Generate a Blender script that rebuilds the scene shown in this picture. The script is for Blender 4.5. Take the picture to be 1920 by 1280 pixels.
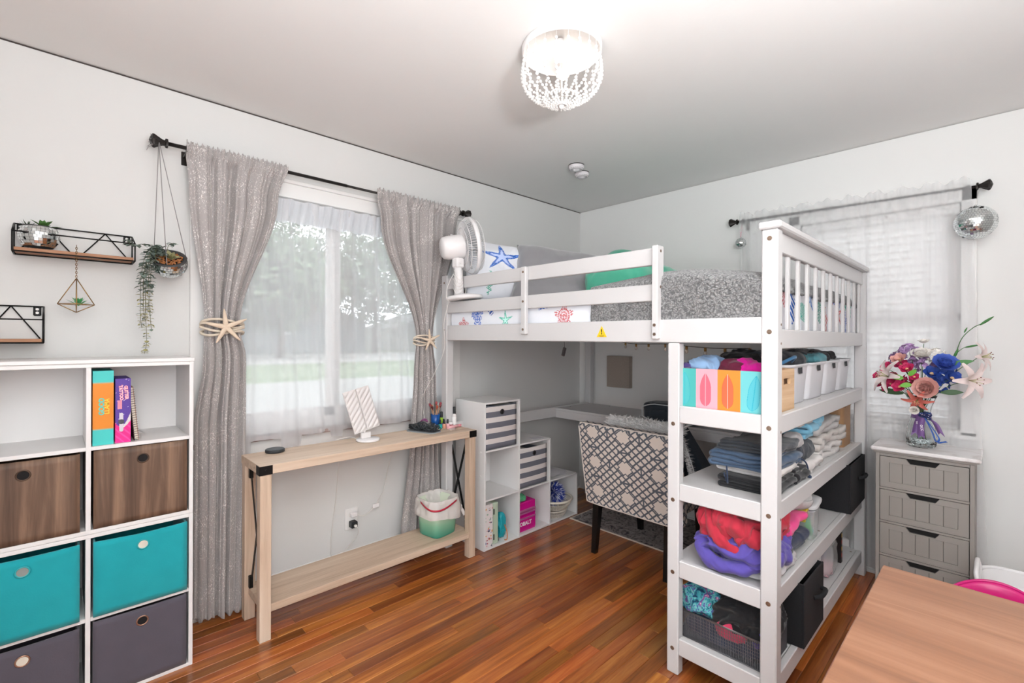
import bpy, bmesh, math, random
from math import sin, cos, pi, radians, sqrt, atan2, exp
from mathutils import Vector, Matrix, noise
for o in list(bpy.data.objects): bpy.data.objects.remove(o)
SC = bpy.context.scene
COL = SC.collection
# ---------------------------------------------------------------- camera, world, lights, exposure
F = 883.0
CAMP = Vector((-3.3447, -2.6043, 1.320))
yaw, roll = 0.8045, 0.004
fw = Vector((cos(yaw), sin(yaw), 0)); rt = Vector((sin(yaw), -cos(yaw), 0)); up = Vector((0, 0, 1))
rr = rt*cos(roll) + up*sin(roll); uu = up*cos(roll) - rt*sin(roll)
cam = bpy.data.cameras.new('camera'); camo = bpy.data.objects.new('camera', cam); COL.objects.link(camo)
camo.matrix_world = Matrix(((rr.x, uu.x, -fw.x, CAMP.x), (rr.y, uu.y, -fw.y, CAMP.y), (rr.z, uu.z, -fw.z, CAMP.z), (0, 0, 0, 1)))
cam.sensor_width = 36.0; cam.lens = F/1920*36.0; cam.shift_y = -6.3/1920.0
cam.clip_start = 0.03; cam.clip_end = 300
SC.camera = camo
W = bpy.data.worlds.new('sky'); SC.world = W; W.use_nodes = True
wb = W.node_tree.nodes['Background']; wb.inputs[0].default_value = (0.88, 0.95, 1.0, 1); wb.inputs[1].default_value = 2.2
SC.view_settings.view_transform = 'Standard'; SC.view_settings.look = 'None'
SC.view_settings.exposure = 0.39; SC.view_settings.gamma = 1.0; SC.view_settings.use_curve_mapping = False
def light(name, kind, loc, power, col=(1, 1, 1), **k):
    l = bpy.data.lights.new(name, kind); l.energy = power; l.color = col
    o = bpy.data.objects.new(name, l); COL.objects.link(o); o.location = loc
    for a, b in k.items():
        if a == 'rot': o.rotation_euler = b
        else: setattr(l, a, b)
    return o
LAMP_W = .32
light('ceiling_bulb_light', 'POINT', (-1.955, -1.43, 2.31), LAMP_W, (1.0, .955, .91), shadow_soft_size=.05)
# added fill lights, unseen behind the camera: one bounced off the ceiling, one direct
light('bounce_fill', 'AREA', (-3.0, -3.05, 1.55), 66, (.95, .975, 1), rot=(radians(180), 0, 0), shape='DISK', size=.4)
light('direct_fill', 'AREA', (-3.4, -3.15, 1.40), 15, (.97, .985, 1), rot=(radians(85), 0, radians(-48)), shape='DISK', size=.9)
# sampling portals in the three real openings
for nm, loc, rot, sx, sy in (('window_portal', (-2.13, .10, 1.43), (radians(-90), 0, 0), 1.44, 1.2),
                             ('window_portal', (.10, -2.095, 1.43), (0, radians(90), 0), 1.2, .74),
                             ('doorway_portal', (-3.98, -2.2, 1.3), (0, radians(-90), 0), 1.8, 1.3)):
    p = light(nm, 'AREA', loc, 1, rot=rot, shape='RECTANGLE', size=sx, size_y=sy); p.data.cycles.is_portal = True

# ---------------------------------------------------------------- helpers
def L(h):
    h = h.lstrip('#'); c = [int(h[i:i+2], 16)/255 for i in (0, 2, 4)]
    return tuple(x/12.92 if x <= .04045 else ((x+.055)/1.055)**2.4 for x in c)
MATS = {}
def mat(name, col='#ffffff', rough=.6, metal=0, bump=0, bscale=60, var=0, vscale=6, coat=0, trans=0, sheen=0, emit=0, vc=False, alpha=1, spec=.5, bdist=.002):
    if name in MATS: return MATS[name]
    m = bpy.data.materials.new(name); m.use_nodes = True; nt = m.node_tree; b = nt.nodes['Principled BSDF']
    c = L(col) if isinstance(col, str) else col
    b.inputs['Base Color'].default_value = (*c, 1); b.inputs['Roughness'].default_value = rough; b.inputs['Metallic'].default_value = metal
    b.inputs['Coat Weight'].default_value = coat; b.inputs['Transmission Weight'].default_value = trans; b.inputs['Sheen Weight'].default_value = sheen
    b.inputs['Specular IOR Level'].default_value = spec
    if emit: b.inputs['Emission Color'].default_value = (*c, 1); b.inputs['Emission Strength'].default_value = emit
    src = None
    if vc:
        a = nt.nodes.new('ShaderNodeVertexColor'); a.layer_name = 'print'; src = a.outputs[0]; nt.links.new(src, b.inputs['Base Color'])
    tc = nt.nodes.new('ShaderNodeTexCoord')
    if var:
        n = nt.nodes.new('ShaderNodeTexNoise'); n.inputs['Scale'].default_value = vscale; n.inputs['Detail'].default_value = 5
        nt.links.new(tc.outputs['Object'], n.inputs['Vector'])
        r = nt.nodes.new('ShaderNodeMapRange'); r.inputs[3].default_value = 1-var; r.inputs[4].default_value = 1+var
        nt.links.new(n.outputs[0], r.inputs[0])
        mx = nt.nodes.new('ShaderNodeMix'); mx.data_type = 'RGBA'; mx.blend_type = 'MULTIPLY'; mx.inputs[0].default_value = 1
        if src: nt.links.new(src, mx.inputs[6])
        else: mx.inputs[6].default_value = (*c, 1)
        cb = nt.nodes.new('ShaderNodeCombineColor')
        for i in range(3): nt.links.new(r.outputs[0], cb.inputs[i])
        nt.links.new(cb.outputs[0], mx.inputs[7]); nt.links.new(mx.outputs[2], b.inputs['Base Color'])
    if bump:
        n = nt.nodes.new('ShaderNodeTexNoise'); n.inputs['Scale'].default_value = bscale; n.inputs['Detail'].default_value = 4
        nt.links.new(tc.outputs['Object'], n.inputs['Vector'])
        bp = nt.nodes.new('ShaderNodeBump'); bp.inputs['Strength'].default_value = bump; bp.inputs['Distance'].default_value = bdist
        nt.links.new(n.outputs[0], bp.inputs['Height']); nt.links.new(bp.outputs[0], b.inputs['Normal'])
    MATS[name] = m; return m
def wood(name, cols, axis='x', scale=1.0, rough=.5, coat=0, rand=False, grain=.5, bump=.25, knots=0):
    """grain runs along axis; cols: dark, mid, light"""
    m = bpy.data.materials.new(name); m.use_nodes = True; nt = m.node_tree; b = nt.nodes['Principled BSDF']; N = nt.nodes.new; K = nt.links.new
    tc = N('ShaderNodeTexCoord'); mp = N('ShaderNodeMapping'); K(tc.outputs['Object'], mp.inputs[0])
    s = {'x': (1.2, 22, 22), 'y': (22, 1.2, 22), 'z': (22, 22, 1.2)}[axis]
    mp.inputs['Scale'].default_value = [v*scale for v in s]
    oi = N('ShaderNodeObjectInfo')
    if rand:
        vm = N('ShaderNodeVectorMath'); vm.operation = 'SCALE'; vm.inputs[0].default_value = (31, 17, 23); K(oi.outputs['Random'], vm.inputs['Scale'])
        va = N('ShaderNodeVectorMath'); K(mp.outputs[0], va.inputs[0]); K(vm.outputs[0], va.inputs[1]); vec = va.outputs[0]
    else: vec = mp.outputs[0]
    n1 = N('ShaderNodeTexNoise'); n1.inputs['Scale'].default_value = 1.0; n1.inputs['Detail'].default_value = 7; n1.inputs['Roughness'].default_value = .62; n1.inputs['Distortion'].default_value = .6; K(vec, n1.inputs['Vector'])
    n2 = N('ShaderNodeTexNoise'); n2.inputs['Scale'].default_value = 5.0; n2.inputs['Detail'].default_value = 3; K(vec, n2.inputs['Vector'])
    cr = N('ShaderNodeValToRGB'); e = cr.color_ramp.elements
    e[0].position = .5-grain*.38; e[0].color = (*L(cols[0]), 1); e[1].position = .5+grain*.3; e[1].color = (*L(cols[2]), 1)
    k = cr.color_ramp.elements.new(.5); k.color = (*L(cols[1]), 1)
    mm = N('ShaderNodeMath'); mm.operation = 'MULTIPLY_ADD'; mm.inputs[1].default_value = .22; K(n2.outputs[0], mm.inputs[0]); 
    ms = N('ShaderNodeMath'); ms.operation = 'SUBTRACT'; ms.inputs[1].default_value = .11; K(n1.outputs[0], ms.inputs[0]); K(ms.outputs[0], mm.inputs[2])
    K(mm.outputs[0], cr.inputs[0])
    out = cr.outputs[0]
    if rand:
        r2 = N('ShaderNodeMapRange'); r2.inputs[3].default_value = .52; r2.inputs[4].default_value = 1.2; K(oi.outputs['Random'], r2.inputs[0])
        hs = N('ShaderNodeHueSaturation'); K(out, hs.inputs['Color']); K(r2.outputs[0], hs.inputs['Value'])
        m3 = N('ShaderNodeMath'); m3.operation = 'MULTIPLY'; m3.inputs[1].default_value = 7.31; K(oi.outputs['Random'], m3.inputs[0])
        fr = N('ShaderNodeMath'); fr.operation = 'FRACT'; K(m3.outputs[0], fr.inputs[0])
        r3 = N('ShaderNodeMapRange'); r3.inputs[3].default_value = .494; r3.inputs[4].default_value = .512; K(fr.outputs[0], r3.inputs[0]); K(r3.outputs[0], hs.inputs['Hue'])
        out = hs.outputs[0]
    K(out, b.inputs['Base Color']); b.inputs['Roughness'].default_value = rough; b.inputs['Coat Weight'].default_value = coat; b.inputs['Coat Roughness'].default_value = .18
    bp = N('ShaderNodeBump'); bp.inputs['Strength'].default_value = bump; bp.inputs['Distance'].default_value = .001; K(mm.outputs[0], bp.inputs['Height']); K(bp.outputs[0], b.inputs['Normal'])
    MATS[name] = m; return m

ORG = {}
XF = None
def thing(name, label, cat, loc=(0, 0, 0), group=None, rot=0, kind=None):
    o = bpy.data.objects.new(name, None); COL.objects.link(o); o.location = loc; o.rotation_euler = (0, 0, rot); o.empty_display_size = .05
    tag(o, label, cat, group, kind); ORG[o.name] = Vector(loc); return o
def tag(o, label=None, cat=None, group=None, kind=None):
    if label: o['label'] = label
    if cat: o['category'] = cat
    if group: o['group'] = group
    if kind: o['kind'] = kind
    return o
def obj(name, bm, m=None, parent=None, label=None, smooth=False, kind=None, local=False, recalc=False, cat=None, group=None, keep=False):
    """links a bmesh as one object; vertices are in world space unless local"""
    if recalc: bmesh.ops.recalc_face_normals(bm, faces=bm.faces[:])
    if XF is not None: bmesh.ops.transform(bm, matrix=XF, verts=bm.verts[:])
    me = bpy.data.meshes.new(name)
    off = None
    if parent is not None:
        if not local: off = ORG[parent.name]
    elif not local and not keep and bm.verts:
        xs = [v.co.x for v in bm.verts]; ys = [v.co.y for v in bm.verts]; zs = [v.co.z for v in bm.verts]
        off = Vector(((min(xs)+max(xs))/2, (min(ys)+max(ys))/2, min(zs)))
    if off is not None: bmesh.ops.translate(bm, vec=-off, verts=bm.verts[:])
    if smooth:
        for f in bm.faces: f.smooth = True
    bm.to_mesh(me); bm.free()
    o = bpy.data.objects.new(name, me); COL.objects.link(o)
    ms = m if isinstance(m, (list, tuple)) else [m]
    for x in ms:
        if x: me.materials.append(x)
    if parent is not None:
        o.parent = parent; ORG[o.name] = ORG[parent.name] if not local else Vector((0, 0, 0))
    else:
        if off is not None: o.location = off
        ORG[o.name] = off if off is not None else Vector((0, 0, 0))
    tag(o, label, cat, group, kind)
    if smooth and smooth != True: 
        pass
    return o
def nb(): return bmesh.new()
def bx(bm, x0, x1, y0, y1, z0, z1, bev=0, mi=0, seg=1, rot=None, piv=None):
    r = bmesh.ops.create_cube(bm, size=1); vs = r['verts']
    for v in vs: v.co = Vector(((x0+x1)/2 + v.co.x*(x1-x0), (y0+y1)/2 + v.co.y*(y1-y0), (z0+z1)/2 + v.co.z*(z1-z0)))
    fs = set(f for v in vs for f in v.link_faces)
    if bev:
        es = list(set(e for f in fs for e in f.edges))
        rr = bmesh.ops.bevel(bm, geom=es, offset=bev, segments=seg, affect='EDGES', profile=.5)
        fs |= set(rr['faces']); vs = list(set(v for f in fs if f.is_valid for v in f.verts))
    for f in fs:
        if f.is_valid: f.material_index = mi
    if rot is not None:
        bmesh.ops.rotate(bm, cent=piv or ((x0+x1)/2, (y0+y1)/2, (z0+z1)/2), matrix=rot, verts=[v for v in vs if v.is_valid])
    return [v for v in vs if v.is_valid]
def box(name, x0, x1, y0, y1, z0, z1, m, parent=None, bev=0, label=None, **k):
    bm = nb(); bx(bm, x0, x1, y0, y1, z0, z1, bev); return obj(name, bm, m, parent, label, **k)
def frame_from(d):
    d = Vector(d).normalized(); a = Vector((0, 0, 1)) if abs(d.z) < .9 else Vector((1, 0, 0)); u = d.cross(a).normalized(); return u, d.cross(u).normalized(), d
def cyl(bm, p0, p1, r0, r1=None, n=12, cap=True, mi=0):
    r1 = r0 if r1 is None else r1; p0 = Vector(p0); p1 = Vector(p1); u, v, d = frame_from(p1-p0)
    A = [bm.verts.new(p0 + u*cos(2*pi*i/n)*r0 + v*sin(2*pi*i/n)*r0) for i in range(n)]
    B = [bm.verts.new(p1 + u*cos(2*pi*i/n)*r1 + v*sin(2*pi*i/n)*r1) for i in range(n)]
    for i in range(n):
        f = bm.faces.new((A[i], B[i], B[(i+1) % n], A[(i+1) % n])); f.material_index = mi; f.smooth = n > 6
    if cap:
        for ring in (A, B[::-1]):
            if (r0 if ring is A else r1) > 1e-5:
                f = bm.faces.new(ring); f.material_index = mi
def tube(bm, pts, r, n=8, closed=False, mi=0, cap=True):
    pts = [Vector(p) for p in pts]; N = len(pts); rings = []; pu = None
    for i, p in enumerate(pts):
        a = pts[(i-1) % N] if closed or i > 0 else p; b = pts[(i+1) % N] if closed or i < N-1 else p
        d = (b-a)
        if d.length < 1e-9: d = Vector((0, 0, 1))
        d.normalize()
        if pu is None: u, v, _ = frame_from(d)
        else:
            u = pu - d*pu.dot(d)
            u = u.normalized() if u.length > 1e-6 else frame_from(d)[0]
            v = d.cross(u)
        pu = u; rad = r(i/(max(1, N-1))) if callable(r) else r
        rings.append([bm.verts.new(p + u*cos(2*pi*k/n)*rad + v*sin(2*pi*k/n)*rad) for k in range(n)])
    for i in range(N if closed else N-1):
        A, B = rings[i], rings[(i+1) % N]
        for k in range(n):
            f = bm.faces.new((A[k], A[(k+1) % n], B[(k+1) % n], B[k])); f.material_index = mi; f.smooth = True
    if cap and not closed:
        for rg in (rings[0][::-1], rings[-1]):
            f = bm.faces.new(rg); f.material_index = mi
def lathe(bm, c, prof, n=24, mi=0, axis=None, sq=0, cap=(False, False)):
    """prof: list (r, h); axis direction default z; sq squares the plan"""
    c = Vector(c); u, v, d = (Vector((1, 0, 0)), Vector((0, 1, 0)), Vector((0, 0, 1))) if axis is None else frame_from(axis)
    rings = []
    for r, h in prof:
        ring = []
        for i in range(n):
            a = 2*pi*i/n; k = 1.0
            if sq: k = 1/((abs(cos(a))**sq + abs(sin(a))**sq)**(1/sq))
            ring.append(bm.verts.new(c + u*cos(a)*r*k + v*sin(a)*r*k + d*h))
        rings.append(ring)
    for j in range(len(rings)-1):
        for i in range(n):
            f = bm.faces.new((rings[j][i], rings[j][(i+1) % n], rings[j+1][(i+1) % n], rings[j+1][i])); f.material_index = mi; f.smooth = True
    if cap[0]: bm.faces.new(rings[0][::-1]).material_index = mi
    if cap[1]: bm.faces.new(rings[-1]).material_index = mi
def sph(bm, c, r, sub=2, sc=(1, 1, 1), mi=0, uv=None):
    if uv: g = bmesh.ops.create_uvsphere(bm, u_segments=uv[0], v_segments=uv[1], radius=r)
    else: g = bmesh.ops.create_icosphere(bm, subdivisions=sub, radius=r)
    for v in g['verts']: v.co = Vector((v.co.x*sc[0], v.co.y*sc[1], v.co.z*sc[2])) + Vector(c)
    for f in set(f for v in g['verts'] for f in v.link_faces): f.smooth = True; f.material_index = mi
    return g['verts']
def prism(bm, pts, ax, a, b, mi=0):
    """polygon pts (2D) extruded between a and b along ax; the 2D axes are the two others in xyz order"""
    def P3(p, h): return {'x': (h, p[0], p[1]), 'y': (p[0], h, p[1]), 'z': (p[0], p[1], h)}[ax]
    A = [bm.verts.new(P3(p, a)) for p in pts]; B = [bm.verts.new(P3(p, b)) for p in pts]; n = len(pts)
    bm.faces.new(A).material_index = mi; bm.faces.new(B[::-1]).material_index = mi
    for i in range(n): bm.faces.new((A[i], B[i], B[(i+1) % n], A[(i+1) % n])).material_index = mi
    bmesh.ops.recalc_face_normals(bm, faces=bm.faces[:])
def grid(bm, fn, nu, nv, col=None, mi=0, smooth=True, closed_u=False):
    """fn(u,v)->xyz, col(u,v)->rgb written to the 'print' layer"""
    R = [[bm.verts.new(fn(i/nu, j/nv)) for j in range(nv+1)] for i in range(nu+1)]
    lay = None
    if col: lay = bm.loops.layers.float_color.get('print') or bm.loops.layers.float_color.new('print')
    C = [[(*col(i/nu, j/nv), 1) for j in range(nv+1)] for i in range(nu+1)] if col else None
    for i in range(nu):
        for j in range(nv):
            f = bm.faces.new((R[i][j], R[i+1][j], R[i+1][j+1], R[i][j+1])); f.smooth = smooth; f.material_index = mi
            if col:
                for lp, (a, b) in zip(f.loops, ((i, j), (i+1, j), (i+1, j+1), (i, j+1))): lp[lay] = C[a][b]
    return R
def solid(o, t, off=0):
    md = o.modifiers.new('solidify', 'SOLIDIFY'); md.thickness = t; md.offset = off; return o
def sgn(x): return 1 if x >= 0 else -1
def superq(bm, c, a, b, h, e1=.5, e2=.4, nu=40, nv=20, disp=None, mi=0):
    c = Vector(c); R = []
    for j in range(1, nv):
        v = -pi/2 + pi*j/nv; cv = abs(cos(v))**e1; sv = sgn(sin(v))*abs(sin(v))**e1; ring = []
        for i in range(nu):
            u = 2*pi*i/nu; p = Vector((a*cv*sgn(cos(u))*abs(cos(u))**e2, b*cv*sgn(sin(u))*abs(sin(u))**e2, h*sv))
            if disp: p = p + disp(p)
            ring.append(bm.verts.new(c+p))
        R.append(ring)
    bt = Vector((0, 0, -h)); tp = Vector((0, 0, h))
    if disp: bt += disp(bt)*.3; tp += disp(tp)
    B = bm.verts.new(c+bt); T = bm.verts.new(c+tp)
    for j in range(len(R)-1):
        for i in range(nu):
            f = bm.faces.new((R[j][i], R[j][(i+1) % nu], R[j+1][(i+1) % nu], R[j+1][i])); f.smooth = True; f.material_index = mi
    for i in range(nu):
        f = bm.faces.new((B, R[0][(i+1) % nu], R[0][i])); f.smooth = True; f.material_index = mi
        f = bm.faces.new((T, R[-1][i], R[-1][(i+1) % nu])); f.smooth = True; f.material_index = mi
def foldnoise(amp, freq, seed, stretch=(1, 1, 1)):
    s = Vector((seed*3.7, seed*1.3, seed*7.1))
    def d(p):
        q = Vector((p.x*freq*stretch[0], p.y*freq*stretch[1], p.z*freq*stretch[2])) + s
        w = noise.noise_vector(q*.5)*1.2
        n = (1-abs(noise.noise(q+w))*2.6) * .75 + (1-abs(noise.noise(q*2.1+w*1.5))*2.4)*.32 + noise.noise(q*4.5)*.12
        return Vector(p).normalized()*amp*n if p.length > 1e-6 else Vector((0, 0, amp*n))
    return d
def heap(name, c, size, m, label, cat, group=None, seed=1, amp=.017, freq=15, e1=.8, e2=.6, nu=120, nv=64, parent=None, tilt=0, stretch=(1, 1, 1)):
    """a crumpled soft lump resting on z = c.z"""
    bm = nb(); superq(bm, (c[0], c[1], c[2]+size[2]), size[0], size[1], size[2], e1, e2, nu, nv, foldnoise(amp, freq, seed, stretch))
    for v in bm.verts:
        if v.co.z < c[2]+.001: v.co.z = c[2]+.001
    if tilt: bmesh.ops.rotate(bm, cent=c, matrix=Matrix.Rotation(tilt, 3, 'Z'), verts=bm.verts[:])
    return obj(name, bm, m, parent, label, True, cat=cat, group=group)
def folded(name, x0, x1, y0, y1, z0, th, layers, m, label, cat, ax='x', seed=1, amp=.004, gap=.0015, group=None, parent=None, taper=0, droop=0, seg=14, nx=16):
    """a garment folded back and forth: serpentine section extruded along ax"""
    pts = []
    r = (th+gap)/2
    for k in range(layers):
        z = z0 + th/2 + k*(th+gap)
        sh = random.Random(seed*17+k).uniform(-.008, .008)
        a, b = (y0+r, y1-r+sh) if k % 2 == 0 else (y1-r+sh, y0+r)
        for i in range(seg+1): pts.append((a+(b-a)*i/seg, z))
        if k < layers-1:
            for i in range(1, 6):
                t = pi*i/6; s = 1 if k % 2 == 0 else -1
                pts.append((b + s*sin(t)*r*1.15, z + r*(1-cos(t))))
    bm = nb(); ss = Vector((seed*5.1, seed*2.7, 0)); H = layers*(th+gap)
    def P(u, v):
        i = min(int(round(v*(len(pts)-1))), len(pts)-1); y, z = pts[i]; x = x0+(x1-x0)*u
        q = Vector((x*9, y*9, z*14))+ss; n = noise.noise(q)+.6*(.5-abs(noise.noise(q*1.9))*1.6)+.25*noise.noise(q*5)
        zz = z + n*amp*(.4+.6*(z-z0)/max(H, 1e-6)) - droop*((2*u-1)**2)*(z-z0)/max(H, 1e-6)
        yy = y + noise.noise(q+Vector((9, 9, 9)))*amp*2
        xx = x + noise.noise(Vector((y*7, z*30, seed)))*amp*2
        zz = max(zz, z0+th/2)
        return (xx, yy, zz) if ax == 'x' else (yy, xx, zz)
    grid(bm, P, nx, len(pts)-1)
    o = obj(name, bm, m, parent, label, True, cat=cat, group=group); solid(o, th*.92); return o
def text(name, s, size, m, parent, origin, xdir, ydir, extrude=.0004, align='CENTER', sx=1.0, bold=.0, label=None):
    cu = bpy.data.curves.new(name, 'FONT'); cu.body = s; cu.size = size; cu.extrude = extrude; cu.align_x = align; cu.align_y = 'CENTER'; cu.offset = bold; cu.resolution_u = 3
    to = bpy.data.objects.new(name, cu); COL.objects.link(to); bpy.context.view_layer.update()
    dg = bpy.context.evaluated_depsgraph_get(); me = bpy.data.meshes.new_from_object(to.evaluated_get(dg)); bpy.data.objects.remove(to)
    X = Vector(xdir).normalized(); Y = Vector(ydir).normalized(); Z = X.cross(Y); off = ORG[parent.name] if parent is not None else Vector((0, 0, 0))
    for v in me.vertices: v.co = Vector(origin) + X*v.co.x*sx + Y*v.co.y + Z*v.co.z - off
    o = bpy.data.objects.new(name, me); me.materials.clear(); me.materials.append(m); COL.objects.link(o)
    if parent is not None: o.parent = parent; ORG[o.name] = ORG[parent.name]
    if label: o['label'] = label
    return o
def copytree(root, loc, label, rot=None, swap=None, group=None):
    r = root.copy(); COL.objects.link(r); r.location = loc; ORG[r.name] = Vector(loc)
    if rot is not None: r.rotation_euler = (0, 0, rot)
    r['label'] = label
    if group: r['group'] = group
    def rec(src, dst):
        for ch in [c for c in bpy.data.objects if c.parent is src]:
            d = ch.copy()
            COL.objects.link(d); d.parent = dst; ORG[d.name] = ORG[dst.name]
            if swap and ch.data and ch.data.materials and ch.data.materials[0] in swap:
                d.data = ch.data.copy(); d.data.materials[0] = swap[ch.data.materials[0]]
            rec(ch, d)
    rec(root, r)
    return r
def screws(bm, pts, ax, r=.008, n=10):
    for p in pts:
        d = Vector(ax)*.0015; cyl(bm, Vector(p), Vector(p)+d, r, r*.8, n)

# ---------------------------------------------------------------- materials
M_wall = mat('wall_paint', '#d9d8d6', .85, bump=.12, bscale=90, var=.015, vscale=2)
M_wallR = mat('wall_paint_lightened', '#ebeae8', .85, bump=.12, bscale=90)  # one paint in two tones: colour evens out the brighter light on the left
M_ceil = mat('ceiling_paint', '#eae8e6', .9, bump=.2, bscale=45, var=.03, vscale=1.4)
M_trim = mat('white_trim', '#e9e7e5', .45, bump=.03, bscale=40)
M_white = mat('white_laminate', '#e6e4e3', .42, var=.02, vscale=5)
M_bed = mat('white_painted_wood', '#cfcdcd', .42, bump=.05, bscale=70, var=.015)
M_black = mat('black_metal', '#1c1b1b', .45, metal=.6)
M_bronze = mat('dark_bronze', '#2e2927', .42, metal=.55)
M_brass = mat('antique_brass', '#a98655', .35, metal=.9)
M_screw = mat('screw_brass', '#8d7868', .35, metal=.8)
M_mirror = mat('mirror_tile', '#e8ecec', .06, metal=1)
M_floor = wood('floor_oak', ('#66300f', '#a85b28', '#c67f3e'), 'x', 1.5, .30, coat=.45, rand=True, grain=.75, bump=.12)
M_floorb = mat('floor_gap_dark', '#2a1409', .8)
M_oak = wood('pale_oak', ('#a98d76', '#cfb7a0', '#ddc9b4'), 'x', .9, .55, grain=.8)
M_oakz = wood('pale_oak_upright', ('#a98d76', '#cfb7a0', '#ddc9b4'), 'z', .9, .55, grain=.8)
M_walnut = wood('walnut_desk', ('#5f3f2c', '#8a5f45', '#a47b60'), 'y', .55, .42, coat=.15, grain=.9)
M_rustic = wood('rustic_brown', ('#35241b', '#69503f', '#92735d'), 'z', .75, .6, grain=.62)
M_pine = wood('pine', ('#b58a62', '#d6b189', '#e2c4a0'), 'x', .8, .55, grain=.7)
M_shelfwood = wood('shelf_wood', ('#7d543a', '#a3714f', '#bb8a64'), 'x', 1.2, .55, grain=.8)
def cloth(n, c, **k):
    kk = dict(rough=.95, bump=.35, bscale=350, sheen=.2, var=.10, vscale=14, bdist=.001); kk.update(k); return mat(n, c, **kk)
def wrinkle(m, sc=11, dist=.012, st=.8):
    nt = m.node_tree; b = nt.nodes['Principled BSDF']; old = b.inputs['Normal'].links[0].from_socket if b.inputs['Normal'].links else None
    tc = nt.nodes.new('ShaderNodeTexCoord'); n = nt.nodes.new('ShaderNodeTexNoise'); n.noise_type = 'RIDGED_MULTIFRACTAL'; n.inputs['Scale'].default_value = sc; n.inputs['Detail'].default_value = 3; n.inputs['Distortion'].default_value = .8
    nt.links.new(tc.outputs['Object'], n.inputs['Vector']); bp = nt.nodes.new('ShaderNodeBump'); bp.inputs['Strength'].default_value = st; bp.inputs['Distance'].default_value = dist
    nt.links.new(n.outputs[0], bp.inputs['Height'])
    if old: nt.links.new(old, bp.inputs['Normal'])
    nt.links.new(bp.outputs[0], b.inputs['Normal']); return m
_cl = cloth
def cloth(n, c, wr=None, **k):
    new = n not in MATS; m = _cl(n, c, **k)
    if new and wr is not None: wrinkle(m, *wr)
    return m
M_print = mat('printed_fabric', '#ffffff', .92, vc=True, bump=.2, bscale=300, bdist=.001)
M_card = mat('printed_card', '#ffffff', .5, vc=True)

# ---------------------------------------------------------------- room shell
XW, YS = -4.0, -3.4   # far sides behind the camera
H = 2.44
bm = nb(); bx(bm, XW-.1, .12, YS-.1, .12, -.12, -.018); floor = obj('floor', bm, M_floorb, kind='structure')
rng = random.Random(7)
PW = .0572
meshes = {}
def plank_mesh(Ln):
    if Ln not in meshes:
        b = nb(); w = PW/2-.0004; c = .0016; l = Ln/2-.0004
        lo = [(-l, -w, -.018), (l, -w, -.018), (l, w, -.018), (-l, w, -.018)]
        md = [(x, y, -c) for x, y, _ in lo]; tp = [(x-sgn(x)*c, y-sgn(y)*c, 0) for x, y, _ in lo]
        V = [[b.verts.new(p) for p in r] for r in (lo, md, tp)]
        for a in range(2):
            for i in range(4): b.faces.new((V[a][i], V[a][(i+1) % 4], V[a+1][(i+1) % 4], V[a+1][i]))
        b.faces.new(V[2]); me = bpy.data.meshes.new('plank'); b.to_mesh(me); b.free(); me.materials.append(M_floor); meshes[Ln] = me
    return meshes[Ln]
far = nb(); npl = 0
for row in range(int(3.4/PW)+1):
    y = -PW*(row+.5); x = .02 + rng.uniform(0, .5)
    while x > XW:
        Ln = rng.choice((.45, .6, .75, .9, 1.05, 1.3)); xc = x-Ln/2; x -= Ln
        if row < 41 and xc > -3.75 and npl < 290:
            o = bpy.data.objects.new('plank', plank_mesh(Ln)); COL.objects.link(o); o.parent = floor
            o.location = Vector((xc, y, 0)) - ORG[floor.name]; npl += 1
        else:
            w = PW/2-.0004; bx(far, xc-Ln/2+.0004, xc+Ln/2-.0004, y-w, y+w, -.018, 0)
obj('plank', far, M_floor, floor, kind='stuff')
bm = nb(); bx(bm, XW-.1, .12, YS-.1, .12, H, H+.12); obj('ceiling', bm, M_ceil, kind='structure')
# left wall (window opening x -2.86..-1.40, z .82..2.05), right wall (opening y -2.46..-1.73, z .85..2.03)
WL = (-2.85, -1.41, .82, 2.05); WR = (-2.46, -1.73, .85, 2.03)
HG = H-.008
bm = nb()
for a in ((XW, WL[0], 0, HG), (WL[1], .12, 0, HG), (WL[0], WL[1], 0, WL[2]), (WL[0], WL[1], WL[3], HG)): bx(bm, a[0], a[1], 0, .12, a[2], a[3])
bx(bm, XW, .12, .012, .12, HG, H)
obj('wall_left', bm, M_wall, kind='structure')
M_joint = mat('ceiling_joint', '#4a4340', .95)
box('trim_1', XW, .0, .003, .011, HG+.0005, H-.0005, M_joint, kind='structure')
bm = nb()
for a in ((YS, WR[0], 0, HG), (WR[1], 0, 0, HG), (WR[0], WR[1], 0, WR[2]), (WR[0], WR[1], WR[3], HG)): bx(bm, 0, .12, a[0], a[1], a[2], a[3])
bx(bm, .012, .12, YS, 0, HG, H)
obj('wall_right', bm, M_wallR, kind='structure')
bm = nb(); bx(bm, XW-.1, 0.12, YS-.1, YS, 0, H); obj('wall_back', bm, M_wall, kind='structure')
bm = nb()
for a in ((YS, -2.85, 0, H), (-1.55, .12, 0, H), (-2.85, -1.55, 2.2, H)): bx(bm, XW-.1, XW, a[0], a[1], a[2], a[3])
obj('wall_entry', bm, M_wall, kind='structure')
bm = nb(); bx(bm, XW, 0, -.014, 0, 0, .10, .004); bx(bm, XW, 0, -.028, -.014, 0, .018, .003); obj('baseboard_left', bm, M_trim, kind='structure')
bm = nb(); bx(bm, -.014, 0, YS, -.014, 0, .10, .004); bx(bm, -.028, -.014, YS, -.014, 0, .018, .003); obj('baseboard_right', bm, M_trim, kind='structure')

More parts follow.
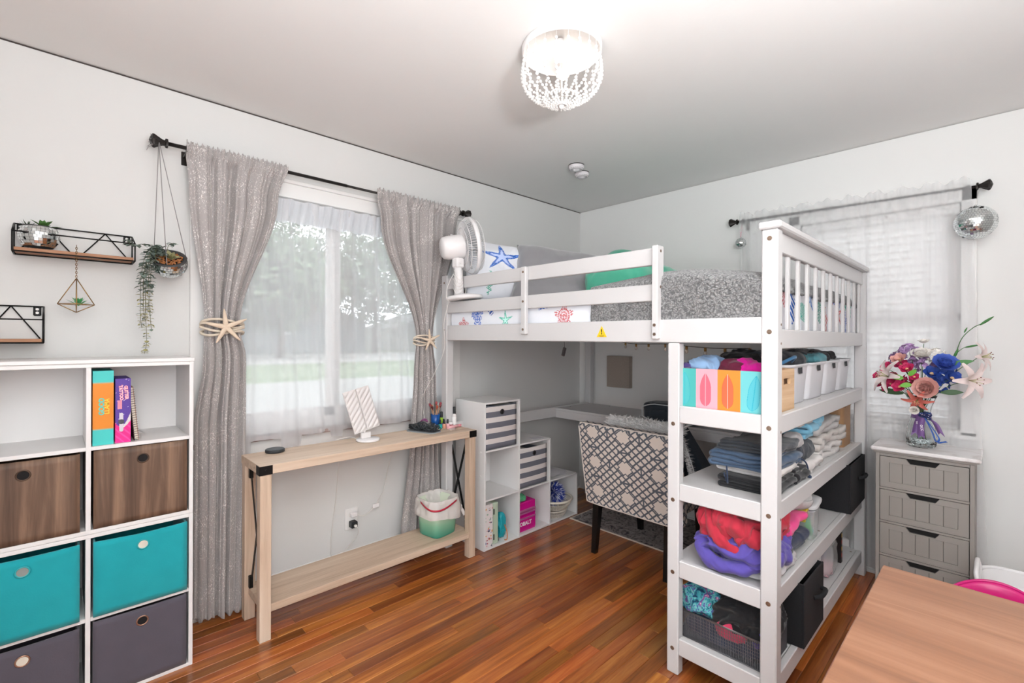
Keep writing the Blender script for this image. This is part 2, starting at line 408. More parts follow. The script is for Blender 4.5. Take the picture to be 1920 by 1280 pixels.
# windows
M_glass = bpy.data.materials.new('window_glass'); M_glass.use_nodes = True; nt = M_glass.node_tree; nt.nodes.remove(nt.nodes['Principled BSDF'])
t_ = nt.nodes.new('ShaderNodeBsdfTransparent'); g_ = nt.nodes.new('ShaderNodeBsdfGlossy'); g_.inputs['Roughness'].default_value = .03; fr_ = nt.nodes.new('ShaderNodeFresnel'); fr_.inputs[0].default_value = 1.35
mx_ = nt.nodes.new('ShaderNodeMixShader'); nt.links.new(fr_.outputs[0], mx_.inputs[0]); nt.links.new(t_.outputs[0], mx_.inputs[1]); nt.links.new(g_.outputs[0], mx_.inputs[2]); nt.links.new(mx_.outputs[0], nt.nodes['Material Output'].inputs[0])
def sheer(name, col, dens, folds=0):
    m = bpy.data.materials.new(name); m.use_nodes = True; nt = m.node_tree; nt.nodes.remove(nt.nodes['Principled BSDF']); N = nt.nodes.new; K = nt.links.new
    t = N('ShaderNodeBsdfTransparent'); d = N('ShaderNodeBsdfDiffuse'); tl = N('ShaderNodeBsdfTranslucent'); d.inputs[0].default_value = (*L(col), 1); tl.inputs[0].default_value = (*L(col), 1)
    a = N('ShaderNodeMixShader'); a.inputs[0].default_value = .5; K(d.outputs[0], a.inputs[1]); K(tl.outputs[0], a.inputs[2])
    tc = N('ShaderNodeTexCoord'); mp = N('ShaderNodeMapping'); mp.inputs['Scale'].default_value = (600, 600, 600); K(tc.outputs['Object'], mp.inputs[0])
    n = N('ShaderNodeTexNoise'); n.inputs['Scale'].default_value = 1; K(mp.outputs[0], n.inputs['Vector'])
    lw = N('ShaderNodeLayerWeight'); lw.inputs[0].default_value = .35
    mr = N('ShaderNodeMapRange'); mr.inputs[3].default_value = dens-.04; mr.inputs[4].default_value = dens+.04; K(n.outputs[0], mr.inputs[0])
    ad = N('ShaderNodeMath'); ad.operation = 'MULTIPLY_ADD'; ad.inputs[1].default_value = .45; ad.use_clamp = True; K(lw.outputs['Facing'], ad.inputs[0]); K(mr.outputs[0], ad.inputs[2])
    b = N('ShaderNodeMixShader'); K(ad.outputs[0], b.inputs[0]); K(t.outputs[0], b.inputs[1]); K(a.outputs[0], b.inputs[2]); K(b.outputs[0], nt.nodes['Material Output'].inputs[0]); return m
M_sheer = sheer('sheer_voile', '#f4f4f6', .54)
M_sheer3 = sheer('sheer_voile_full', '#f8f8f9', .38)
M_sheer2 = sheer('sheer_voile_band', '#eef1f6', .72)

w1 = thing('window_1', None, None, (-2.13, 0, .82), kind='structure')
bm = nb(); x0, x1, z0, z1 = WL
for a in ((x0, x0+.05, z0, z1), (x1-.05, x1, z0, z1), (x0, x1, z0, z0+.06), (x0, x1, z1-.05, z1)): bx(bm, a[0], a[1], .03, .11, a[2], a[3], .003)
obj('window_frame', bm, M_trim, w1)
for k, (a, b, yy) in enumerate(((x0+.05, -2.165, .075), (-2.255, x1-.05, .05))):
    bm = nb(); s = .05
    for c in ((a, a+s, z0+.06, z1-.05), (b-s, b, z0+.06, z1-.05), (a, b, z0+.06, z0+.06+s), (a, b, z1-.05-s, z1-.05)): bx(bm, c[0], c[1], yy-.012, yy+.012, c[2], c[3], .003)
    sh_ = obj('sash', bm, M_trim, w1)
    bm = nb(); bx(bm, a+s, b-s, yy-.002, yy+.002, z0+.06+s, z1-.05-s); obj('pane', bm, M_glass, sh_)
    if k == 1:
        bm = nb(); bx(bm, a+.01, a+.03, yy-.03, yy-.012, 1.2, 1.27, .004); obj('sash_lock', bm, M_trim, sh_)
bm = nb()
for a in ((x0-.06, x0, z0-.02, z1+.07), (x1, x1+.06, z0-.02, z1+.07)): bx(bm, a[0], a[1], -.016, .0, a[2], a[3], .003)
bx(bm, x0-.06, x1+.06, -.018, 0, z1, z1+.075, .003); bx(bm, x0-.07, x1+.07, -.026, 0, z1+.075, z1+.095, .003)
obj('casing', bm, M_trim, w1)
bm = nb(); bx(bm, x0-.05, x1+.05, -.03, .03, z0-.022, z0, .004); obj('window_sill', bm, mat('brown_sill', '#9a8580', .6), w1, 'dull brownish sill board')
w2 = thing('window_2', None, None, (0, -2.095, .85), kind='structure')
bm = nb(); y0, y1, z0, z1 = WR
for a in ((y0, y0+.05, z0, z1), (y1-.05, y1, z0, z1), (y0, y1, z0, z0+.05), (y0, y1, z1-.05, z1), (y0, y1, 1.42, 1.46)): bx(bm, .07, .11, a[0], a[1], a[2], a[3], .003)
obj('window_frame', bm, M_trim, w2)
bm = nb(); bx(bm, .09, .094, y0+.05, y1-.05, z0+.05, z1-.05); obj('pane', bm, M_glass, w2)
bm = nb()
for a in ((y0-.06, y0, z0-.02, z1+.06), (y1, y1+.06, z0-.02, z1+.06), (y0-.06, y1+.06, z1, z1+.07), (y0-.07, y1+.07, z0-.04, z0)): bx(bm, -.016, 0, a[0], a[1], a[2], a[3], .003)
obj('casing', bm, M_trim, w2)
# blinds in window 2
M_slat = bpy.data.materials.new('blind_slat'); M_slat.use_nodes = True; nt = M_slat.node_tree; b_ = nt.nodes['Principled BSDF']; b_.inputs['Base Color'].default_value = (*L('#f2efee'), 1); b_.inputs['Roughness'].default_value = .5
tl_ = nt.nodes.new('ShaderNodeBsdfTranslucent'); tl_.inputs[0].default_value = (.9, .88, .87, 1); ms_ = nt.nodes.new('ShaderNodeMixShader'); ms_.inputs[0].default_value = .6
nt.links.new(b_.outputs[0], ms_.inputs[1]); nt.links.new(tl_.outputs[0], ms_.inputs[2]); nt.links.new(ms_.outputs[0], nt.nodes['Material Output'].inputs[0])
bl = thing('window_blind', 'white horizontal slat blind behind the sheer curtain at the right window', 'blind', (.035, -2.095, .87))
bm = nb(); bx(bm, .005, .06, y0+.005, y1-.005, z1-.055, z1-.002, .004); obj('headrail', bm, M_trim, bl)
sm = None
zz = z1-.075
while zz > z0+.03:
    if sm is None:
        bm = nb(); v = bx(bm, -.024, .024, y0+.012+2.095, y1-.012+2.095, -.0013, .0013); bmesh.ops.rotate(bm, cent=(0, 0, 0), matrix=Matrix.Rotation(radians(60), 3, 'Y'), verts=v)
        o = obj('slat', bm, M_slat, bl, local=True); sm = o
    else:
        o = sm.copy(); COL.objects.link(o); o.parent = bl
    o.location = (0, 0, zz-.87); zz -= .041
bm = nb(); bx(bm, .02, .05, y0+.012, y1-.012, z0+.002, z0+.02, .003); obj('bottom_rail', bm, M_trim, bl)
bm = nb()
for yy in (y0+.12, y1-.12): tube(bm, [(.008, yy, z0+.02), (.008, yy, z1-.03)], .0012, 5)
obj('ladder_cord', bm, M_trim, bl)

# ---------------------------------------------------------------- outside, across the street
GZ = -.3
M_lawn = mat('lawn_green', '#6f7f5f', .95, var=.2, vscale=.4, bump=.4, bscale=8)
box('lawn', -45, 60, 1.2, 95, GZ-.1, GZ, M_lawn, label='green front lawn spreading outside the left window', cat='lawn')
M_conc = mat('pale_concrete', '#9b9995', .9, var=.08, vscale=1)
bm = nb(); bx(bm, -40, 55, 27, 44, GZ+.001, GZ+.03); obj('road', bm, M_conc, label='pale sunlit road beyond the lawn outside the left window', cat='road')
bm = nb(); bx(bm, -5, 7, 2.2, 15, GZ+.001, GZ+.03); obj('driveway', bm, M_conc, label='pale driveway close outside the left window', cat='driveway')
def house(x0, x1, y, wh, rh, col, label, wins):
    hs = thing('house', label, 'house', ((x0+x1)/2, y, GZ)); m = mat('siding_'+col[1:], col, .8, var=.05); ym = y+8
    box('wall', x0, x1, y, ym, GZ, GZ+wh, m, hs)
    bm = nb(); prism(bm, [(x0-.5, GZ+wh), ((x0+x1)/2, GZ+wh+rh), (x1+.5, GZ+wh)], 'y', y-.5, ym+.5); obj('roof', bm, mat('roof_shingle', '#8a8886', .9), hs)
    for (a, b, c, d) in wins:
        f = box('window', a-.12, b+.12, y-.08, y+.02, c-.12, d+.12, M_trim, hs); box('pane', a, b, y-.1, y-.06, c, d, mat('far_glass', '#6f7a80', .2), f)
house(7, 21, 46, 3.1, 2.6, '#7e8688', 'grey house across the street seen through the middle of the left window', [(12.2, 13.0, 1.7, 2.5), (16.6, 17.5, 1.6, 2.5)])
house(27, 40, 50, 2.8, 2.4, '#9a9a94', 'pale low house at the right edge of the left window', [(31, 32.2, 1, 2.2), (34, 35.4, 1, 2.2)])
house(-8, 2, 50, 3.0, 2.6, '#8d9391', 'grey house at the left edge of the left window', [(-3, -2, 1.4, 2.4)])
M_leaf = mat('tree_leaf', '#66785c', .8, var=.25, vscale=.6); M_bark = mat('bark', '#4b3a2f', .95, bump=.5, bscale=8)
def tree(x, y, h, r, label, seed):
    t = thing('tree', label, 'tree', (x, y, GZ), 'trees across the street'); R = random.Random(seed)
    bm = nb(); tube(bm, [(x, y, GZ), (x+.1, y, GZ+h*.3), (x-.1, y, GZ+h*.62)], lambda s: .28*(1-s*.6), 8); obj('trunk', bm, M_bark, t)
    bm = nb()
    for i in range(3600):
        a = R.uniform(0, 2*pi); zc = R.uniform(-1, 1); rr_ = (R.random()**.4)
        p = Vector((x+cos(a)*sqrt(1-zc*zc)*r*rr_, y+sin(a)*sqrt(1-zc*zc)*r*rr_, GZ+h*.62+zc*h*.38*rr_))
        p += noise.noise_vector(p*.5)*r*.3
        s = R.uniform(.2, .5); u = Vector((R.gauss(0, 1), R.gauss(0, 1), R.gauss(0, 1))).normalized(); v = u.orthogonal().normalized()
        bm.faces.new([bm.verts.new(p+u*s), bm.verts.new(p+v*s*.5), bm.verts.new(p-u*s), bm.verts.new(p-v*s*.5)])
    obj('foliage', bm, M_leaf, t)
for i, (x, y, h, r, lb) in enumerate(((9, 36, 9.5, 4.2, 'leafy tree before the grey house seen through the left pane'), (20, 42, 13, 5.0, 'tall leafy tree behind the sash mullion'), (24, 30, 8.0, 3.6, 'bushy tree seen through the right pane'),
                                 (30, 44, 13, 5.6, 'broad tree above the pale low house'), (1, 44, 12, 5.5, 'broad tree at the far left of the window view'), (13, 56, 17, 7.5, 'tallest tree behind the grey house roof'), (38, 40, 12, 5, 'leafy tree at the far right of the window view'), (26, 60, 17, 8, 'big tree behind the pale low house'))):
    tree(x, y, h, r, lb, i+3)

# ---------------------------------------------------------------- curtain rods and curtains, left window
def finial(bm, p, d, s=1.0):
    A_ = nb(); lathe(A_, (0, 0, 0), [(.012, 0), (.024, .003), (.024, .012), (.014, .016), (.016, .026), (.030, .052), (.036, .062), (.034, .070), (.020, .078), (.001, .084)], 24, axis=None)
    for v in A_.verts:
        a = atan2(v.co.y, v.co.x); k = 1+.07*cos(a*8); v.co.x *= k; v.co.y *= k
    u_, v_, d_ = frame_from(d); M_ = Matrix((( u_.x, v_.x, d_.x), (u_.y, v_.y, d_.y), (u_.z, v_.z, d_.z)))
    vm = {v: bm.verts.new(Vector(p)+M_ @ (v.co*s)) for v in A_.verts}
    for f in A_.faces: bm.faces.new([vm[v] for v in f.verts])
    A_.free()
    for f in bm.faces: f.smooth = False
def rod(name, a, b, label, sc=1.0, brk=(), wallax='y'):
    t = thing(name, label, 'curtain rod', a); A, Bv = Vector(a), Vector(b); d = (Bv-A).normalized()
    bm = nb(); mid = A+(Bv-A)*.5; cyl(bm, A, mid, .0085, n=12); cyl(bm, mid, Bv, .0068, n=12); obj('pole', bm, M_bronze, t, smooth=False)
    bm = nb(); finial(bm, A, -d, sc); obj('finial', bm, M_bronze, t)
    bm = nb(); finial(bm, Bv, d, sc); obj('finial', bm, M_bronze, t)
    for s in brk:
        p = A+(Bv-A)*s; bm = nb()
        if wallax == 'y': bx(bm, p.x-.006, p.x+.006, p.y-.006, 0, p.z-.018, p.z-.008, .002); bx(bm, p.x-.011, p.x+.011, -.006, 0, p.z-.05, p.z+.012, .002); bx(bm, p.x-.008, p.x+.008, p.y-.012, p.y+.012, p.z-.018, p.z+.012, .002)
        else: bx(bm, p.x-.006, 0, p.y-.006, p.y+.006, p.z-.018, p.z-.008, .002); bx(bm, -.006, 0, p.y-.011, p.y+.011, p.z-.05, p.z+.012, .002); bx(bm, p.x-.012, p.x+.012, p.y-.008, p.y+.008, p.z-.018, p.z+.012, .002)
        obj('bracket', bm, M_bronze, t)
    return t
rod('curtain_rod', (-3.005, -.10, 2.155), (-1.40, -.10, 2.155), 'long dark bronze curtain rod over the left window with ribbed finials', .80, (.045, .985))
M_curt = bpy.data.materials.new('grey_sparkle_curtain'); M_curt.use_nodes = True; nt = M_curt.node_tree; N = nt.nodes.new; K = nt.links.new; b = nt.nodes['Principled BSDF']
tc = N('ShaderNodeTexCoord'); mp = N('ShaderNodeMapping'); mp.inputs['Scale'].default_value = (1, 1, .38); K(tc.outputs['Object'], mp.inputs[0])
n1 = N('ShaderNodeTexNoise'); n1.inputs['Scale'].default_value = 330; n1.inputs['Detail'].default_value = 2; K(mp.outputs[0], n1.inputs[0])
n2 = N('ShaderNodeTexNoise'); n2.inputs['Scale'].default_value = 9; n2.inputs['Detail'].default_value = 3; K(tc.outputs['Object'], n2.inputs[0])
ad = N('ShaderNodeMath'); ad.operation = 'MULTIPLY_ADD'; ad.inputs[1].default_value = .35; K(n2.outputs[0], ad.inputs[0]); K(n1.outputs[0], ad.inputs[2])
cr = N('ShaderNodeValToRGB'); cr.color_ramp.elements[0].position = .775; cr.color_ramp.elements[0].color = (0, 0, 0, 1); cr.color_ramp.elements[1].position = .86; cr.color_ramp.elements[1].color = (1, 1, 1, 1); K(ad.outputs[0], cr.inputs[0])
mc = N('ShaderNodeMix'); mc.data_type = 'RGBA'; mc.inputs[6].default_value = (*L('#a39d9b'), 1); mc.inputs[7].default_value = (*L('#ebe5e1'), 1); K(cr.outputs[0], mc.inputs[0]); K(mc.outputs[2], b.inputs['Base Color'])
mm = N('ShaderNodeMath'); mm.operation = 'MULTIPLY'; mm.inputs[1].default_value = .35; K(cr.outputs[0], mm.inputs[0]); K(mm.outputs[0], b.inputs['Metallic'])
mr = N('ShaderNodeMapRange'); mr.inputs[3].default_value = .75; mr.inputs[4].default_value = .28; K(cr.outputs[0], mr.inputs[0]); K(mr.outputs[0], b.inputs['Roughness']); b.inputs['Sheen Weight'].default_value = .35
bp = N('ShaderNodeBump'); bp.inputs['Strength'].default_value = .3; bp.inputs['Distance'].default_value = .001; K(n1.outputs[0], bp.inputs['Height']); K(bp.outputs[0], b.inputs['Normal'])
def lerpk(keys, z):
    for (z0, *a), (z1, *b) in zip(keys, keys[1:]):
        if z <= z0 and z >= z1:
            t = (z0-z)/(z0-z1); t = t*t*(3-2*t) if len(keys) > 3 else t
            return [p+(q-p)*t for p, q in zip(a, b)]
    return keys[-1][1:] if z < keys[-1][0] else keys[0][1:]
def curtain(label, keys, nf, seed, ztop, zbot, slant=0):
    ph = [random.Random(seed+i).uniform(-.6, .6) for i in range(20)]
    def P(u, v):
        zb = zbot + slant*(u-.5) + .006*sin(u*40)
        z = ztop + (zb-ztop)*v
        xl, xr, amp, th = lerpk(keys, z)
        w = u + .018*sin(2*pi*u*3+seed) + .010*sin(2*pi*u*7+z*1.5)
        t = 2*pi*nf*w + ph[int(u*nf) % 20]*.0
        env = .65+.35*sin(2*pi*u*1.7+seed*2.1+z*.6)
        s = sin(t)+.28*sin(2.3*t+seed)+.12*sin(5.1*t); s = sgn(s)*abs(s)**.85
        top = max(0, (z-2.13)/.05)
        y = -.095 + amp*s*env*(1-min(1, top)*.6) + th*(u-.5)**2*4 - th
        x = xl+(xr-xl)*(u+.35*amp/(xr-xl+1e-6)*cos(t)*.5*env)
        if z > 2.12:
            q_ = min(1, (z-2.12)/.02); y = y*(1-q_) + q_*(-.1145 - .0045*(1+sin(2*pi*nf*3*w)))
        zz = z + (.006*sin(u*130+seed) + .004*sin(u*310) if v < .03 else 0)
        if z < zb+.03: y += 0
        return (x, min(y, -.012), zz)
    bm = nb(); grid(bm, P, 300, 110)
    o = obj('curtain', bm, M_curt, None, label, True, cat='curtain', group='grey sparkly curtains'); solid(o, .0015); return o
c1 = curtain('grey metallic-flecked curtain left of the window, tied with a starfish', [(2.18, -2.945, -2.52, .019, 0), (2.0, -2.93, -2.56, .028, .0), (1.37, -2.868, -2.728, .020, .014), (1.22, -2.872, -2.70, .023, .012), (.9, -2.905, -2.70, .026, .008), (.0, -2.905, -2.715, .026, .006)], 5, 1, 2.178, .03, -.02)
c2 = curtain('grey metallic-flecked curtain right of the window, tied with a small starfish', [(2.18, -2.03, -1.43, .019, 0), (2.0, -2.0, -1.46, .028, 0), (1.31, -1.755, -1.638, .019, .012), (1.1, -1.77, -1.612, .022, .010), (.75, -1.79, -1.60, .025, .006), (.05, -1.86, -1.57, .025, .006)], 6, 5, 2.178, .12, .09)
M_rope = mat('rope', '#d6c8b6', .9, bump=.6, bscale=180); M_star = mat('starfish_tan', '#dcc8b2', .9, bump=.8, bscale=260, var=.08)
def tieback(x, z, hw, s, label, seed):
    t = thing('starfish_tieback', label, 'curtain tieback', (x, -.13, z)); R = random.Random(seed)
    for k in range(4):
        bm = nb(); dz = (-.028+.018*k)*s; pts = []
        for i in range(40):
            a = 2*pi*i/40; pts.append((x+(hw+.006)*cos(a)+.003*sin(a*3+k), -.098+.052*sin(a)*-1*.9, z+dz+.010*s*sin(a*2+k*1.3)))
        tube(bm, pts, .0058*s, 8, closed=True); obj('rope_loop', bm, M_rope, t)
    bm = nb(); c = Vector((x, -.163, z))
    for k in range(5):
        a = pi/2 + 2*pi*k/5 + .12; ln = s*(.083 if k != 4 else .092)
        tip = c+Vector((cos(a)*ln, -.004, sin(a)*ln)); w = .0115*s
        dx = Vector((cos(a), 0, sin(a))); nx_ = Vector((-sin(a), 0, cos(a)))
        prev = None; ns = 7
        for i in range(ns+1):
            q = i/ns; p = c+(tip-c)*q; ww = w*(1-q)**.55*.95+.0016; hh = .0095*s*(1-q*.75)
            ring = [bm.verts.new(p+nx_*ww*cos(b)+Vector((0, -1, 0))*hh*max(-.3, sin(b))) for b in [2*pi*j/8 for j in range(8)]]
            if prev:
                for j in range(8): bm.faces.new((prev[j], prev[(j+1) % 8], ring[(j+1) % 8], ring[j]))
            prev = ring
        bm.faces.new(prev)
    obj('starfish', bm, M_star, t, smooth=True, recalc=True)
tieback(-2.797, 1.365, .078, 1.0, 'large tan starfish tieback with rope loops on the left grey curtain', 1)
tieback(-1.697, 1.305, .062, .85, 'smaller tan starfish tieback with rope loops on the right grey curtain', 2)
# sheers of window 1
def sheercurtain(name, label, fn, nu=200, nv=60, m=None, grp=None):
    bm = nb(); grid(bm, fn, nu, nv); return obj(name, bm, m or M_sheer, None, label, True, cat='curtain')
def hem1(x):
    k = 0
    for a, b, d in ((-2.84, -2.74, .05), (-2.70, -2.655, .10), (-2.53, -2.43, .05), (-2.27, -2.20, .035), (-1.95, -1.45, .0)):
        if a < x < b: k = d
    return .805-k
def fs(u, v):
    x = -2.83+u*1.40; z = 2.03+(hem1(x)-2.03)*v
    y = -.050 + .012*sin(x*38)+.006*sin(x*93+z*2) + .012*sin(x*11+z)*v
    return (x+.012*sin(z*5+x*9)*v, y, z)
sheercurtain('sheer_curtain', 'white see-through curtain hanging in the left window between the grey curtains', fs, 260, 50)
def fv(u, v):
    x = -2.83+u*1.40; z = 2.03-.12*v+.004*sin(x*60); return (x, -.060+.004*sin(x*150+v*3)+.002*sin(x*47), z)
sheercurtain('curtain_valance', 'gathered white heading band along the top of the left sheer curtain', fv, 300, 8, M_sheer2)
bm = nb(); tube(bm, [(-2.85, -.045, 2.025), (-1.41, -.045, 2.025)], .006, 8); obj('tension_rod', bm, M_trim, None, 'thin white rod carrying the left sheer curtain', cat='rod')

# right window: rod + sheer
rod('curtain_rod', (-.085, -1.385, 2.10), (-.085, -2.515, 2.077), 'dark bronze curtain rod over the right window with ribbed finials', .72, (.03, .975), 'x')
def fr(u, v):
    z = 2.145-2.10*v; yl = -1.40; yr = -2.50-.07*v**1.2; y = yl+(yr-yl)*u
    zz = 2.10-(u*.025); f = 2*pi*9*(u+.02*sin(u*9)+.012*sin(v*3+u*20))
    a = .010+.014*v
    top = max(0, 1-abs(z-2.10)/.045)
    x = -.080 + a*sin(f)*(.6+.4*sin(u*13+v)) + .003*sin(f*2.3)
    if v < .06: x = -.100 - .005*(1+sin(f*2)) ; z = z + .010*sin(u*60)+.006*sin(u*143) - .025*u
    return (min(x, -.02), y, z)
sheercurtain('sheer_curtain', 'floor-length white see-through curtain gathered on the right window rod', fr, 420, 70, M_sheer3)

# ---------------------------------------------------------------- disco balls
def discoball(name, c, r, label, cord_to, rows=22, zmin=-1, zmax=1, parent=None, squash=1.0, cat='disco ball', cordm=None):
    t = parent or thing(name, label, cat, (c[0], c[1], c[2]-r)); c = Vector(c); R = random.Random(int(r*1e4))
    bm = nb(); n = 32
    prof = [(r*.985*cos(a), r*.985*sin(a)*squash) for a in [(-pi/2+pi*i/24) for i in range(25)] if zmin-.05 <= sin(a) <= zmax+.02]
    prof = [(max(p[0], .0005), p[1]) for p in prof]; lathe(bm, c, prof, n); obj('ball_core', bm, mat('ball_core', '#6f7373', .5), t)
    bm = nb(); da = pi/rows
    for j in range(rows):
        a = -pi/2+da*(j+.5)
        if not (zmin <= sin(a) <= zmax): continue
        k = max(3, int(2*pi*cos(a)/da))
        for i in range(k):
            b = 2*pi*(i+.5*(j % 2))/k
            nrm = Vector((cos(a)*cos(b), cos(a)*sin(b), sin(a))); nj = (nrm+Vector((R.gauss(0, .05), R.gauss(0, .05), R.gauss(0, .05)))).normalized()
            u = Vector((-sin(b), cos(b), 0)); u = (u-nj*u.dot(nj)).normalized(); v = nj.cross(u); h = r*da*.46; p = c+Vector((nrm.x*r, nrm.y*r, nrm.z*r*squash))
            bm.faces.new([bm.verts.new(p+u*h*q[0]+v*h*q[1]) for q in ((-1, -1), (1, -1), (1, 1), (-1, 1))])
    obj('mirror_tile', bm, M_mirror, t, kind='stuff')
    if cord_to:
        bm = nb(); cyl(bm, c+Vector((0, 0, r*.97)), c+Vector((0, 0, r*1.06)), .008, .006, 10); obj('cap', bm, M_mirror, t)
        bm = nb(); tube(bm, [c+Vector((0, 0, r)), cord_to], .0014, 5); obj('cord', bm, cordm or mat('white_cord', '#e5e1dc', .8), t)
    return t
discoball('disco_ball', (-.12, -2.515, 1.893), .080, 'large mirrored disco ball hanging at the right end of the right window rod', (-.085, -2.530, 2.066), 24)
discoball('disco_ball', (-.11, -1.412, 1.952), .033, 'small mirrored disco ball on a pink ribbon, left end of the right rod', (-.085, -1.41, 2.092), 14, cordm=mat('pink_ribbon', '#c4506e', .6))

# hanging planter (half disco ball) on the left rod
M_leafg = mat('eucalyptus', '#7b8a80', .7, var=.25, vscale=30); M_leafy = mat('eucalyptus_pale', '#b3ab76', .7, var=.2, vscale=30); M_stem = mat('stem_green', '#6a6f4a', .8); M_succ = mat('succulent', '#4f7a3a', .6, var=.25, vscale=25)
def leaf(bm, p, d, up_, ln, w, mi=0, bend=.2, n=4):
    d = Vector(d).normalized(); s = d.cross(Vector(up_)); s = s.normalized() if s.length > 1e-5 else d.orthogonal().normalized(); nr = s.cross(d)
    L_, R_, M_ = [], [], []
    for i in range(n+1):
        q = i/n; wd = w*sin(pi*min(1, q*.92+.08))**.8 if q < 1 else .0; c = Vector(p)+d*ln*q - nr*bend*ln*q*q
        M_.append(bm.verts.new(c)); L_.append(bm.verts.new(c+s*wd+nr*wd*.25)); R_.append(bm.verts.new(c-s*wd+nr*wd*.25))
    for i in range(n):
        for A, B in ((L_, M_), (M_, R_)):
            f = bm.faces.new((A[i], B[i], B[i+1], A[i+1])); f.material_index = mi; f.smooth = True
px, py, pz = -3.005, -.135, 1.635
XF = Matrix.Translation(Vector((px, py, pz+.01))) @ Matrix.Rotation(radians(40), 4, 'X') @ Matrix.Rotation(radians(-8), 4, 'Y') @ Matrix.Translation(Vector((-px, -py, -pz-.01)))
pl = discoball('hanging_planter', (px, py, pz), .066, 'half disco-ball planter hanging on grey cords from the left rod end', None, 18, zmin=-1, zmax=.30, cat='planter')
bm = nb(); lathe(bm, (px, py, pz+.012), [(.0635, 0), (.064, .012), (.052, .012), (.050, 0), (.001, 0)], 32); obj('rim', bm, mat('dark_rim', '#3c3a3a', .6), pl)
bm = nb(); R = random.Random(3)
for i in range(150):
    a = R.uniform(0, 2*pi); q = sqrt(R.random())*.047; sph(bm, (px+cos(a)*q, py+sin(a)*q, pz+.018+R.uniform(0, .006)), R.uniform(.003, .005), 0)
obj('pebble', bm, mat('orange_pebble', '#a4683a', .8, var=.3), pl, kind='stuff')
XFP = XF; XF = None
for k, a in enumerate((.3, 2.4, 4.5)):
    bm = nb(); p = XFP @ Vector((px+cos(a)*.066, py+sin(a)*.066, pz+.010)); tube(bm, [p, (px-.035, -.115, 2.155)], .0016, 5); sph(bm, p, .005, 1); obj('cord', bm, mat('grey_cord', '#8f8b8a', .8), pl)
bm = nb(); top = Vector((px-.035, -.10, 2.155))
tube(bm, [top+Vector((0, .012*cos(t*.9), .012*sin(t*.9))) + Vector((.002*t, 0, 0)) for t in range(10)], .0022, 5)
for k in range(5): tube(bm, [top+Vector((0, -.012, -.004)), top+Vector((-.012-.006*k, -.016, .010-.012*k)), top+Vector((-.030-.003*k, -.02, .018-.018*k))], .0013, 5)
obj('knot', bm, mat('grey_cord', '#8f8b8a'), pl)
# trailing eucalyptus
tv = thing('trailing_plant', 'long trailing eucalyptus vine spilling left out of the hanging disco planter', 'plant', (px-.05, py, pz-.36))
R = random.Random(11); sb = nb(); lb = nb(); lb2 = nb()
vines = [[(px-.02, py-.03, pz+.03), (px-.06, py-.045, pz+.045), (px-.088, py-.035, pz-.05), (px-.090, py-.03, pz-.18), (px-.084, py-.03, pz-.25)], [(px-.02, py-.01, pz+.03), (px-.05, py-.02, pz+.05), (px-.070, py-.03, pz-.03), (px-.074, py-.025, pz-.14), (px-.07, py-.025, pz-.22)], [(px-.02, py-.02, pz+.03), (px-.055, py-.03, pz+.055), (px-.078, py-.02, pz-.05), (px-.082, py-.02, pz-.2), (px-.078, py-.02, pz-.33), (px-.085, py-.02, pz-.385)],
         [(px-.02, py, pz+.03), (px-.07, py, pz+.045), (px-.095, py-.01, pz-.06), (px-.098, py-.01, pz-.22), (px-.092, py-.01, pz-.28)],
         [(px-.02, py+.01, pz+.03), (px-.05, py+.0, pz+.06), (px-.062, py, pz-.04), (px-.066, py, pz-.17), (px-.06, py, pz-.29)],
         [(px-.02, py+.01, pz+.03), (px-.07, py+.01, pz+.07), (px-.125, py, pz+.06), (px-.14, py, pz+.085)],
         [(px-.01, py+.01, pz+.03), (px-.0, py+.01, pz+.08), (px+.02, py, pz+.085)], [(px-.03, py-.03, pz+.03), (px-.05, py-.05, pz+.05), (px-.055, py-.055, pz-.01)], [(px-.03, py-.0, pz+.03), (px-.04, py-.02, pz+.07), (px-.065, py-.025, pz+.03)]]
def along(pts, n):
    P_ = [Vector(p) for p in pts]; out = []
    for i in range(n+1):
        t = i/n*(len(P_)-1); k = min(int(t), len(P_)-2); q = t-k
        a = P_[max(k-1, 0)]; b = P_[k]; c = P_[k+1]; d = P_[min(k+2, len(P_)-1)]
        out.append(.5*((2*b)+(c-a)*q+(2*a-5*b+4*c-d)*q*q+(3*b-a-3*c+d)*q**3))
    return out
for vi, v in enumerate(vines):
    ln = sum((Vector(b)-Vector(a)).length for a, b in zip(v, v[1:])); n = max(5, int(ln/.0095)); pp = along(v, n); tube(sb, pp, .0009, 4)
    for i in range(1, n):
        s = 1 if i % 2 else -1; a = i*1.9+vi; d = Vector((cos(a), sin(a)*.7, R.uniform(-.5, .3)))
        low = pp[i].z < pz-.13
        for sg in (1, -1):
            leaf(lb2 if (low and R.random() < .75) else lb, pp[i], (d.x*sg, d.y*sg-.1, d.z), (0, 0, 1), R.uniform(.018, .026) * (.72 if low else 1), R.uniform(.007, .0105)*(.72 if low else 1), bend=.2, n=3)
obj('stem', sb, M_stem, tv); obj('leaf', lb, M_leafg, tv, kind='stuff'); obj('leaf', lb2, M_leafy, tv, 'pale yellowish lower leaves', kind='stuff')
def rosette(name, c, r, n, label, m, cat='succulent', seed=1, w=.3, up0=.4, up1=1.6, group=None):
    bm = nb(); R = random.Random(seed)
    t = thing(name, label, cat, c)
    for i in range(n):
        q = i/n; a = i*2.4; e = up0+(up1-up0)*q; bm = nb()
        leaf(bm, c, (cos(a)*cos(e), sin(a)*cos(e), sin(e)), (0, 0, 1), r*(1-.35*q)*R.uniform(.85, 1.1), r*w*.5, bend=.15 if w > .2 else -.1); obj('leaf', bm, m, t)
    return t
XF = XFP
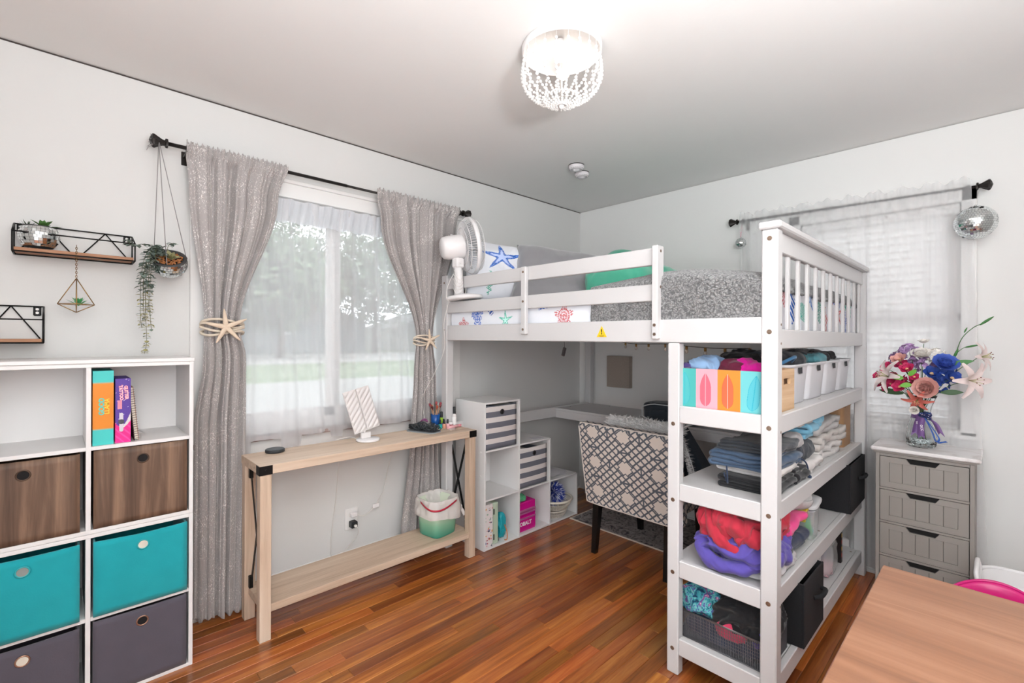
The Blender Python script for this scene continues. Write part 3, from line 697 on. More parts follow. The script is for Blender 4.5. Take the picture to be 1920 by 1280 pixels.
rosette('succulent', (px+.005, py-.0, pz+.02), .042, 12, 'pale green succulent rosette in the orange pebbles of the hanging planter', mat('pale_succulent', '#97936a', .6, var=.2), seed=4, w=.5)
XF = None

# ---------------------------------------------------------------- wire wall shelves
def wireshelf(x0, x1, z0, z1, dep, label, woodz=.012):
    t = thing('wire_wall_shelf', label, 'wall shelf', ((x0+x1)/2, -.002, z0)); r = .0028; yb, yf = -.006, -dep
    bm = nb(); bx(bm, x0+.004, x1-.004, yf+.004, yb-.002, z0+.003, z0+.003+woodz, .001); obj('wood_board', bm, M_shelfwood, t)
    bm = nb(); n = 6
    zf = z0 + (z1-z0)*.62
    for y, zt in ((yb, z1), (yf, zf)):
        for a, b in (((x0, y, z0), (x1, y, z0)), ((x0, y, zt), (x1, y, zt)), ((x0, y, z0), (x0, y, zt)), ((x1, y, z0), (x1, y, zt))): tube(bm, [a, b], r, n)
    for x in (x0, x1): tube(bm, [(x, yb, z1), (x, yf, zf)], r, n); tube(bm, [(x, yb, z0), (x, yf, z0)], r, n)
    k = 4; w = (x1-x0)
    for i in range(k): 
        a = x0+w*i/k; b = x0+w*(i+1)/k
        tube(bm, [(a, yb, z1 if i % 2 else z0), (b, yb, z0 if i % 2 else z1)], r*.9, n)
    obj('wire_frame', bm, M_black, t)
    for x in (x0+.018, x1-.018):
        bm = nb(); bx(bm, x-.011, x+.011, -.004, -.001, z1-.036, z1, .003); cyl(bm, (x, -.0045, z1-.010), (x, -.0055, z1-.010), .005, n=10, mi=1); cyl(bm, (x, -.0045, z1-.024), (x, -.0055, z1-.024), .005, n=10, mi=1); obj('hanging_plate', bm, [M_black, M_trim], t)
    return t
wireshelf(-3.468, -3.118, 1.632, 1.748, .115, 'upper black wire wall shelf with wooden board holding the disco planter')
wireshelf(-3.74, -3.387, 1.295, 1.435, .115, 'lower black wire wall shelf with wooden board at the left edge, empty')
c = (-3.400, -.065, 1.70)
dp = discoball('disco_planter', (c[0], c[1], 1.699), .058, 'squat disco-ball planter standing on the upper wire shelf', None, 16, zmin=-.72, zmax=.62, cat='planter')
bm = nb(); lathe(bm, (c[0], c[1], 1.73), [(.045, 0), (.046, .006), (.036, .006), (.034, -.004), (.0005, -.004)], 28); obj('rim', bm, mat('dark_rim', '#3c3a3a'), dp)
rosette('succulent', (c[0]+.012, c[1]-.01, 1.728), .05, 11, 'broad-leaved green succulent in the squat disco planter', M_succ, seed=2, w=.42)
rosette('grass_plant', (c[0]-.03, c[1], 1.728), .045, 12, 'spiky dark green grass tuft at the left of the squat disco planter', mat('dark_spiky', '#3b4a35', .7), cat='plant', seed=6, w=.08, up0=.3, up1=1.0)
# geometric terrarium hanging from the upper shelf
M_tglass = bpy.data.materials.new('thin_glass'); M_tglass.use_nodes = True; nt = M_tglass.node_tree; b = nt.nodes['Principled BSDF']; b.inputs['Base Color'].default_value = (.8, .78, .8, 1); b.inputs['Roughness'].default_value = .08; tb = nt.nodes.new('ShaderNodeBsdfTransparent'); mxs = nt.nodes.new('ShaderNodeMixShader'); mxs.inputs[0].default_value = .10; nt.links.new(tb.outputs[0], mxs.inputs[1]); nt.links.new(b.outputs[0], mxs.inputs[2]); nt.links.new(mxs.outputs[0], nt.nodes['Material Output'].inputs[0])
g = Vector((-3.296, -.118, 1.413)); ht = .118; hw = .053
tr = thing('geometric_terrarium', 'brass-edged glass terrarium hanging by a chain from the upper wire shelf', 'terrarium', g)
ap = Vector((g.x, g.y, 1.545)); bo = g.copy(); eq = [Vector((g.x+hw*cos(a), g.y+hw*.9*sin(a), 1.444)) for a in (0, pi/2, pi, 3*pi/2)]
bo.z = 1.413
bm = nb()
for i in range(4): tube(bm, [ap, eq[i]], .0017, 5); tube(bm, [bo, eq[i]], .0017, 5); tube(bm, [eq[i], eq[(i+1) % 4]], .0017, 5)
obj('brass_frame', bm, M_brass, tr)
for i in range(4):
    for q, nm in ((ap, 'upper'), (bo, 'lower')):
        if nm == 'upper' and i == 3: continue
        bm = nb(); bm.faces.new([bm.verts.new(p) for p in (q, eq[i], eq[(i+1) % 4])]); obj('pane', bm, M_tglass, tr)
bm = nb()
for k in range(16):
    z = 1.552+k*.0078; a = k % 2*pi/2
    tube(bm, [Vector((g.x+cos(a)*.0028*cos(t), g.y+.0025+sin(a)*.0028*cos(t), z+.0052*sin(t))) for t in [2*pi*j/8 for j in range(8)]], .0009, 4, closed=True)
obj('chain', bm, mat('chain_brass', '#8a6a48', .4, metal=.8), tr, kind='stuff')
rosette('succulent', (g.x+.006, g.y-.006, 1.438), .046, 22, 'tiny bright green spiky succulent inside the brass terrarium', mat('bright_succulent', '#3fa05a', .5), seed=3, w=.22, up0=.5)

# ---------------------------------------------------------------- cube organizers (two stacked) with bins
def cube_bin(x0, x1, y0, y1, z0, z1, m, label, ring=M_screw, ringr=.017, group=None, hole='dark', soft=.004, frontm=None, handle='grommet'):
    t = thing('storage_bin', label, 'storage bin', ((x0+x1)/2, (y0+y1)/2, z0), group)
    tk = .006; w = x1-x0
    def front(u, v):
        x = x0+w*u; z = z0+(z1-z0)*v
        y = y0 - soft*sin(pi*u)*sin(pi*v) + soft*.5*noise.noise(Vector((x*12, z*12, z0*9)))*sin(pi*u)
        return (x, y, z - soft*1.2*sin(pi*u)*v*.6)
    bm = nb(); grid(bm, front, 14, 12); f = obj('front_panel', bm, frontm or m, t, smooth=True); solid(f, tk, -1 if False else 0)
    bm = nb()
    for a in ((x0, x0+tk, y0+.004, y1, z0, z1-.003), (x1-tk, x1, y0+.004, y1, z0, z1-.003), (x0+tk, x1-tk, y1-tk, y1, z0, z1-.003), (x0+tk, x1-tk, y0+.004, y1-tk, z0, z0+tk)): bx(bm, *a)
    obj('bin_body', bm, m, t)
    bm = nb(); hx = (x0+x1)/2; hz = z1-(z1-z0)*.17; yy = y0-soft*.75-.004
    tube(bm, [(hx+ringr*cos(a), yy, hz+ringr*.98*sin(a)) for a in [2*pi*i/24 for i in range(24)]], .0026 if ring else .002, 6, closed=True); obj('grommet', bm, ring or m, t)
    bm = nb(); cyl(bm, (hx, yy+.002, hz), (hx, yy-.0005, hz), ringr*.96, n=20); obj('grommet_hole', bm, mat('hole_dark', '#141112', .9) if hole == 'dark' else hole, t)
    return t
YF, YB = -.345, -.045; XR = -2.952; T = .014
# lower unit z 0..0.612 ; upper unit z .612..1.222
for (za, zb, lbl) in ((0, .611, 'lower white cube organizer at the left wall holding teal and grey bins'), (.612, 1.222, 'upper white cube organizer stacked on top, holding books and brown bins')):
    t = thing('cube_organizer', lbl, 'cube organizer', (XR-.31, (YF+YB)/2, za))
    x0 = XR-.63; 
    for (nm, a) in (('side_panel', (x0, x0+T, YF, YB, za, zb)), ('side_panel', (XR-T, XR, YF, YB, za, zb)), ('top_panel', (x0-.003, XR+.004, YF-.004, YB, zb-T, zb) if 0 else (x0+T, XR-T, YF, YB, zb-T, zb)), ('bottom_panel', (x0+T, XR-T, YF, YB, za, za+T)),
                    ('divider', (XR-.322, XR-.308, YF+.001, YB, za+T, zb-T)), ('shelf', (x0+T, XR-.322, YF+.002, YB, (za+zb)/2-T/2, (za+zb)/2+T/2)), ('shelf', (XR-.308, XR-T, YF+.002, YB, (za+zb)/2-T/2, (za+zb)/2+T/2)), ('back_panel', (x0+T, XR-T, YB-.004, YB, za+T, zb-T))):
        box(nm, *a, M_white, t, .001)
box('organizer_top', XR-.634, XR+.003, YF-.004, YB+.004, 1.2225, 1.236, M_white, None, .0015, label='thin white top board lying on the upper cube organizer', cat='board')
M_teal = cloth('teal_felt', '#149ba3', bscale=200); M_greyf = cloth('charcoal_felt', '#55505a', bscale=220); M_greyring = mat('copper_ring', '#b28c78', .3, metal=.9)
cb = [(XR-.301, XR-.021), (XR-.617, XR-.337)]
cube_bin(*cb[0], YF+.004, YB-.02, .932-.305, 1.2-.292, M_rustic, 'brown wood-look bin in the right column of the upper organizer', mat('dark_ring', '#5b473a', .4, metal=.5), soft=.001)
cube_bin(*cb[1], YF+.004, YB-.02, .627, .903, M_rustic, 'brown wood-look bin in the left column of the upper organizer', mat('dark_ring', '#5b473a'), soft=.001)
cube_bin(*cb[0], YF-.006, YB-.02, .3135, .583, M_teal, 'teal fabric bin on the right in the lower organizer, top sagging', mat('teal_ring', '#2aa6ad', .5), hole=mat('hole_light', '#d7cfc0', .9), soft=.007)
cube_bin(*cb[1], YF-.006, YB-.02, .3135, .585, M_teal, 'teal fabric bin on the left in the lower organizer', mat('teal_ring', '#2aa6ad'), hole=mat('hole_mid', '#8c908c', .9), soft=.006)
cube_bin(*cb[0], YF+.002, YB-.02, .0145, .292, M_greyf, 'charcoal fabric bin bottom right in the lower organizer', M_greyring, soft=.003)
cube_bin(*cb[1], YF+.002, YB-.02, .0145, .285, M_greyf, 'charcoal fabric bin bottom left in the lower organizer', M_greyring, hole=mat('hole_light', '#d7cfc0'), soft=.003)
# box and books in the open cell
zs = .917+T/2+.0
zs = (.612+1.222)/2+T/2+.0006
bxx = thing('game_box', 'orange and turquoise box standing in the open cell of the upper organizer', 'box', (-3.228, -.24, zs))
bm = nb(); X0, X1 = XR-.304, XR-.246
def colbox(x, y, z): 
    return L('#3fc3bd') if (z-zs < .055 or z-zs > .228) else L('#e0861a')
def cbox(bm, x0, x1, y0, y1, z0, z1, col, nz=40, ny=2):
    lay = bm.loops.layers.float_color.get('print') or bm.loops.layers.float_color.new('print')
    grid(bm, lambda u, v: (x0+(x1-x0)*u, y0, z0+(z1-z0)*v), ny, nz, lambda u, v: col(x0+(x1-x0)*u, y0, z0+(z1-z0)*v), smooth=False)
    grid(bm, lambda u, v: (x1-(x1-x0)*u, y1, z0+(z1-z0)*v), ny, nz, lambda u, v: col(x1-(x1-x0)*u, y1, z0+(z1-z0)*v), smooth=False)
    grid(bm, lambda u, v: (x0, y1+(y0-y1)*u, z0+(z1-z0)*v), ny, nz, lambda u, v: col(x0, y1+(y0-y1)*u, z0+(z1-z0)*v), smooth=False)
    grid(bm, lambda u, v: (x1, y0+(y1-y0)*u, z0+(z1-z0)*v), ny, nz, lambda u, v: col(x1, y0+(y1-y0)*u, z0+(z1-z0)*v), smooth=False)
    grid(bm, lambda u, v: (x0+(x1-x0)*u, y0+(y1-y0)*v, z1), ny, ny, lambda u, v: col(x0+(x1-x0)*u, y0, z1), smooth=False)
    grid(bm, lambda u, v: (x1-(x1-x0)*u, y0+(y1-y0)*v, z0), ny, ny, lambda u, v: col(x0, y0, z0), smooth=False)
cbox(bm, X0, X1, YF+.012, YF+.20, zs, zs+.27, colbox); obj('box_body', bm, M_card, bxx)
yy = YF+.0115; xc = (X0+X1)/2
text('lettering', 'GOOD', .021, mat('teal_print', '#53c7b8', .5), bxx, (xc-.004, yy, zs+.14), (0, 0, 1), (-1, 0, 0), sx=.95, bold=.0008)
text('lettering', 'LLAMA', .019, mat('yellow_print', '#f4d33c', .5), bxx, (xc+.011, yy, zs+.14), (0, 0, 1), (-1, 0, 0), sx=.95, bold=.0004)
gb = thing('craft_box', 'purple and magenta box with glittery lettering beside the orange box', 'box', (-3.175, -.24, zs))
bm = nb(); X0, X1 = XR-.241, XR-.196
def colg(x, y, z):
    h = z-zs; q = (x-X0)/(X1-X0); e = .075-.02*sin(q*pi*1.1)
    if h < e: return L('#e31b86') if (h*40+q*2) % 1 > .25 else L('#f04aa2')
    if h < e+.03*q*q: return L('#d8d0d2')
    s = noise.noise(Vector((x*900, z*900, 3)))
    return L('#e8dff5') if s > .52 else L('#4f2f8f') if (int(z*300)+int(x*300)) % 2 else L('#573699')
cbox(bm, X0, X1, YF+.018, YF+.20, zs, zs+.238, colg, 110, 22); obj('box_body', bm, M_card, gb)
xc = (X0+X1)/2; yy = YF+.0172
mp_, mq_ = mat('pink_outline', '#e8799a', .5), mat('glitter_white', '#f3dfe0', .5)
for mm_, bo_, dy in ((mp_, .0013, 0), (mq_, .0001, -.0004)):
    text('lettering', 'GLITTER', .0135, mm_, gb, (xc+.009, yy+dy, zs+.186), (.06, 0, -1), (1, 0, .06), bold=bo_)
    text('lettering', 'TATTOO', .0135, mm_, gb, (xc-.006, yy+dy, zs+.186), (.06, 0, -1), (1, 0, .06), bold=bo_)
bm = nb(); bx(bm, xc-.016, xc-.003, yy-.0005, yy, zs+.125, zs+.158); obj('sticker', bm, mat('rose_sticker', '#d98aa0', .5), gb)
bm = nb(); prism(bm, [(xc-.005+.006*cos(a), zs+.077+(.058 if sin(a) > 0 else .0)+.006*sin(a)-.03) for a in [2*pi*i/16 for i in range(16)]], 'y', yy-.001, yy); obj('sticker', bm, mat('silver_sticker', '#cfc8d2', .4), gb)
bm = nb(); cyl(bm, (xc-.005, yy-.001, zs+.078), (xc-.005, yy-.002, zs+.078), .009, n=16); obj('sticker', bm, mat('dark_chrome', '#70707c', .15, metal=.8), gb)
nb_ = thing('spiral_notebook', 'spiral-bound notebook leaning beside the purple box', 'notebook', (-3.13, -.25, zs))
lean = Matrix.Rotation(radians(-5), 3, 'Y')
for (nm, a, m) in (('cover', (XR-.184, XR-.182, YF+.03, YF+.18, zs+.001, zs+.205), mat('cover_dark', '#4a3a36', .6)), ('pages', (XR-.182, XR-.172, YF+.033, YF+.178, zs+.004, zs+.202), mat('paper', '#e9ddcd', .8)), ('cover', (XR-.172, XR-.170, YF+.03, YF+.18, zs+.001, zs+.205), mat('cover_kraft', '#b08a74', .6))):
    bm = nb(); v = bx(bm, *a); bmesh.ops.rotate(bm, cent=(XR-.170, -.2, zs), matrix=lean, verts=bm.verts[:]); obj(nm, bm, m, nb_)
bm = nb()
for k in range(22):
    z = zs+.010+k*.0088; tube(bm, [(XR-.177+.0085*cos(a), YF+.030+.006*sin(a), z) for a in [2*pi*i/8 for i in range(8)]], .0011, 4, closed=True)
bmesh.ops.rotate(bm, cent=(XR-.170, -.2, zs), matrix=lean, verts=bm.verts[:]); obj('wire_spiral', bm, mat('wire', '#8d8683', .35, metal=.8), nb_, kind='stuff')

# ---------------------------------------------------------------- console table
tx0, tx1, ty0, ty1, tz = -2.722, -1.520, -.400, -.118, .764
ct = thing('console_table', 'pale oak console table with black metal corner plates and X-shaped side braces under the window', 'table', ((tx0+tx1)/2, (ty0+ty1)/2, 0))
box('table_top', tx0, tx1, ty0, ty1, tz-.040, tz, M_oak, ct, .0015)
lg = .046
for x in (tx0+.003, tx1-.003-lg):
    for y in (ty0+.003, ty1-.003-lg): box('leg', x, x+lg, y, y+lg, 0, tz-.0402, M_oakz, ct, .0015)
box('lower_shelf', tx0+.02, tx1-.02, ty0+.010, ty1-.01, .118, .152, M_oak, ct, .0015)
for x, s in ((tx0, 1), (tx1, -1)):
    bm = nb(); xs = sorted((x-.0012*s, x+.052*s)); bx(bm, xs[0], xs[1], ty0-.0015, ty0, tz-.041, tz-.0015); xs = sorted((x-.0015*s, x)); bx(bm, xs[0], xs[1], ty0-.0015, ty0+.045, tz-.041, tz-.0015)
    cyl(bm, (x+.026*s, ty0-.0015, tz-.02), (x+.026*s, ty0-.004, tz-.02), .0045, n=10); obj('corner_plate', bm, M_black, ct)
    bm = nb(); xm = x+.026*s
    for a, b in (((ty0+.05, .165), (ty1-.05, tz-.055)), ((ty0+.05, tz-.055), (ty1-.05, .165))):
        A = Vector((xm, a[0], a[1])); B = Vector((xm, b[0], b[1])); d = (B-A).normalized(); n_ = Vector((0, -d.z, d.y)); w = .0085; tt = .003*s
        V = [bm.verts.new(p+q) for q in (Vector((0, 0, 0)), Vector((tt, 0, 0))) for p in (A-n_*w, A+n_*w, B+n_*w, B-n_*w)]
        for f in ((0, 1, 2, 3), (7, 6, 5, 4), (0, 4, 5, 1), (1, 5, 6, 2), (2, 6, 7, 3), (3, 7, 4, 0)): bm.faces.new([V[i] for i in f])
        xm += .0035*s
    for y, z in ((ty0+.05, .152), (ty1-.05-.02, .152), (ty0+.05, tz-.10), (ty1-.07, tz-.10)): bx(bm, min(x+.018*s, x+.034*s), max(x+.018*s, x+.034*s), y, y+.02, z, z+.055, .001)
    obj('x_brace', bm, M_black, ct, recalc=True)
# things on the table
t = thing('charging_puck', 'round black charging pad on the left end of the console table', 'charger', (-2.588, -.16, tz))
bm = nb(); lathe(bm, (-2.588, -.165, tz), [(.001, 0), (.040, 0), (.043, .003), (.043, .014), (.0405, .016), (.001, .0165)], 40); obj('puck_body', bm, mat('puck', '#2b2d30', .5), t)
bm = nb(); lathe(bm, (-2.588, -.165, tz+.0162), [(.0395, 0), (.037, .0009), (.001, .001)], 40); obj('puck_top', bm, mat('puck_top', '#5a5d60', .6), t)
# trifold mirror seen from behind
t = thing('vanity_mirror', 'white folding vanity mirror on a round base, quilted back towards the room', 'mirror', (-2.14, -.235, tz))
M_quilt = mat('pearl_plastic', '#d9d3d1', .35)
bm = nb(); lathe(bm, (-2.14, -.235, tz), [(.001, 0), (.058, 0), (.062, .003), (.062, .010), (.058, .013), (.001, .0135)], 40); obj('mirror_base', bm, mat('white_gloss', '#efecec', .25), t)
bm = nb(); bx(bm, -2.175, -2.12, -.232, -.215, tz+.013, tz+.045, .003); cyl(bm, (-2.155, -.223, tz+.03), (-2.155, -.223, tz+.085), .008, n=12); obj('mirror_stem', bm, mat('clear_white', '#e9e4e2', .2), t)
tl = Matrix.Rotation(radians(-16), 4, 'X') 
def quilt(nm, x0, x1, ang, hinge):
    bm = nb(); n = 34; z0, z1 = tz+.055, tz+.285
    def P(u, v):
        x = x0+(x1-x0)*u; z = z0+(z1-z0)*v; r = abs(sin((z*.85-(x-x0)*.8)*pi/.026)); edge = min(1, 12*min(u, 1-u, v, 1-v))
        return (x, -.235-.0065*r*edge, z)
    grid(bm, P, n, n*2); bx(bm, x0, x1, -.234, -.226, z0, z1, .002)
    M = Matrix.Translation(Vector((hinge, -.235, 0))) @ Matrix.Rotation(ang, 4, 'Z') @ Matrix.Translation(Vector((-hinge, .235, 0)))
    bmesh.ops.transform(bm, matrix=M, verts=bm.verts[:])
    sh = Matrix.Translation(Vector((-2.15, -.23, tz+.05))) @ Matrix.Rotation(radians(-13), 4, 'Y') @ Matrix.Rotation(radians(-10), 4, 'X') @ Matrix.Translation(Vector((2.15, .23, -tz-.05)))
    bmesh.ops.transform(bm, matrix=sh, verts=bm.verts[:]); obj(nm, bm, M_quilt, t)
quilt('mirror_wing', -2.212, -2.142, radians(-4), -2.142); quilt('mirror_panel', -2.139, -2.065, 0, -2.139)
bm = nb(); tube(bm, along([(-2.19, -.20, tz+.012), (-2.21, -.17, tz+.02), (-2.24, -.14, tz+.012), (-2.27, -.125, tz+.004)], 14), .0015, 6); obj('cable', bm, mat('white_cord', '#e5e1dc'), t)
# flat iron on tray
M_iron = mat('black_plastic', '#202326', .4)
t = thing('rubber_mat', 'grey heat mat under the hair straightener on the console table', 'mat', (-1.77, -.235, tz)); 
def rrect(cx, cy, w, d, r, ang=0, n=5):
    o = []
    for (sx, sy, a0) in ((1, 1, 0), (-1, 1, pi/2), (-1, -1, pi), (1, -1, 3*pi/2)):
        for i in range(n+1):
            a = a0+pi/2*i/n; x = sx*(w/2-r)+r*cos(a); y = sy*(d/2-r)+r*sin(a); o.append((cx+x*cos(ang)-y*sin(ang), cy+x*sin(ang)+y*cos(ang)))
    return o
bm = nb(); prism(bm, rrect(-1.78, -.225, .10, .205, .03, radians(20)), 'z', tz, tz+.006); obj('mat_body', bm, mat('mat_grey', '#8b9093', .7), t)
bm = nb(); prism(bm, rrect(-1.78, -.225, .086, .19, .025, radians(20)), 'z', tz+.006, tz+.0072); obj('mat_inlay', bm, mat('mat_dark', '#4b5054', .8), t)
t = thing('hair_straightener', 'black hair straightener wrapped in its own cord on the grey mat', 'hair straightener', (-1.78, -.225, tz+.0075))
bm = nb(); d = Vector((sin(radians(-20)), cos(radians(-20)), 0)); c = Vector((-1.78, -.225, tz+.022))
for k in (-1, 1): tube(bm, [c+d*.105+Vector((0, 0, .006*k)), c+d*.02+Vector((0, 0, .008*k)), c-d*.09+Vector((0, 0, .005*k))], .009, 8)
obj('handle', bm, M_iron, t)
bm = nb(); R = random.Random(5); s_ = d.cross(Vector((0, 0, 1)))
pts = []
for i in range(240):
    a = i*.52; q = .5+.5*sin(i*.047); L_ = (-.085+.13*q); rr2 = .020+.009*sin(i*.31)+.003*sin(i*1.3)
    pts.append(c+d*L_+s_*rr2*cos(a)*1.25+Vector((0, 0, max(-.011, rr2*sin(a)*.95+.004)))+d*.018*sin(i*.9))
tube(bm, pts, .0026, 6); obj('power_cord', bm, mat('cord_black', '#33383c', .45), t)
bm = nb(); tube(bm, [c+Vector((.02*cos(a)+.035, .05+.02*sin(a), .032+.006*sin(2*a))) for a in [2*pi*i/20 for i in range(20)]], .0035, 6, closed=True); obj('hair_tie', bm, mat('magenta_tie', '#8a4b7a', .7), t)
# cosmetics
def bottle(name, x, y, r, h, body, capc, caph, label, capr=.6, sq=0, cat='bottle', grp='cosmetics at the right end of the console table', z=tz, capm=None, neck=True, lab=None):
    t = thing(name, label, cat, (x, y, z), grp)
    bm = nb(); lathe(bm, (x, y, z), [(.0005, 0), (r*.95, 0), (r, .002), (r, h*.88), (r*.8, h*.96), (r*.45, h), (.0005, h)], 18, sq=sq); obj('bottle_body', bm, body, t)
    bm = nb(); lathe(bm, (x, y, z+h), [(r*capr, 0), (r*capr, caph*.9), (r*capr*.8, caph), (.0005, caph)], 14); obj('cap', bm, capc, t)
    if lab:
        bm = nb(); lathe(bm, (x, y, z+h*.15), [(r*1.01, 0), (r*1.01, h*.6)], 18, sq=sq); obj('paper_label', bm, lab, t)
    return t
mk = lambda n, c, **k: mat(n, c, .3, **k)
cup = thing('brush_cup', 'blue transparent cup holding makeup brushes at the right end of the console table', 'cup', (-1.655, -.165, tz))
bm = nb(); lathe(bm, (-1.655, -.165, tz), [(.001, .001), (.020, 0), (.024, .002), (.030, .082), (.028, .082), (.022, .004), (.001, .004)], 24); obj('cup_body', bm, mat('blue_cup', '#1d63b8', .12, trans=.35), cup)
order_ = sorted(range(7), key=lambda i: .72*cos(i*.9)*.022 - .69*sin(i*.9)*.018)
ORD = ['leftmost', 'second', 'third', 'fourth', 'fifth', 'sixth', 'rightmost']
R = random.Random(8); bc = ['#7d2f37', '#a64b4b', '#c4743f', '#8c3b46', '#5a2a2e', '#b5553f', '#9b4650']
for i in range(7):
    a = i*.9; dx, dy = cos(a)*.022, sin(a)*.018; b0 = Vector((-1.655-dx*.4, -.165-dy*.4, tz+.006)); tp = Vector((-1.655+dx*1.3, -.165+dy*1.3, tz+.115+R.uniform(-.01, .012)))
    k_ = order_.index(i); t = thing('makeup_brush', ORD[k_]+(' of the seven makeup brushes in the blue cup' if k_ in (0, 6) else ' makeup brush from the left in the blue cup'), 'brush', b0, 'makeup brushes in the blue cup')
    bm = nb(); tube(bm, [b0, tp], .0022, 6); obj('handle', bm, mk('brush_handle', '#c79a76'), t)
    dd = (tp-b0).normalized(); bm = nb(); cyl(bm, tp, tp+dd*.009, .0032, .0045, 8); obj('ferrule', bm, mat('rose_gold', '#c98a6e', .25, metal=.9), t)
    bm = nb(); p = tp+dd*.009; tube(bm, [p, p+dd*.008, p+dd*.017, p+dd*.022], lambda s: [.0045, .0075, .0075, .003][int(round(s*3))], 8); obj('bristles', bm, mat('bristle_%d' % i, bc[i], .9), t)
bottle('spray_bottle', -1.548, -.215, .0140, .080, mat('clear_white', '#e9e4e2'), M_iron, .042, 'white dropper bottle with a dark cap, rightmost of the tall cosmetics', .62, lab=mat('label_white', '#f4f2f0', .6))
bottle('lotion_bottle', -1.576, -.15, .012, .055, mk('yellow_gloss', '#e8cf2f'), mk('yellow_cap', '#d8b81e'), .012, 'yellow bottle behind the cosmetics', .7)
bottle('lotion_bottle', -1.603, -.155, .012, .055, mk('lime', '#a8dc2f'), M_iron, .036, 'lime green bottle with a tall black cap', .75)
bottle('foundation_bottle', -1.636, -.135, .011, .062, mk('cream', '#efe4d3'), mk('cream', '#efe4d3'), .02, 'cream coloured bottle behind the nail polishes', .8)
for (x, y, c, l) in ((-1.658, -.222, '#27b5b0', 'turquoise nail polish bottle with black cap'), (-1.634, -.228, '#e8a58c', 'peach nail polish bottle with black cap'), (-1.610, -.232, '#e9b7bd', 'pale pink nail polish bottle with dark cap'), (-1.622, -.205, '#6d4fa8', 'violet nail polish bottle with black cap')):
    bottle('nail_polish', x, y, .0095, .028, mk('polish'+c[1:], c), M_iron, .026, l, .62, sq=6)
bottle('cream_jar', -1.582, -.222, .016, .018, mk('jar_red', '#a32638'), mat('white_gloss', '#efecec'), .014, 'squat red jar with a white lid among the cosmetics', 1.0, cat='jar')
t = thing('eyeliner_pencil', 'thin dark blue pencil standing among the cosmetics', 'pencil', (-1.59, -.19, tz)); bm = nb(); tube(bm, [(-1.592, -.175, tz+.002), (-1.583, -.178, tz+.13)], .0027, 6); obj('pencil_body', bm, mk('navy_gloss', '#2c3a6b'), t); bm = nb(); cyl(bm, (-1.583, -.178, tz+.13), (-1.5822, -.1784, tz+.142), .0027, .0004, 6); obj('pencil_tip', bm, M_iron, t)
t = thing('lip_gloss_tube', 'pink tube lying at the right end of the console table', 'tube', (-1.60, -.26, tz)); bm = nb(); tube(bm, [(-1.640, -.275, tz+.0105), (-1.60, -.268, tz+.0105), (-1.555, -.262, tz+.0105)], .0095, 12); obj('tube_body', bm, mk('pink_gloss', '#f0b2b6'), t)
bm = nb(); tube(bm, [(-1.555, -.262, tz+.0105), (-1.53, -.259, tz+.0105)], .0082, 12); obj('cap', bm, mk('pink_cap', '#e58e98'), t)
t = thing('compact_case', 'small clear case lying in front of the pink tube', 'case', (-1.63, -.30, tz)); bm = nb(); prism(bm, rrect(-1.62, -.292, .05, .022, .006, .2), 'z', tz, tz+.007); obj('case_body', bm, mat('case', '#b8a9a5', .2), t)

# outlet, plugs and cords
t = thing('wall_outlet', 'double wall outlet with cover plate on the wall under the console table', 'outlet', (-2.125, -.001, .195))
box('cover_plate', -2.163, -2.085, -.007, 0, .215, .335, M_trim, t, .003)
for z in (.300, .250):
    bm = nb(); prism(bm, rrect(-2.124, z, .034, .028, .010), 'y', -.0085, -.007); so = obj('socket', bm, mat('socket', '#e2dedb', .4), t)
    bm = nb()
    for dx in (-.007, .007): bx(bm, -2.124+dx-.0012, -2.124+dx+.0012, -.0088, -.0085, z-.004, z+.005)
    obj('slot', bm, M_black, so)
t = thing('plug_adapter', 'black power adapter plugged into the outlet with a white cord', 'adapter', (-2.124, -.02, .225)); box('adapter_body', -2.143, -2.105, -.05, -.009, .232, .268, M_iron, t, .004)
M_wc = mat('white_cord', '#e5e1dc')
bm = nb(); bx(bm, -2.131, -2.115, -.066, -.05, .240, .254, .003); obj('plug', bm, M_wc, t)
bm = nb(); tube(bm, along([(-2.122, -.066, .245), (-2.12, -.085, .235), (-2.115, -.06, .19), (-2.14, -.04, .15), (-2.20, -.03, .09), (-2.24, -.02, .06), (-2.245, -.012, .2), (-2.215, -.012, .45), (-2.21, -.02, .60), (-2.20, -.03, .74)], 70), .0018, 6); obj('cord', bm, M_wc, t)
t = thing('plug_adapter', 'white plug in the upper socket with a cord running up to the right', 'adapter', (-2.09, -.02, .28)); box('adapter_body', -2.135, -2.098, -.035, -.009, .288, .312, mat('white_gloss', '#efecec'), t, .004)
bm = nb(); tube(bm, along([(-2.10, -.03, .30), (-2.07, -.035, .285), (-2.02, -.03, .30), (-1.98, -.025, .33), (-1.93, -.02, .40), (-1.90, -.02, .52), (-1.86, -.02, .64), (-1.80, -.03, .74)], 50), .0022, 6); obj('cord', bm, M_wc, t)
bm = nb(); bx(bm, -2.005, -1.965, -.042, -.022, .312, .336, .004); obj('inline_switch', bm, mat('white_gloss', '#efecec'), t)
t = thing('floor_vent', 'black slotted floor vent beneath the console table', 'vent', (-1.81, -.10, .0005)); bm = nb(); bx(bm, -2.06, -1.70, -.175, -.075, .0003, .004, .001); obj('vent_frame', bm, mat('vent_metal', '#1d1a19', .5, metal=.5), t)
for k in range(24):
    bm = nb(); bx(bm, -2.045+k*.014, -2.045+k*.014+.006, -.165, -.085, .004, .0052); obj('slot', bm, M_black, t)
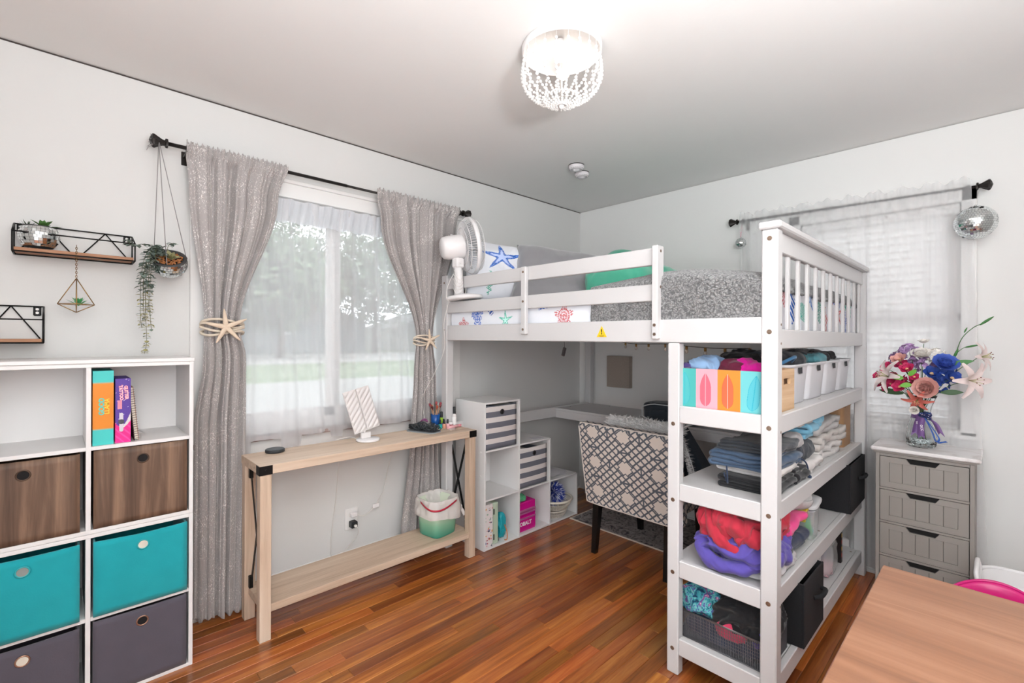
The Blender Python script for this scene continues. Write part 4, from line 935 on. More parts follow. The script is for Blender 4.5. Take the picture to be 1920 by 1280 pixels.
# waste bin with liner
bxy = (-1.70, -.255)
t = thing('waste_bin', 'small mint-to-green waste bin on the lower shelf of the console table', 'waste bin', (*bxy, .1525))
M_bin = bpy.data.materials.new('ombre_green'); M_bin.use_nodes = True; nt = M_bin.node_tree; b = nt.nodes['Principled BSDF']; tc = nt.nodes.new('ShaderNodeTexCoord'); sx = nt.nodes.new('ShaderNodeSeparateXYZ'); cr = nt.nodes.new('ShaderNodeValToRGB')
nt.links.new(tc.outputs['Object'], sx.inputs[0]); mr = nt.nodes.new('ShaderNodeMapRange'); mr.inputs[2].default_value = .2; nt.links.new(sx.outputs[2], mr.inputs[0]); nt.links.new(mr.outputs[0], cr.inputs[0]); nt.links.new(cr.outputs[0], b.inputs['Base Color']); b.inputs['Roughness'].default_value = .35
cr.color_ramp.elements[0].color = (*L('#2f9c86'), 1); cr.color_ramp.elements[1].color = (*L('#dfe9d4'), 1); cr.color_ramp.elements[1].position = .72; k = cr.color_ramp.elements.new(.35); k.color = (*L('#93cfae'), 1)
bm = nb(); lathe(bm, (*bxy, .1525), [(.001, 0), (.078, 0), (.084, .006), (.098, .20), (.100, .205), (.096, .205), (.080, .01), (.001, .01)], 40, sq=5); bmesh.ops.rotate(bm, cent=(*bxy, 0), matrix=Matrix.Rotation(.15, 3, 'Z'), verts=bm.verts[:]); obj('bin_body', bm, M_bin, t)
M_bag = bpy.data.materials.new('bag_film'); M_bag.use_nodes = True; nt = M_bag.node_tree; b = nt.nodes['Principled BSDF']; b.inputs['Base Color'].default_value = (*L('#efe9e6'), 1); b.inputs['Roughness'].default_value = .3
tb = nt.nodes.new('ShaderNodeBsdfTransparent'); mxs = nt.nodes.new('ShaderNodeMixShader'); mxs.inputs[0].default_value = .72; nt.links.new(tb.outputs[0], mxs.inputs[1]); nt.links.new(b.outputs[0], mxs.inputs[2]); nt.links.new(mxs.outputs[0], nt.nodes['Material Output'].inputs[0])
lt = thing('bin_liner', 'translucent white bag liner with a red drawstring folded over the waste bin', 'bag', (*bxy, .28))
prof = [(.060, .05), (.088, .12), (.095, .200), (.104, .222), (.108, .205), (.110, .17), (.113, .135), (.109, .118)]
def lf(u, v):
    a = 2*pi*u; f = v*(len(prof)-1); i = min(int(f), len(prof)-2); q = f-i; r = prof[i][0]*(1-q)+prof[i+1][0]*q; h = prof[i][1]*(1-q)+prof[i+1][1]*q
    k = 1/((abs(cos(a))**4+abs(sin(a))**4)**.25); w = noise.noise(Vector((cos(a)*4, sin(a)*4, h*22)))*.006+noise.noise(Vector((cos(a)*13, sin(a)*13, h*30)))*.003
    if v > .7: h -= .025*max(0, cos(a+.4))*(v-.7)/.3; r += .006*(v-.7)/.3
    return (bxy[0]+cos(a)*(r*k+w), bxy[1]+sin(a)*(r*k+w), .1525+h+w)
bm = nb(); grid(bm, lf, 96, 30); obj('liner_film', bm, M_bag, lt)
bm = nb(); 
def rs(u, v):
    a = radians(178)+radians(118)*u; k = 1/((abs(cos(a))**4+abs(sin(a))**4)**.25); r = .1115*k+.006; return (bxy[0]+cos(a)*r, bxy[1]+sin(a)*r, .1525+.208-.035*sin(pi*u)+(v-.5)*.011)
grid(bm, rs, 30, 2); solid(obj('drawstring', bm, mat('red_film', '#b8273f', .35), lt), .001)
def kt(u, v): a = 2*pi*v; c = Vector(bxy+(0,))+Vector((.10+.035*u, -.085+.01*sin(u*3), .1525+.15-.05*u*u)); return tuple(c+Vector((.4, -.5, 0)).normalized()*.014*(1-.5*u)*cos(a)*(1+.3*sin(u*9))+Vector((0, 0, .02*(1-.4*u)*sin(a))))
bm = nb(); grid(bm, kt, 12, 12); obj('knotted_end', bm, M_bag, lt)

# ---------------------------------------------------------------- stair-step cube shelf under the bed
st = thing('step_cube_shelf', 'white stair-step cube shelf of six cubes under the loft bed at the left wall', 'shelf', (-.99, -.25, 0))
sx0, sy0, sy1, C_ = -1.452, -.397, -.105, .3065; T2 = .012
for i in range(4):
    hh = (3, 3, 2, 1)[i]*C_+ (T2 if i == 0 else T2)
    xx = sx0+i*(C_-.001) - (0 if i == 0 else T2/2)
    box('side_panel', xx, xx+T2, sy0, sy1, 0, (.918, .918, .613, .3075)[i], M_white, st, .001)
for k, (za, nx) in enumerate(((.0, 3), (C_-.004, 3), (2*C_-.006, 2), (3*C_-.014, 1))):
    for i in range(nx):
        xa = sx0+i*(C_-.001)+(T2 if i == 0 else T2/2); xb = sx0+(i+1)*(C_-.001)-T2/2
        box('shelf', xa+.0002, xb-.0002, sy0+.001, sy1, za+.001, za+T2, M_white, st, .001)
for (i, k) in ((0, 0), (0, 1), (0, 2), (1, 0), (1, 1), (2, 0)):
    xa = sx0+i*(C_-.001)+T2; xb = sx0+(i+1)*(C_-.001)-T2/2
    box('back_panel', xa + (.03 if (i, k) == (0, 1) else 0), xb, sy1-.004, sy1-.001, k*C_+T2, (k+1)*C_-.006, M_white, st)
bm = nb()
for z in (.155, .305, .46, .61, .76): 
    for y in (sy0+.035, sy1-.035): cyl(bm, (sx0, y, z), (sx0-.003, y, z), .005, .004, 8)
obj('screw_cap', bm, M_trim, st)
def stripem():
    m = bpy.data.materials.new('striped_canvas'); m.use_nodes = True; nt = m.node_tree; b = nt.nodes['Principled BSDF']; tc = nt.nodes.new('ShaderNodeTexCoord'); s = nt.nodes.new('ShaderNodeSeparateXYZ'); nt.links.new(tc.outputs['Object'], s.inputs[0])
    a = nt.nodes.new('ShaderNodeMath'); a.operation = 'MULTIPLY'; a.inputs[1].default_value = 1/.0665; nt.links.new(s.outputs[2], a.inputs[0]); f = nt.nodes.new('ShaderNodeMath'); f.operation = 'FRACT'; nt.links.new(a.outputs[0], f.inputs[0])
    g = nt.nodes.new('ShaderNodeMath'); g.operation = 'GREATER_THAN'; g.inputs[1].default_value = .52; nt.links.new(f.outputs[0], g.inputs[0])
    mx = nt.nodes.new('ShaderNodeMix'); mx.data_type = 'RGBA'; mx.inputs[6].default_value = (*L('#6d6e78'), 1); mx.inputs[7].default_value = (*L('#ded6d3'), 1); nt.links.new(g.outputs[0], mx.inputs[0]); nt.links.new(mx.outputs[2], b.inputs['Base Color']); b.inputs['Roughness'].default_value = .95; return m
M_str = stripem(); M_dring = mat('gunmetal', '#4a4748', .3, metal=.8)
cube_bin(sx0+.018, sx0+C_-.024, sy0+.012, sy1-.01, 2*C_+.0085, 3*C_-.022, M_str, 'grey and white striped fabric bin in the top cube of the stair-step shelf', M_dring, .015, soft=.008)
cube_bin(sx0+C_+.012, sx0+2*C_-.03, sy0+.012, sy1-.01, C_+.0105, 2*C_-.03, M_str, 'grey and white striped fabric bin in the middle cube of the stair-step shelf', M_dring, .015, soft=.008)
z0 = T2+.0005
M_pat = M_card
def pbox(name, label, cat, x0, x1, y0, y1, z0, z1, base, spots, seed, sub='box_body', dens=26, sz=.012):
    t = thing(name, label, cat, ((x0+x1)/2, (y0+y1)/2, z0)); R = random.Random(seed)
    ms = [(R.uniform(x0, x1), R.uniform(y0, y1), R.uniform(z0, z1), R.uniform(sz*.35, sz), R.choice(spots), R.uniform(.4, 1)) for i in range(dens*3)]
    bs = L(base); sp = {s: L(s) for s in spots}
    def cf(x, y, z):
        for (a, b, c, r, s, k) in ms:
            if abs(z-c) < r*k and ((x-a)**2+((z-c)/k)**2 < r*r if abs(y-y0) < 1e-4 or abs(y-y1) < 1e-4 else ((y-b)**2+((z-c)/k)**2 < r*r)): return sp[s]
        return bs
    bm = nb(); cbox(bm, x0, x1, y0, y1, z0, z1, cf, int((z1-z0)/.0028), max(8, int(max(x1-x0, .04)/.0028))); obj(sub, bm, M_card, t); return t
pbox('photo_album', 'white binder printed with colourful speckles in the bottom left cube of the stair-step shelf', 'binder', sx0+.016, sx0+.075, sy0+.006, sy0+.235, z0, z0+.268, '#e6dedd', ['#b0485f', '#3d3a52', '#e0a25a', '#8b8fb0', '#93b8a0', '#d9838f'], 4, 'box_body', 12, .010)
t = thing('tin_box', 'mint green tin box with dark hinges beside the speckled binder', 'box', (sx0+.11, -.3, z0)); bm = nb(); bx(bm, sx0+.092, sx0+.138, sy0+.02, sy0+.22, z0, z0+.262, .008, seg=2); obj('tin_body', bm, mat('mint_tin', '#b9c9b4', .35), t)
bm = nb()
for z in (z0+.03, z0+.19): bx(bm, sx0+.094, sx0+.100, sy0+.016, sy0+.020, z, z+.035)
obj('hinge', bm, M_iron, t)
t = thing('thin_book', 'thin dark green book leaning in the bottom left cube', 'book', (sx0+.16, -.3, z0)); bm = nb(); bx(bm, sx0+.142, sx0+.150, sy0+.04, sy0+.22, z0, z0+.24); bmesh.ops.rotate(bm, cent=(sx0+.15, 0, z0), matrix=Matrix.Rotation(radians(-6), 3, 'Y'), verts=bm.verts[:]); bmesh.ops.translate(bm, vec=(.008, 0, .0008), verts=bm.verts[:]); obj('cover', bm, mat('dark_green_cover', '#2d3a33', .6), t)
heap('sequin_pouch', (sx0+.205, sy0+.075, z0), (.030, .03, .082), mat('teal_sequin', '#16a0ad', .35, bump=.8, bscale=400), 'turquoise glittery pouch beside the leaning book', 'pouch', seed=3, amp=.006, freq=30)
bm = nb(); tube(bm, along([(sx0+.21, sy0+.04, z0+.09), (sx0+.212, sy0+.02, z0+.05), (sx0+.205, sy0+.012, z0+.005), (sx0+.19, sy0+.02, z0+.004)], 16), .0035, 6); obj('ribbon', bm, mat('orange_ribbon', '#c87a4a', .7), None, 'orange cord dangling beside the turquoise pouch', cat='cord')
# pink tool box
tb_ = thing('tool_box', 'small magenta metal tool box with drawers in the middle bottom cube', 'tool box', (sx0+C_+.09, -.3, z0)); M_mag = mat('magenta_metal', '#d3108d', .35, coat=.3); M_mag2 = mat('magenta_light', '#c67dab', .3, metal=.4)
a0, a1 = sx0+C_+.008, sx0+C_+.185
box('tool_box_body', a0, a1, sy0+.03, sy0+.22, z0, z0+.195, M_mag, tb_, .003)
for (za, zb) in ((.012, .10), (.108, .135)):
    d = box('drawer', a0+.006, a1-.006, sy0+.022, sy0+.030, z0+za, z0+zb, M_mag, tb_, .002); box('drawer_pull', a0+.012, a1-.012, sy0+.012, sy0+.022, z0+zb-.012, z0+zb-.002, M_mag2, d, .002)
box('lid_rail', a0+.010, a1-.010, sy0+.014, sy0+.03, z0+.138, z0+.150, M_mag2, tb_, .002)
text('lettering', 'KOBALT', .036, mat('white_print', '#f5eef2', .5), tb_, ((a0+a1)/2-.026, sy0+.0215, z0+.055), (1, 0, 0), (0, 0, 1), sx=1.0, bold=.0012)
heap('green_scrunchie', (a0+.055, sy0+.085, z0+.196), (.045, .04, .020), cloth('green_terry', '#4fa374'), 'bright green scrunchie on top of the magenta tool box', 'scrunchie', seed=5, amp=.014, freq=38)
pbox('gift_box', 'speckled white paper bag behind the magenta tool box', 'bag', a0+.10, a0+.23, sy1-.07, sy1-.012, z0, z0+.27, '#ddd0cb', ['#2b2426', '#c9955f', '#8d5a60'], 6, 'bag_body', 12, .016)
# pom pom in basket
px0 = sx0+2*C_+.150
def basket(name, label, c, r0, r1, h, m, nsp, closed=.0, cat='basket', rimr=.006, grp=None):
    t = thing(name, label, cat, c, grp); c = Vector(c); bm = nb()
    lathe(bm, c, [(.001, .001), (r0, .001), (r0, .006), (.001, .006)], 36); obj('basket_base', bm, m, t)
    bm = nb()
    for i in range(nsp): a = 2*pi*i/nsp; tube(bm, [c+Vector((cos(a)*r0, sin(a)*r0, .003)), c+Vector((cos(a)*(r0*.3+r1*.7), sin(a)*(r0*.3+r1*.7), h*.55)), c+Vector((cos(a)*r1, sin(a)*r1, h))], .0016, 4)
    obj('slats', bm, m, t, kind='stuff')
    for q, rad in ((1.0, rimr), (.55, .0025)):
        bm = nb(); rr3 = r0+(r1-r0)*q; tube(bm, [c+Vector((cos(a)*rr3, sin(a)*rr3, h*q)) for a in [2*pi*i/48 for i in range(48)]], rad, 8, closed=True); obj('rim', bm, m, t)
    return t
M_cream = mat('cream_plastic', '#e4dccd', .5)
basket('round_basket', 'white woven basket in the bottom right cube, under the larger basket', (px0-.005, sy0+.115, z0), .095, .112, .05, mat('pale_basket', '#d9cfc4', .7, var=.2, vscale=60), 60)
basket('round_basket', 'cream plastic basket tilted over the smaller woven basket, holding a pom-pom', (px0-.0, sy0+.095, z0+.058), .095, .132, .070, M_cream, 64, rimr=.008)
pp_ = thing('pom_pom', 'blue and white cheer pom-pom sitting in the cream basket', 'pom-pom', (px0-.03, sy0+.11, z0+.08)); R = random.Random(9); pm = Vector((px0-.025, sy0+.085, z0+.172))
for nm, mm, cnt in (('blue_strands', mat('pom_blue', '#2a3fa0', .4), 900), ('white_strands', mat('pom_white', '#e9eaf4', .4), 420)):
    bm = nb()
    for i in range(cnt):
        d = Vector((R.gauss(0, 1), R.gauss(0, 1), R.gauss(0, 1))).normalized(); q = d*R.uniform(.080, .104)+Vector((0, 0, -.02))*R.random(); s = d.cross(Vector((R.gauss(0, 1), R.gauss(0, 1), R.gauss(0, 1)))).normalized()*.0034
        bm.faces.new([bm.verts.new(pm+v) for v in (d*.02-s, d*.02+s, q*.75+s+Vector((0, 0, .004)), q+s*.4, q*.75-s+Vector((0, 0, .004)))])
    obj(nm, bm, mm, pp_, kind='stuff')
# things on the lowest step
zt = C_+T2-.004+.0006
t = thing('paper_sheets', 'loose white papers draped over the lowest step of the shelf', 'paper', (px0-.05, -.25, zt))
for k in range(4):
    bm = nb(); 
    def pf(u, v, k=k): x = -.105+.21*u; y = -.10+.20*v; a = .15*k-.2; return (px0-.03+x*cos(a)-y*sin(a), -.265+x*sin(a)+y*cos(a), zt+.001+k*.004+.012*max(0, u-.5)*sin(v*3+k)+.006*abs(sin(u*4+k)))
    grid(bm, pf, 14, 10); obj('sheet', bm, mat('paper_white', '#d9d6da', .8), t)
heap('folded_cloth', (px0-.09, -.22, zt+.02), (.05, .045, .012), cloth('blue_cloth', '#3f6fae'), 'small blue cloth on the papers of the lowest step', 'cloth', seed=2)
pbox('trinket_box', 'small dark patterned box with white lettering-like marks on the lowest step', 'box', px0-.135, px0-.055, -.25, -.17, zt+.045, zt+.12, '#3c3942', ['#d8cfc6', '#8d8a90', '#c9b29a'], 7, 'box_body', 20, .010)
heap('shell_ornament', (px0-.10, -.21, zt+.121), (.035, .025, .05), mat('shell_cream', '#cdb89f', .6, var=.2), 'cream shell-like ornament on the small dark box', 'ornament', seed=8, amp=.012, freq=30)
t = thing('paper_slip', 'white slip of paper on the middle step of the shelf', 'paper', (sx0+1.8*C_, -.30, 2*C_+.007)); box('sheet', sx0+1.55*C_, sx0+1.88*C_, -.37, -.31, 2*C_+.0068, 2*C_+.0085, mat('paper_white', '#d9d6da'), t)

# ---------------------------------------------------------------- loft bed
BX0, BX1, BY0, BY1 = -1.595, -.055, -2.080, -.140; PS = .052
bed = thing('loft_bed', 'white wooden loft bed with guard rails, slatted foot end and open shelves below', 'bed', ((BX0+BX1)/2, (BY0+BY1)/2, 0))
def part(nm, *a, bev=.004, label=None, m=None, parent=None): return box(nm, *a, m or M_bed, parent or bed, bev, label=label)
part('post', BX0, BX0+PS, BY0, BY0+PS, 0, 1.697); part('post', BX1-PS, BX1, BY0, BY0+PS, 0, 1.697)
part('post', BX0, BX0+PS, BY1-.058, BY1, 0, 1.712); part('post', BX1-PS, BX1, BY1-.055, BY1, 0, 1.70)
IY = -1.730
part('post', BX0, BX0+.042, IY, IY+.048, 0, 1.303); part('post', BX1-.042, BX1, IY, IY+.048, 0, 1.303)
part('foot_cap', BX0-.010, BX1+.008, BY0-.012, BY0+.060, 1.6972, 1.722, bev=.005)
yr0, yr1 = BY0+.014, BY0+.038
part('foot_rail', BX0+PS, BX1-PS, yr0, yr1, 1.625, 1.6965, bev=.003)
part('foot_rail', BX0+PS, BX1-PS, yr0, yr1, 1.286, 1.355, bev=.003)
ns = 12; span = (BX1-PS)-(BX0+PS)
for i in range(ns): 
    xc = BX0+PS+.020+(span-.055)*(i/(ns-1)); part('slat', xc-.0125, xc+.0125, yr0+.006, yr1-.006, 1.355, 1.625, bev=.002)
# long front rails
part('side_rail', BX0+.002, BX0+.028, BY0+PS, BY1-.058, 1.305, 1.397, bev=.003)
part('guard_rail', BX0+.002, BX0+.026, -1.622, BY1-.058, 1.621, 1.692, bev=.003); part('guard_rail', BX0+.002, BX0+.026, -1.622, BY1-.058, 1.474, 1.543, bev=.003)
part('guard_post', BX0-.022, BX0+.030, -1.648, -1.6222, 1.318, 1.697, bev=.003); part('guard_post', BX0-.022, BX0+.0015, -.906, -.872, 1.340, 1.690, bev=.003)
part('side_rail', BX1-.028, BX1-.004, BY0+PS, BY1-.055, 1.305, 1.397, bev=.003)
part('head_rail', BX0+PS, BX1-PS, BY1-.045, BY1-.021, 1.30, 1.395, bev=.003); part('head_rail', BX0+PS, BX1-PS, BY1-.045, BY1-.021, 1.60, 1.69, bev=.003)
part('cross_rail', BX0+PS, BX1-PS, BY1-.045, BY1-.021, .705, .782, bev=.003)
part('rear_rail', BX1-.03, BX1-.006, BY0+PS, BY1-.055, .10, .175, bev=.003)
for i in range(11):
    yc = -1.98+i*.175; part('bed_slat', BX0+.03, BX1-.03, yc-.03, yc+.03, 1.335, 1.350, bev=.001)
# shelves in the foot part
ZS = [.135, .440, .742, 1.046]
for z in ZS:
    part('shelf_board', BX0+.030, BX1-.030, BY0+.040, IY+.046, z-.014, z, bev=.001)
    part('shelf_rail', BX0+.004, BX0+.028, BY0+PS, IY, z-.056, z+.010, bev=.003); part('shelf_rail', BX0+PS, BX1-PS, yr0, yr1, z-.062, z+.004, bev=.003)
    part('shelf_rail', BX0+.042, BX1-.042, IY+.012, IY+.034, z-.056, z-.0145, bev=.003)
bm = nb(); fx = BX0-.0012
sp = [(fx, BY0+.026, z) for z in (1.665, 1.345, 1.015, .715, .415, .11)]+[(fx, IY+.024, z) for z in (.985, .685, .40, .10)]
for p in sp: cyl(bm, (p[0]+.0015, p[1], p[2]), p, .0085, .0075, 14); cyl(bm, (p[0]-.0001, p[1], p[2]), (p[0]-.0004, p[1], p[2]), .004, .003, 6)
for z in (1.665, 1.37): cyl(bm, (BX0, BY1-.029, z), (BX0-.001, BY1-.029, z), .0065, n=12)
for y, z in ((-.889, 1.662), (-.889, 1.51), (-.889, 1.365), (-1.635, 1.375), (-1.635, 1.338)): cyl(bm, (BX0-.022, y, z), (BX0-.0235, y, z), .0065, n=12)
for z in (1.675, 1.53): cyl(bm, (BX0+.004, -1.648, z), (BX0+.004, -1.6495, z), .006, n=12)
for z in (1.37, 1.305, 1.0, .70, .40): cyl(bm, (BX0+PS-.014, BY0, z), (BX0+PS-.014, BY0-.001, z), .0045, n=10)
for z in ZS:
    for x in (BX0+.075, (BX0+BX1)/2, BX1-.10): cyl(bm, (x, BY0+.055, z), (x, BY0+.055, z+.0008), .006, n=10)
obj('screw', bm, M_screw, bed)
# warning sticker on the side rail
bm = nb(); prism(bm, [(-1.391, 1.326), (-1.337, 1.326), (-1.364, 1.376)], 'x', BX0+.0005, BX0+.0018); stk = obj('warning_sticker', bm, mat('sticker_yellow', '#f2c71f', .5), bed, 'yellow triangular warning sticker')
text('lettering', '!', .032, mat('print_black', '#1a1a1a', .5), bed, (BX0+.0002, -1.364, 1.349), (0, -1, 0), (0, 0, 1), bold=.001)
bm = nb(); 
for k in range(2): bx(bm, BX0-.0001, BX0+.0005, -1.378+.003*k, -1.350-.003*k, 1.3325-k*.0035, 1.3338-k*.0035)
obj('lettering', bm, mat('print_black', '#1a1a1a'), bed)

# mattress + bedding
MZ = 1.351
motifs = []
RM = random.Random(21); pal = ['#2f62b8', '#5f86d6', '#2fa58c', '#58bfae', '#c9565a', '#d98480', '#3a78c9']
def printcol(u, w, ms, base=L('#eef0f6')):
    for (cx, cw, r, k, c) in ms:
        dx, dw = u-cx, w-cw; d = sqrt(dx*dx+dw*dw)
        if d > r*1.15: continue
        a = atan2(dw, dx)
        if k == 'coral':
            e = r*(.8+.2*sin(a*5))
            if d < e and (sin(a*26+d*90)+.8*sin(d*420)) > -.2 : return c
        elif k == 'shell':
            if d < r and a > -.2 and a < 3.35 and sin(a*30) > -.45: return c
        elif k == 'star':
            q = abs(((a-.3)/(2*pi/5)) % 1-.5)*2; e = r*(.28+.72*q**2.6)
            if d < e: return c if sin(d*500)*sin(a*25) < .55 and not d < e*.55 else tuple(min(1, x*1.0+.55) for x in c)
        elif k == 'weed':
            if abs(dx - .012*sin(dw*90)) < .006+.02*max(0, cos(dw/r*1.5)) and abs(dw) < r and sin(dw*260+dx*200) > -.5: return c
    return base
msd = [(-.33, 1.395, .05, 'coral', L('#cf6a6c')), (-.46, 1.455, .055, 'shell', L('#4d74c9')), (-.70, 1.42, .06, 'star', L('#45b5a0')), (-1.12, 1.43, .062, 'coral', L('#cd6468')), (-.98, 1.47, .03, 'shell', L('#2c62c0')), (-.46, 1.43, .045, 'coral', L('#4d74c9')), (-.57, 1.48, .03, 'weed', L('#3b62b4')), (-.86, 1.475, .03, 'star', L('#3b62b4'))]
mt = thing('mattress', 'mattress in a white sheet printed with corals and starfish on the loft bed', 'mattress', (-.83, -1.1, MZ))
mx0, mx1, my0, my1, mz1 = BX0+.034, BX1-.036, BY0+.050, BY1-.066, 1.515
def sheetside(x): return lambda u, v: (x-.004*sin(pi*v)+.004*noise.noise(Vector((u*22, v*3, 0))), my0+(my1-my0)*u, MZ+(mz1-MZ)*v)
bm = nb()
grid(bm, sheetside(mx0), 620, 56, lambda u, v: printcol(my0+(my1-my0)*u, MZ+(mz1-MZ)*v, msd))
msf = [(mx0+.05+.128*i, 1.40+.07*((i*2) % 3)/1.4, .072, ('star', 'coral', 'weed', 'shell')[i % 4], L(pal[(i*3+1) % 7])) for i in range(11)]+[(mx0+.10+.14*i, 1.50, .03, ('weed', 'star')[i % 2], L(pal[(i*2) % 7])) for i in range(9)]
grid(bm, lambda u, v: (mx1-(mx1-mx0)*u, my0+.004*noise.noise(Vector((u*20, v*2, 5))), MZ+(mz1-MZ)*v), 460, 56, lambda u, v: printcol(mx1-(mx1-mx0)*u, MZ+(mz1-MZ)*v, msf))
bs = L('#eef0f6')
grid(bm, lambda u, v: (mx0+(mx1-mx0)*v, my0+(my1-my0)*u, mz1), 8, 8, lambda u, v: bs)
grid(bm, lambda u, v: (mx1, my1+(my0-my1)*u, MZ+(mz1-MZ)*v), 8, 2, lambda u, v: bs); grid(bm, lambda u, v: (mx0+(mx1-mx0)*u, my1, MZ+(mz1-MZ)*v), 8, 2, lambda u, v: bs); grid(bm, lambda u, v: (mx0+(mx1-mx0)*u, my0+(my1-my0)*v, MZ), 4, 4, lambda u, v: bs)
obj('fitted_sheet', bm, M_print, mt)
# sherpa blanket
M_sherpa = bpy.data.materials.new('sherpa'); M_sherpa.use_nodes = True; nt = M_sherpa.node_tree; b = nt.nodes['Principled BSDF']; tc = nt.nodes.new('ShaderNodeTexCoord'); vo = nt.nodes.new('ShaderNodeTexVoronoi'); vo.inputs['Scale'].default_value = 125; no = nt.nodes.new('ShaderNodeTexNoise'); no.inputs['Scale'].default_value = 35
nt.links.new(tc.outputs['Object'], no.inputs['Vector']); mxx = nt.nodes.new('ShaderNodeMix'); mxx.data_type = 'VECTOR'; mxx.inputs[0].default_value = .035; nt.links.new(tc.outputs['Object'], mxx.inputs[4]); nt.links.new(no.outputs['Color'], mxx.inputs[5]); nt.links.new(mxx.outputs[1], vo.inputs['Vector'])
cr = nt.nodes.new('ShaderNodeValToRGB'); cr.color_ramp.elements[0].color = (*L('#aaa9a8'), 1); cr.color_ramp.elements[1].color = (*L('#5d5d5e'), 1); cr.color_ramp.elements[1].position = .75; nt.links.new(vo.outputs['Distance'], cr.inputs[0]); nt.links.new(cr.outputs[0], b.inputs['Base Color']); b.inputs['Roughness'].default_value = 1; b.inputs['Sheen Weight'].default_value = .4
bp = nt.nodes.new('ShaderNodeBump'); bp.invert = True; bp.inputs['Strength'].default_value = 1; bp.inputs['Distance'].default_value = .006; nt.links.new(vo.outputs['Distance'], bp.inputs['Height']); nt.links.new(bp.outputs[0], b.inputs['Normal'])
def blanket(u, v):
    # u: 0 hanging front edge .. 1 hanging wall side ; v: 0 foot .. 1 head side
    s = u*1.84; front = .185-.02*sin(v*4); y0_, y1_ = my0-.006, -1.30-.12*u+.03*sin(u*9)
    y = y0_+(y1_-y0_)*v
    ht = .060*max(0, sin(pi*min(1, (1-v)*1.05)))**.7*(.6+.4*noise.noise(Vector((u*3, v*4, 1)))) + .028
    k = s-front
    if k < 0: x = mx0-.010-.004*sin(y*30); z = mz1+ht*.6+k
    elif k < 1.46: x = mx0-.010+k; z = mz1+.006+ht*(1 - .4*exp(-((k)/.05)**2)) + .014*noise.noise(Vector((k*5, y*5, 2)))
    else: x = mx1+.006; z = mz1+.02-(k-1.46)
    if k < .04: z -= .0
    if v < .06: z -= .05*(1-v/.06)*(0 if k < 0 else 1)
    return (min(x, mx1+.006), y+.010*noise.noise(Vector((k*6, z*8, 0)))*v, max(z, MZ+.03 if k < 0 else z))
bm = nb(); grid(bm, blanket, 130, 90); solid(obj('sherpa_blanket', bm, M_sherpa, None, 'grey sherpa fleece blanket spread over the foot half of the loft bed', True, cat='blanket'), .014, 1)
# grey underside band and folds at the foot
M_minky = cloth('grey_minky', '#8f8d90', wr=(5, .03, .8), rough=.6, var=.12, vscale=9, sheen=.6)
def pillow(name, label, c, w, h, d, rotm, m, cat='pillow', col=None, seed=1, n=40, grp=None):
    bm = nb(); ss = Vector((seed*3.1, seed, 0)); M = Matrix.Translation(Vector(c)) @ rotm
    def side(sg):
        def P(u, v):
            x = (2*u-1); y = (2*v-1); pin = 1-.07*(abs(x)**2*(1-abs(y)**6))-.0; e = max(0, (1-x**4))*max(0, (1-y**4)); t = e**.55
            cx = x*w/2*(1-.05*(1-y*y)); cy = y*h/2*(1-.05*(1-x*x))
            f = noise.noise(Vector((x*3, y*3, sg))+ss)*.012+abs(noise.noise(Vector((x*5, y*2, 4))+ss))*-.008
            return tuple(M @ Vector((cx, cy, sg*(d/2*t+f*e))))
        return P
    if col: grid(bm, side(1), n, n, col); grid(bm, lambda u, v: side(-1)(1-u, v), n, n, lambda u, v: L('#eef0f6'))
    else: grid(bm, side(1), n, n); grid(bm, lambda u, v: side(-1)(1-u, v), n, n)
    bmesh.ops.remove_doubles(bm, verts=bm.verts[:], dist=.0004)
    return obj(name, bm, m, None, label, True, cat=cat, group=grp)
RX = lambda a: Matrix.Rotation(radians(a), 4, 'X'); RY = lambda a: Matrix.Rotation(radians(a), 4, 'Y'); RZ = lambda a: Matrix.Rotation(radians(a), 4, 'Z')
mp1 = [(.50, .52, .0, 'star', L('#000000'))]
def pcol(ms):
    return lambda u, v: printcol(u, v, ms)
base_or = RZ(0)
# pillows lean against the head end (wall side y = -.2); their face looks towards -y and a bit to -x
pillow('printed_pillow', 'white pillow printed with a blue starfish at the head of the loft bed', (-1.235, -.375, 1.735), .60, .44, .17, RZ(-22) @ RY(4) @ RX(66), M_print, col=pcol([(.38, .66, .27, 'star', L('#2c66bf')), (.80, .72, .16, 'shell', L('#7fcdb8')), (.22, .22, .18, 'weed', L('#46b397')), (.62, .25, .15, 'coral', L('#5cc0a8')), (.86, .25, .12, 'weed', L('#46b397'))]), seed=2, n=170)
pillow('grey_pillow', 'large shiny grey pillow leaning beside the starfish pillow on the loft bed', (-.98, -.72, 1.665), .80, .50, .22, RZ(-42) @ RY(9) @ RX(58), M_minky, seed=5)
pillow('grey_pillow', 'dark grey cushion lying low behind the fan on the loft bed', (-1.40, -.28, 1.575), .26, .22, .08, RX(15), cloth('dark_taupe', '#6f6864'), seed=8, n=16)
heap('plush_blanket', (-.74, -1.03, 1.52), (.38, .21, .125), cloth('teal_plush', '#4fb394', sheen=.5), 'jade green plush blanket heaped between the grey pillow and the sherpa blanket', 'blanket', seed=4, amp=.022, freq=7, e1=.7, e2=.7)
heap('plush_toy', (-.38, -.68, 1.60), (.16, .17, .185), cloth('teal_plush', '#4fb394', wr=(12, .014, .9)), 'round jade plush toy poking up over the guard rail, against the wall', 'plush toy', seed=6, amp=.006, freq=6, e1=1, e2=1)
heap('printed_cloth', (-.50, -1.42, 1.565), (.13, .08, .035), cloth('mint_print', '#cfe4d8'), 'pale mint patterned cloth on the bed beside the guard rail end', 'cloth', seed=9)
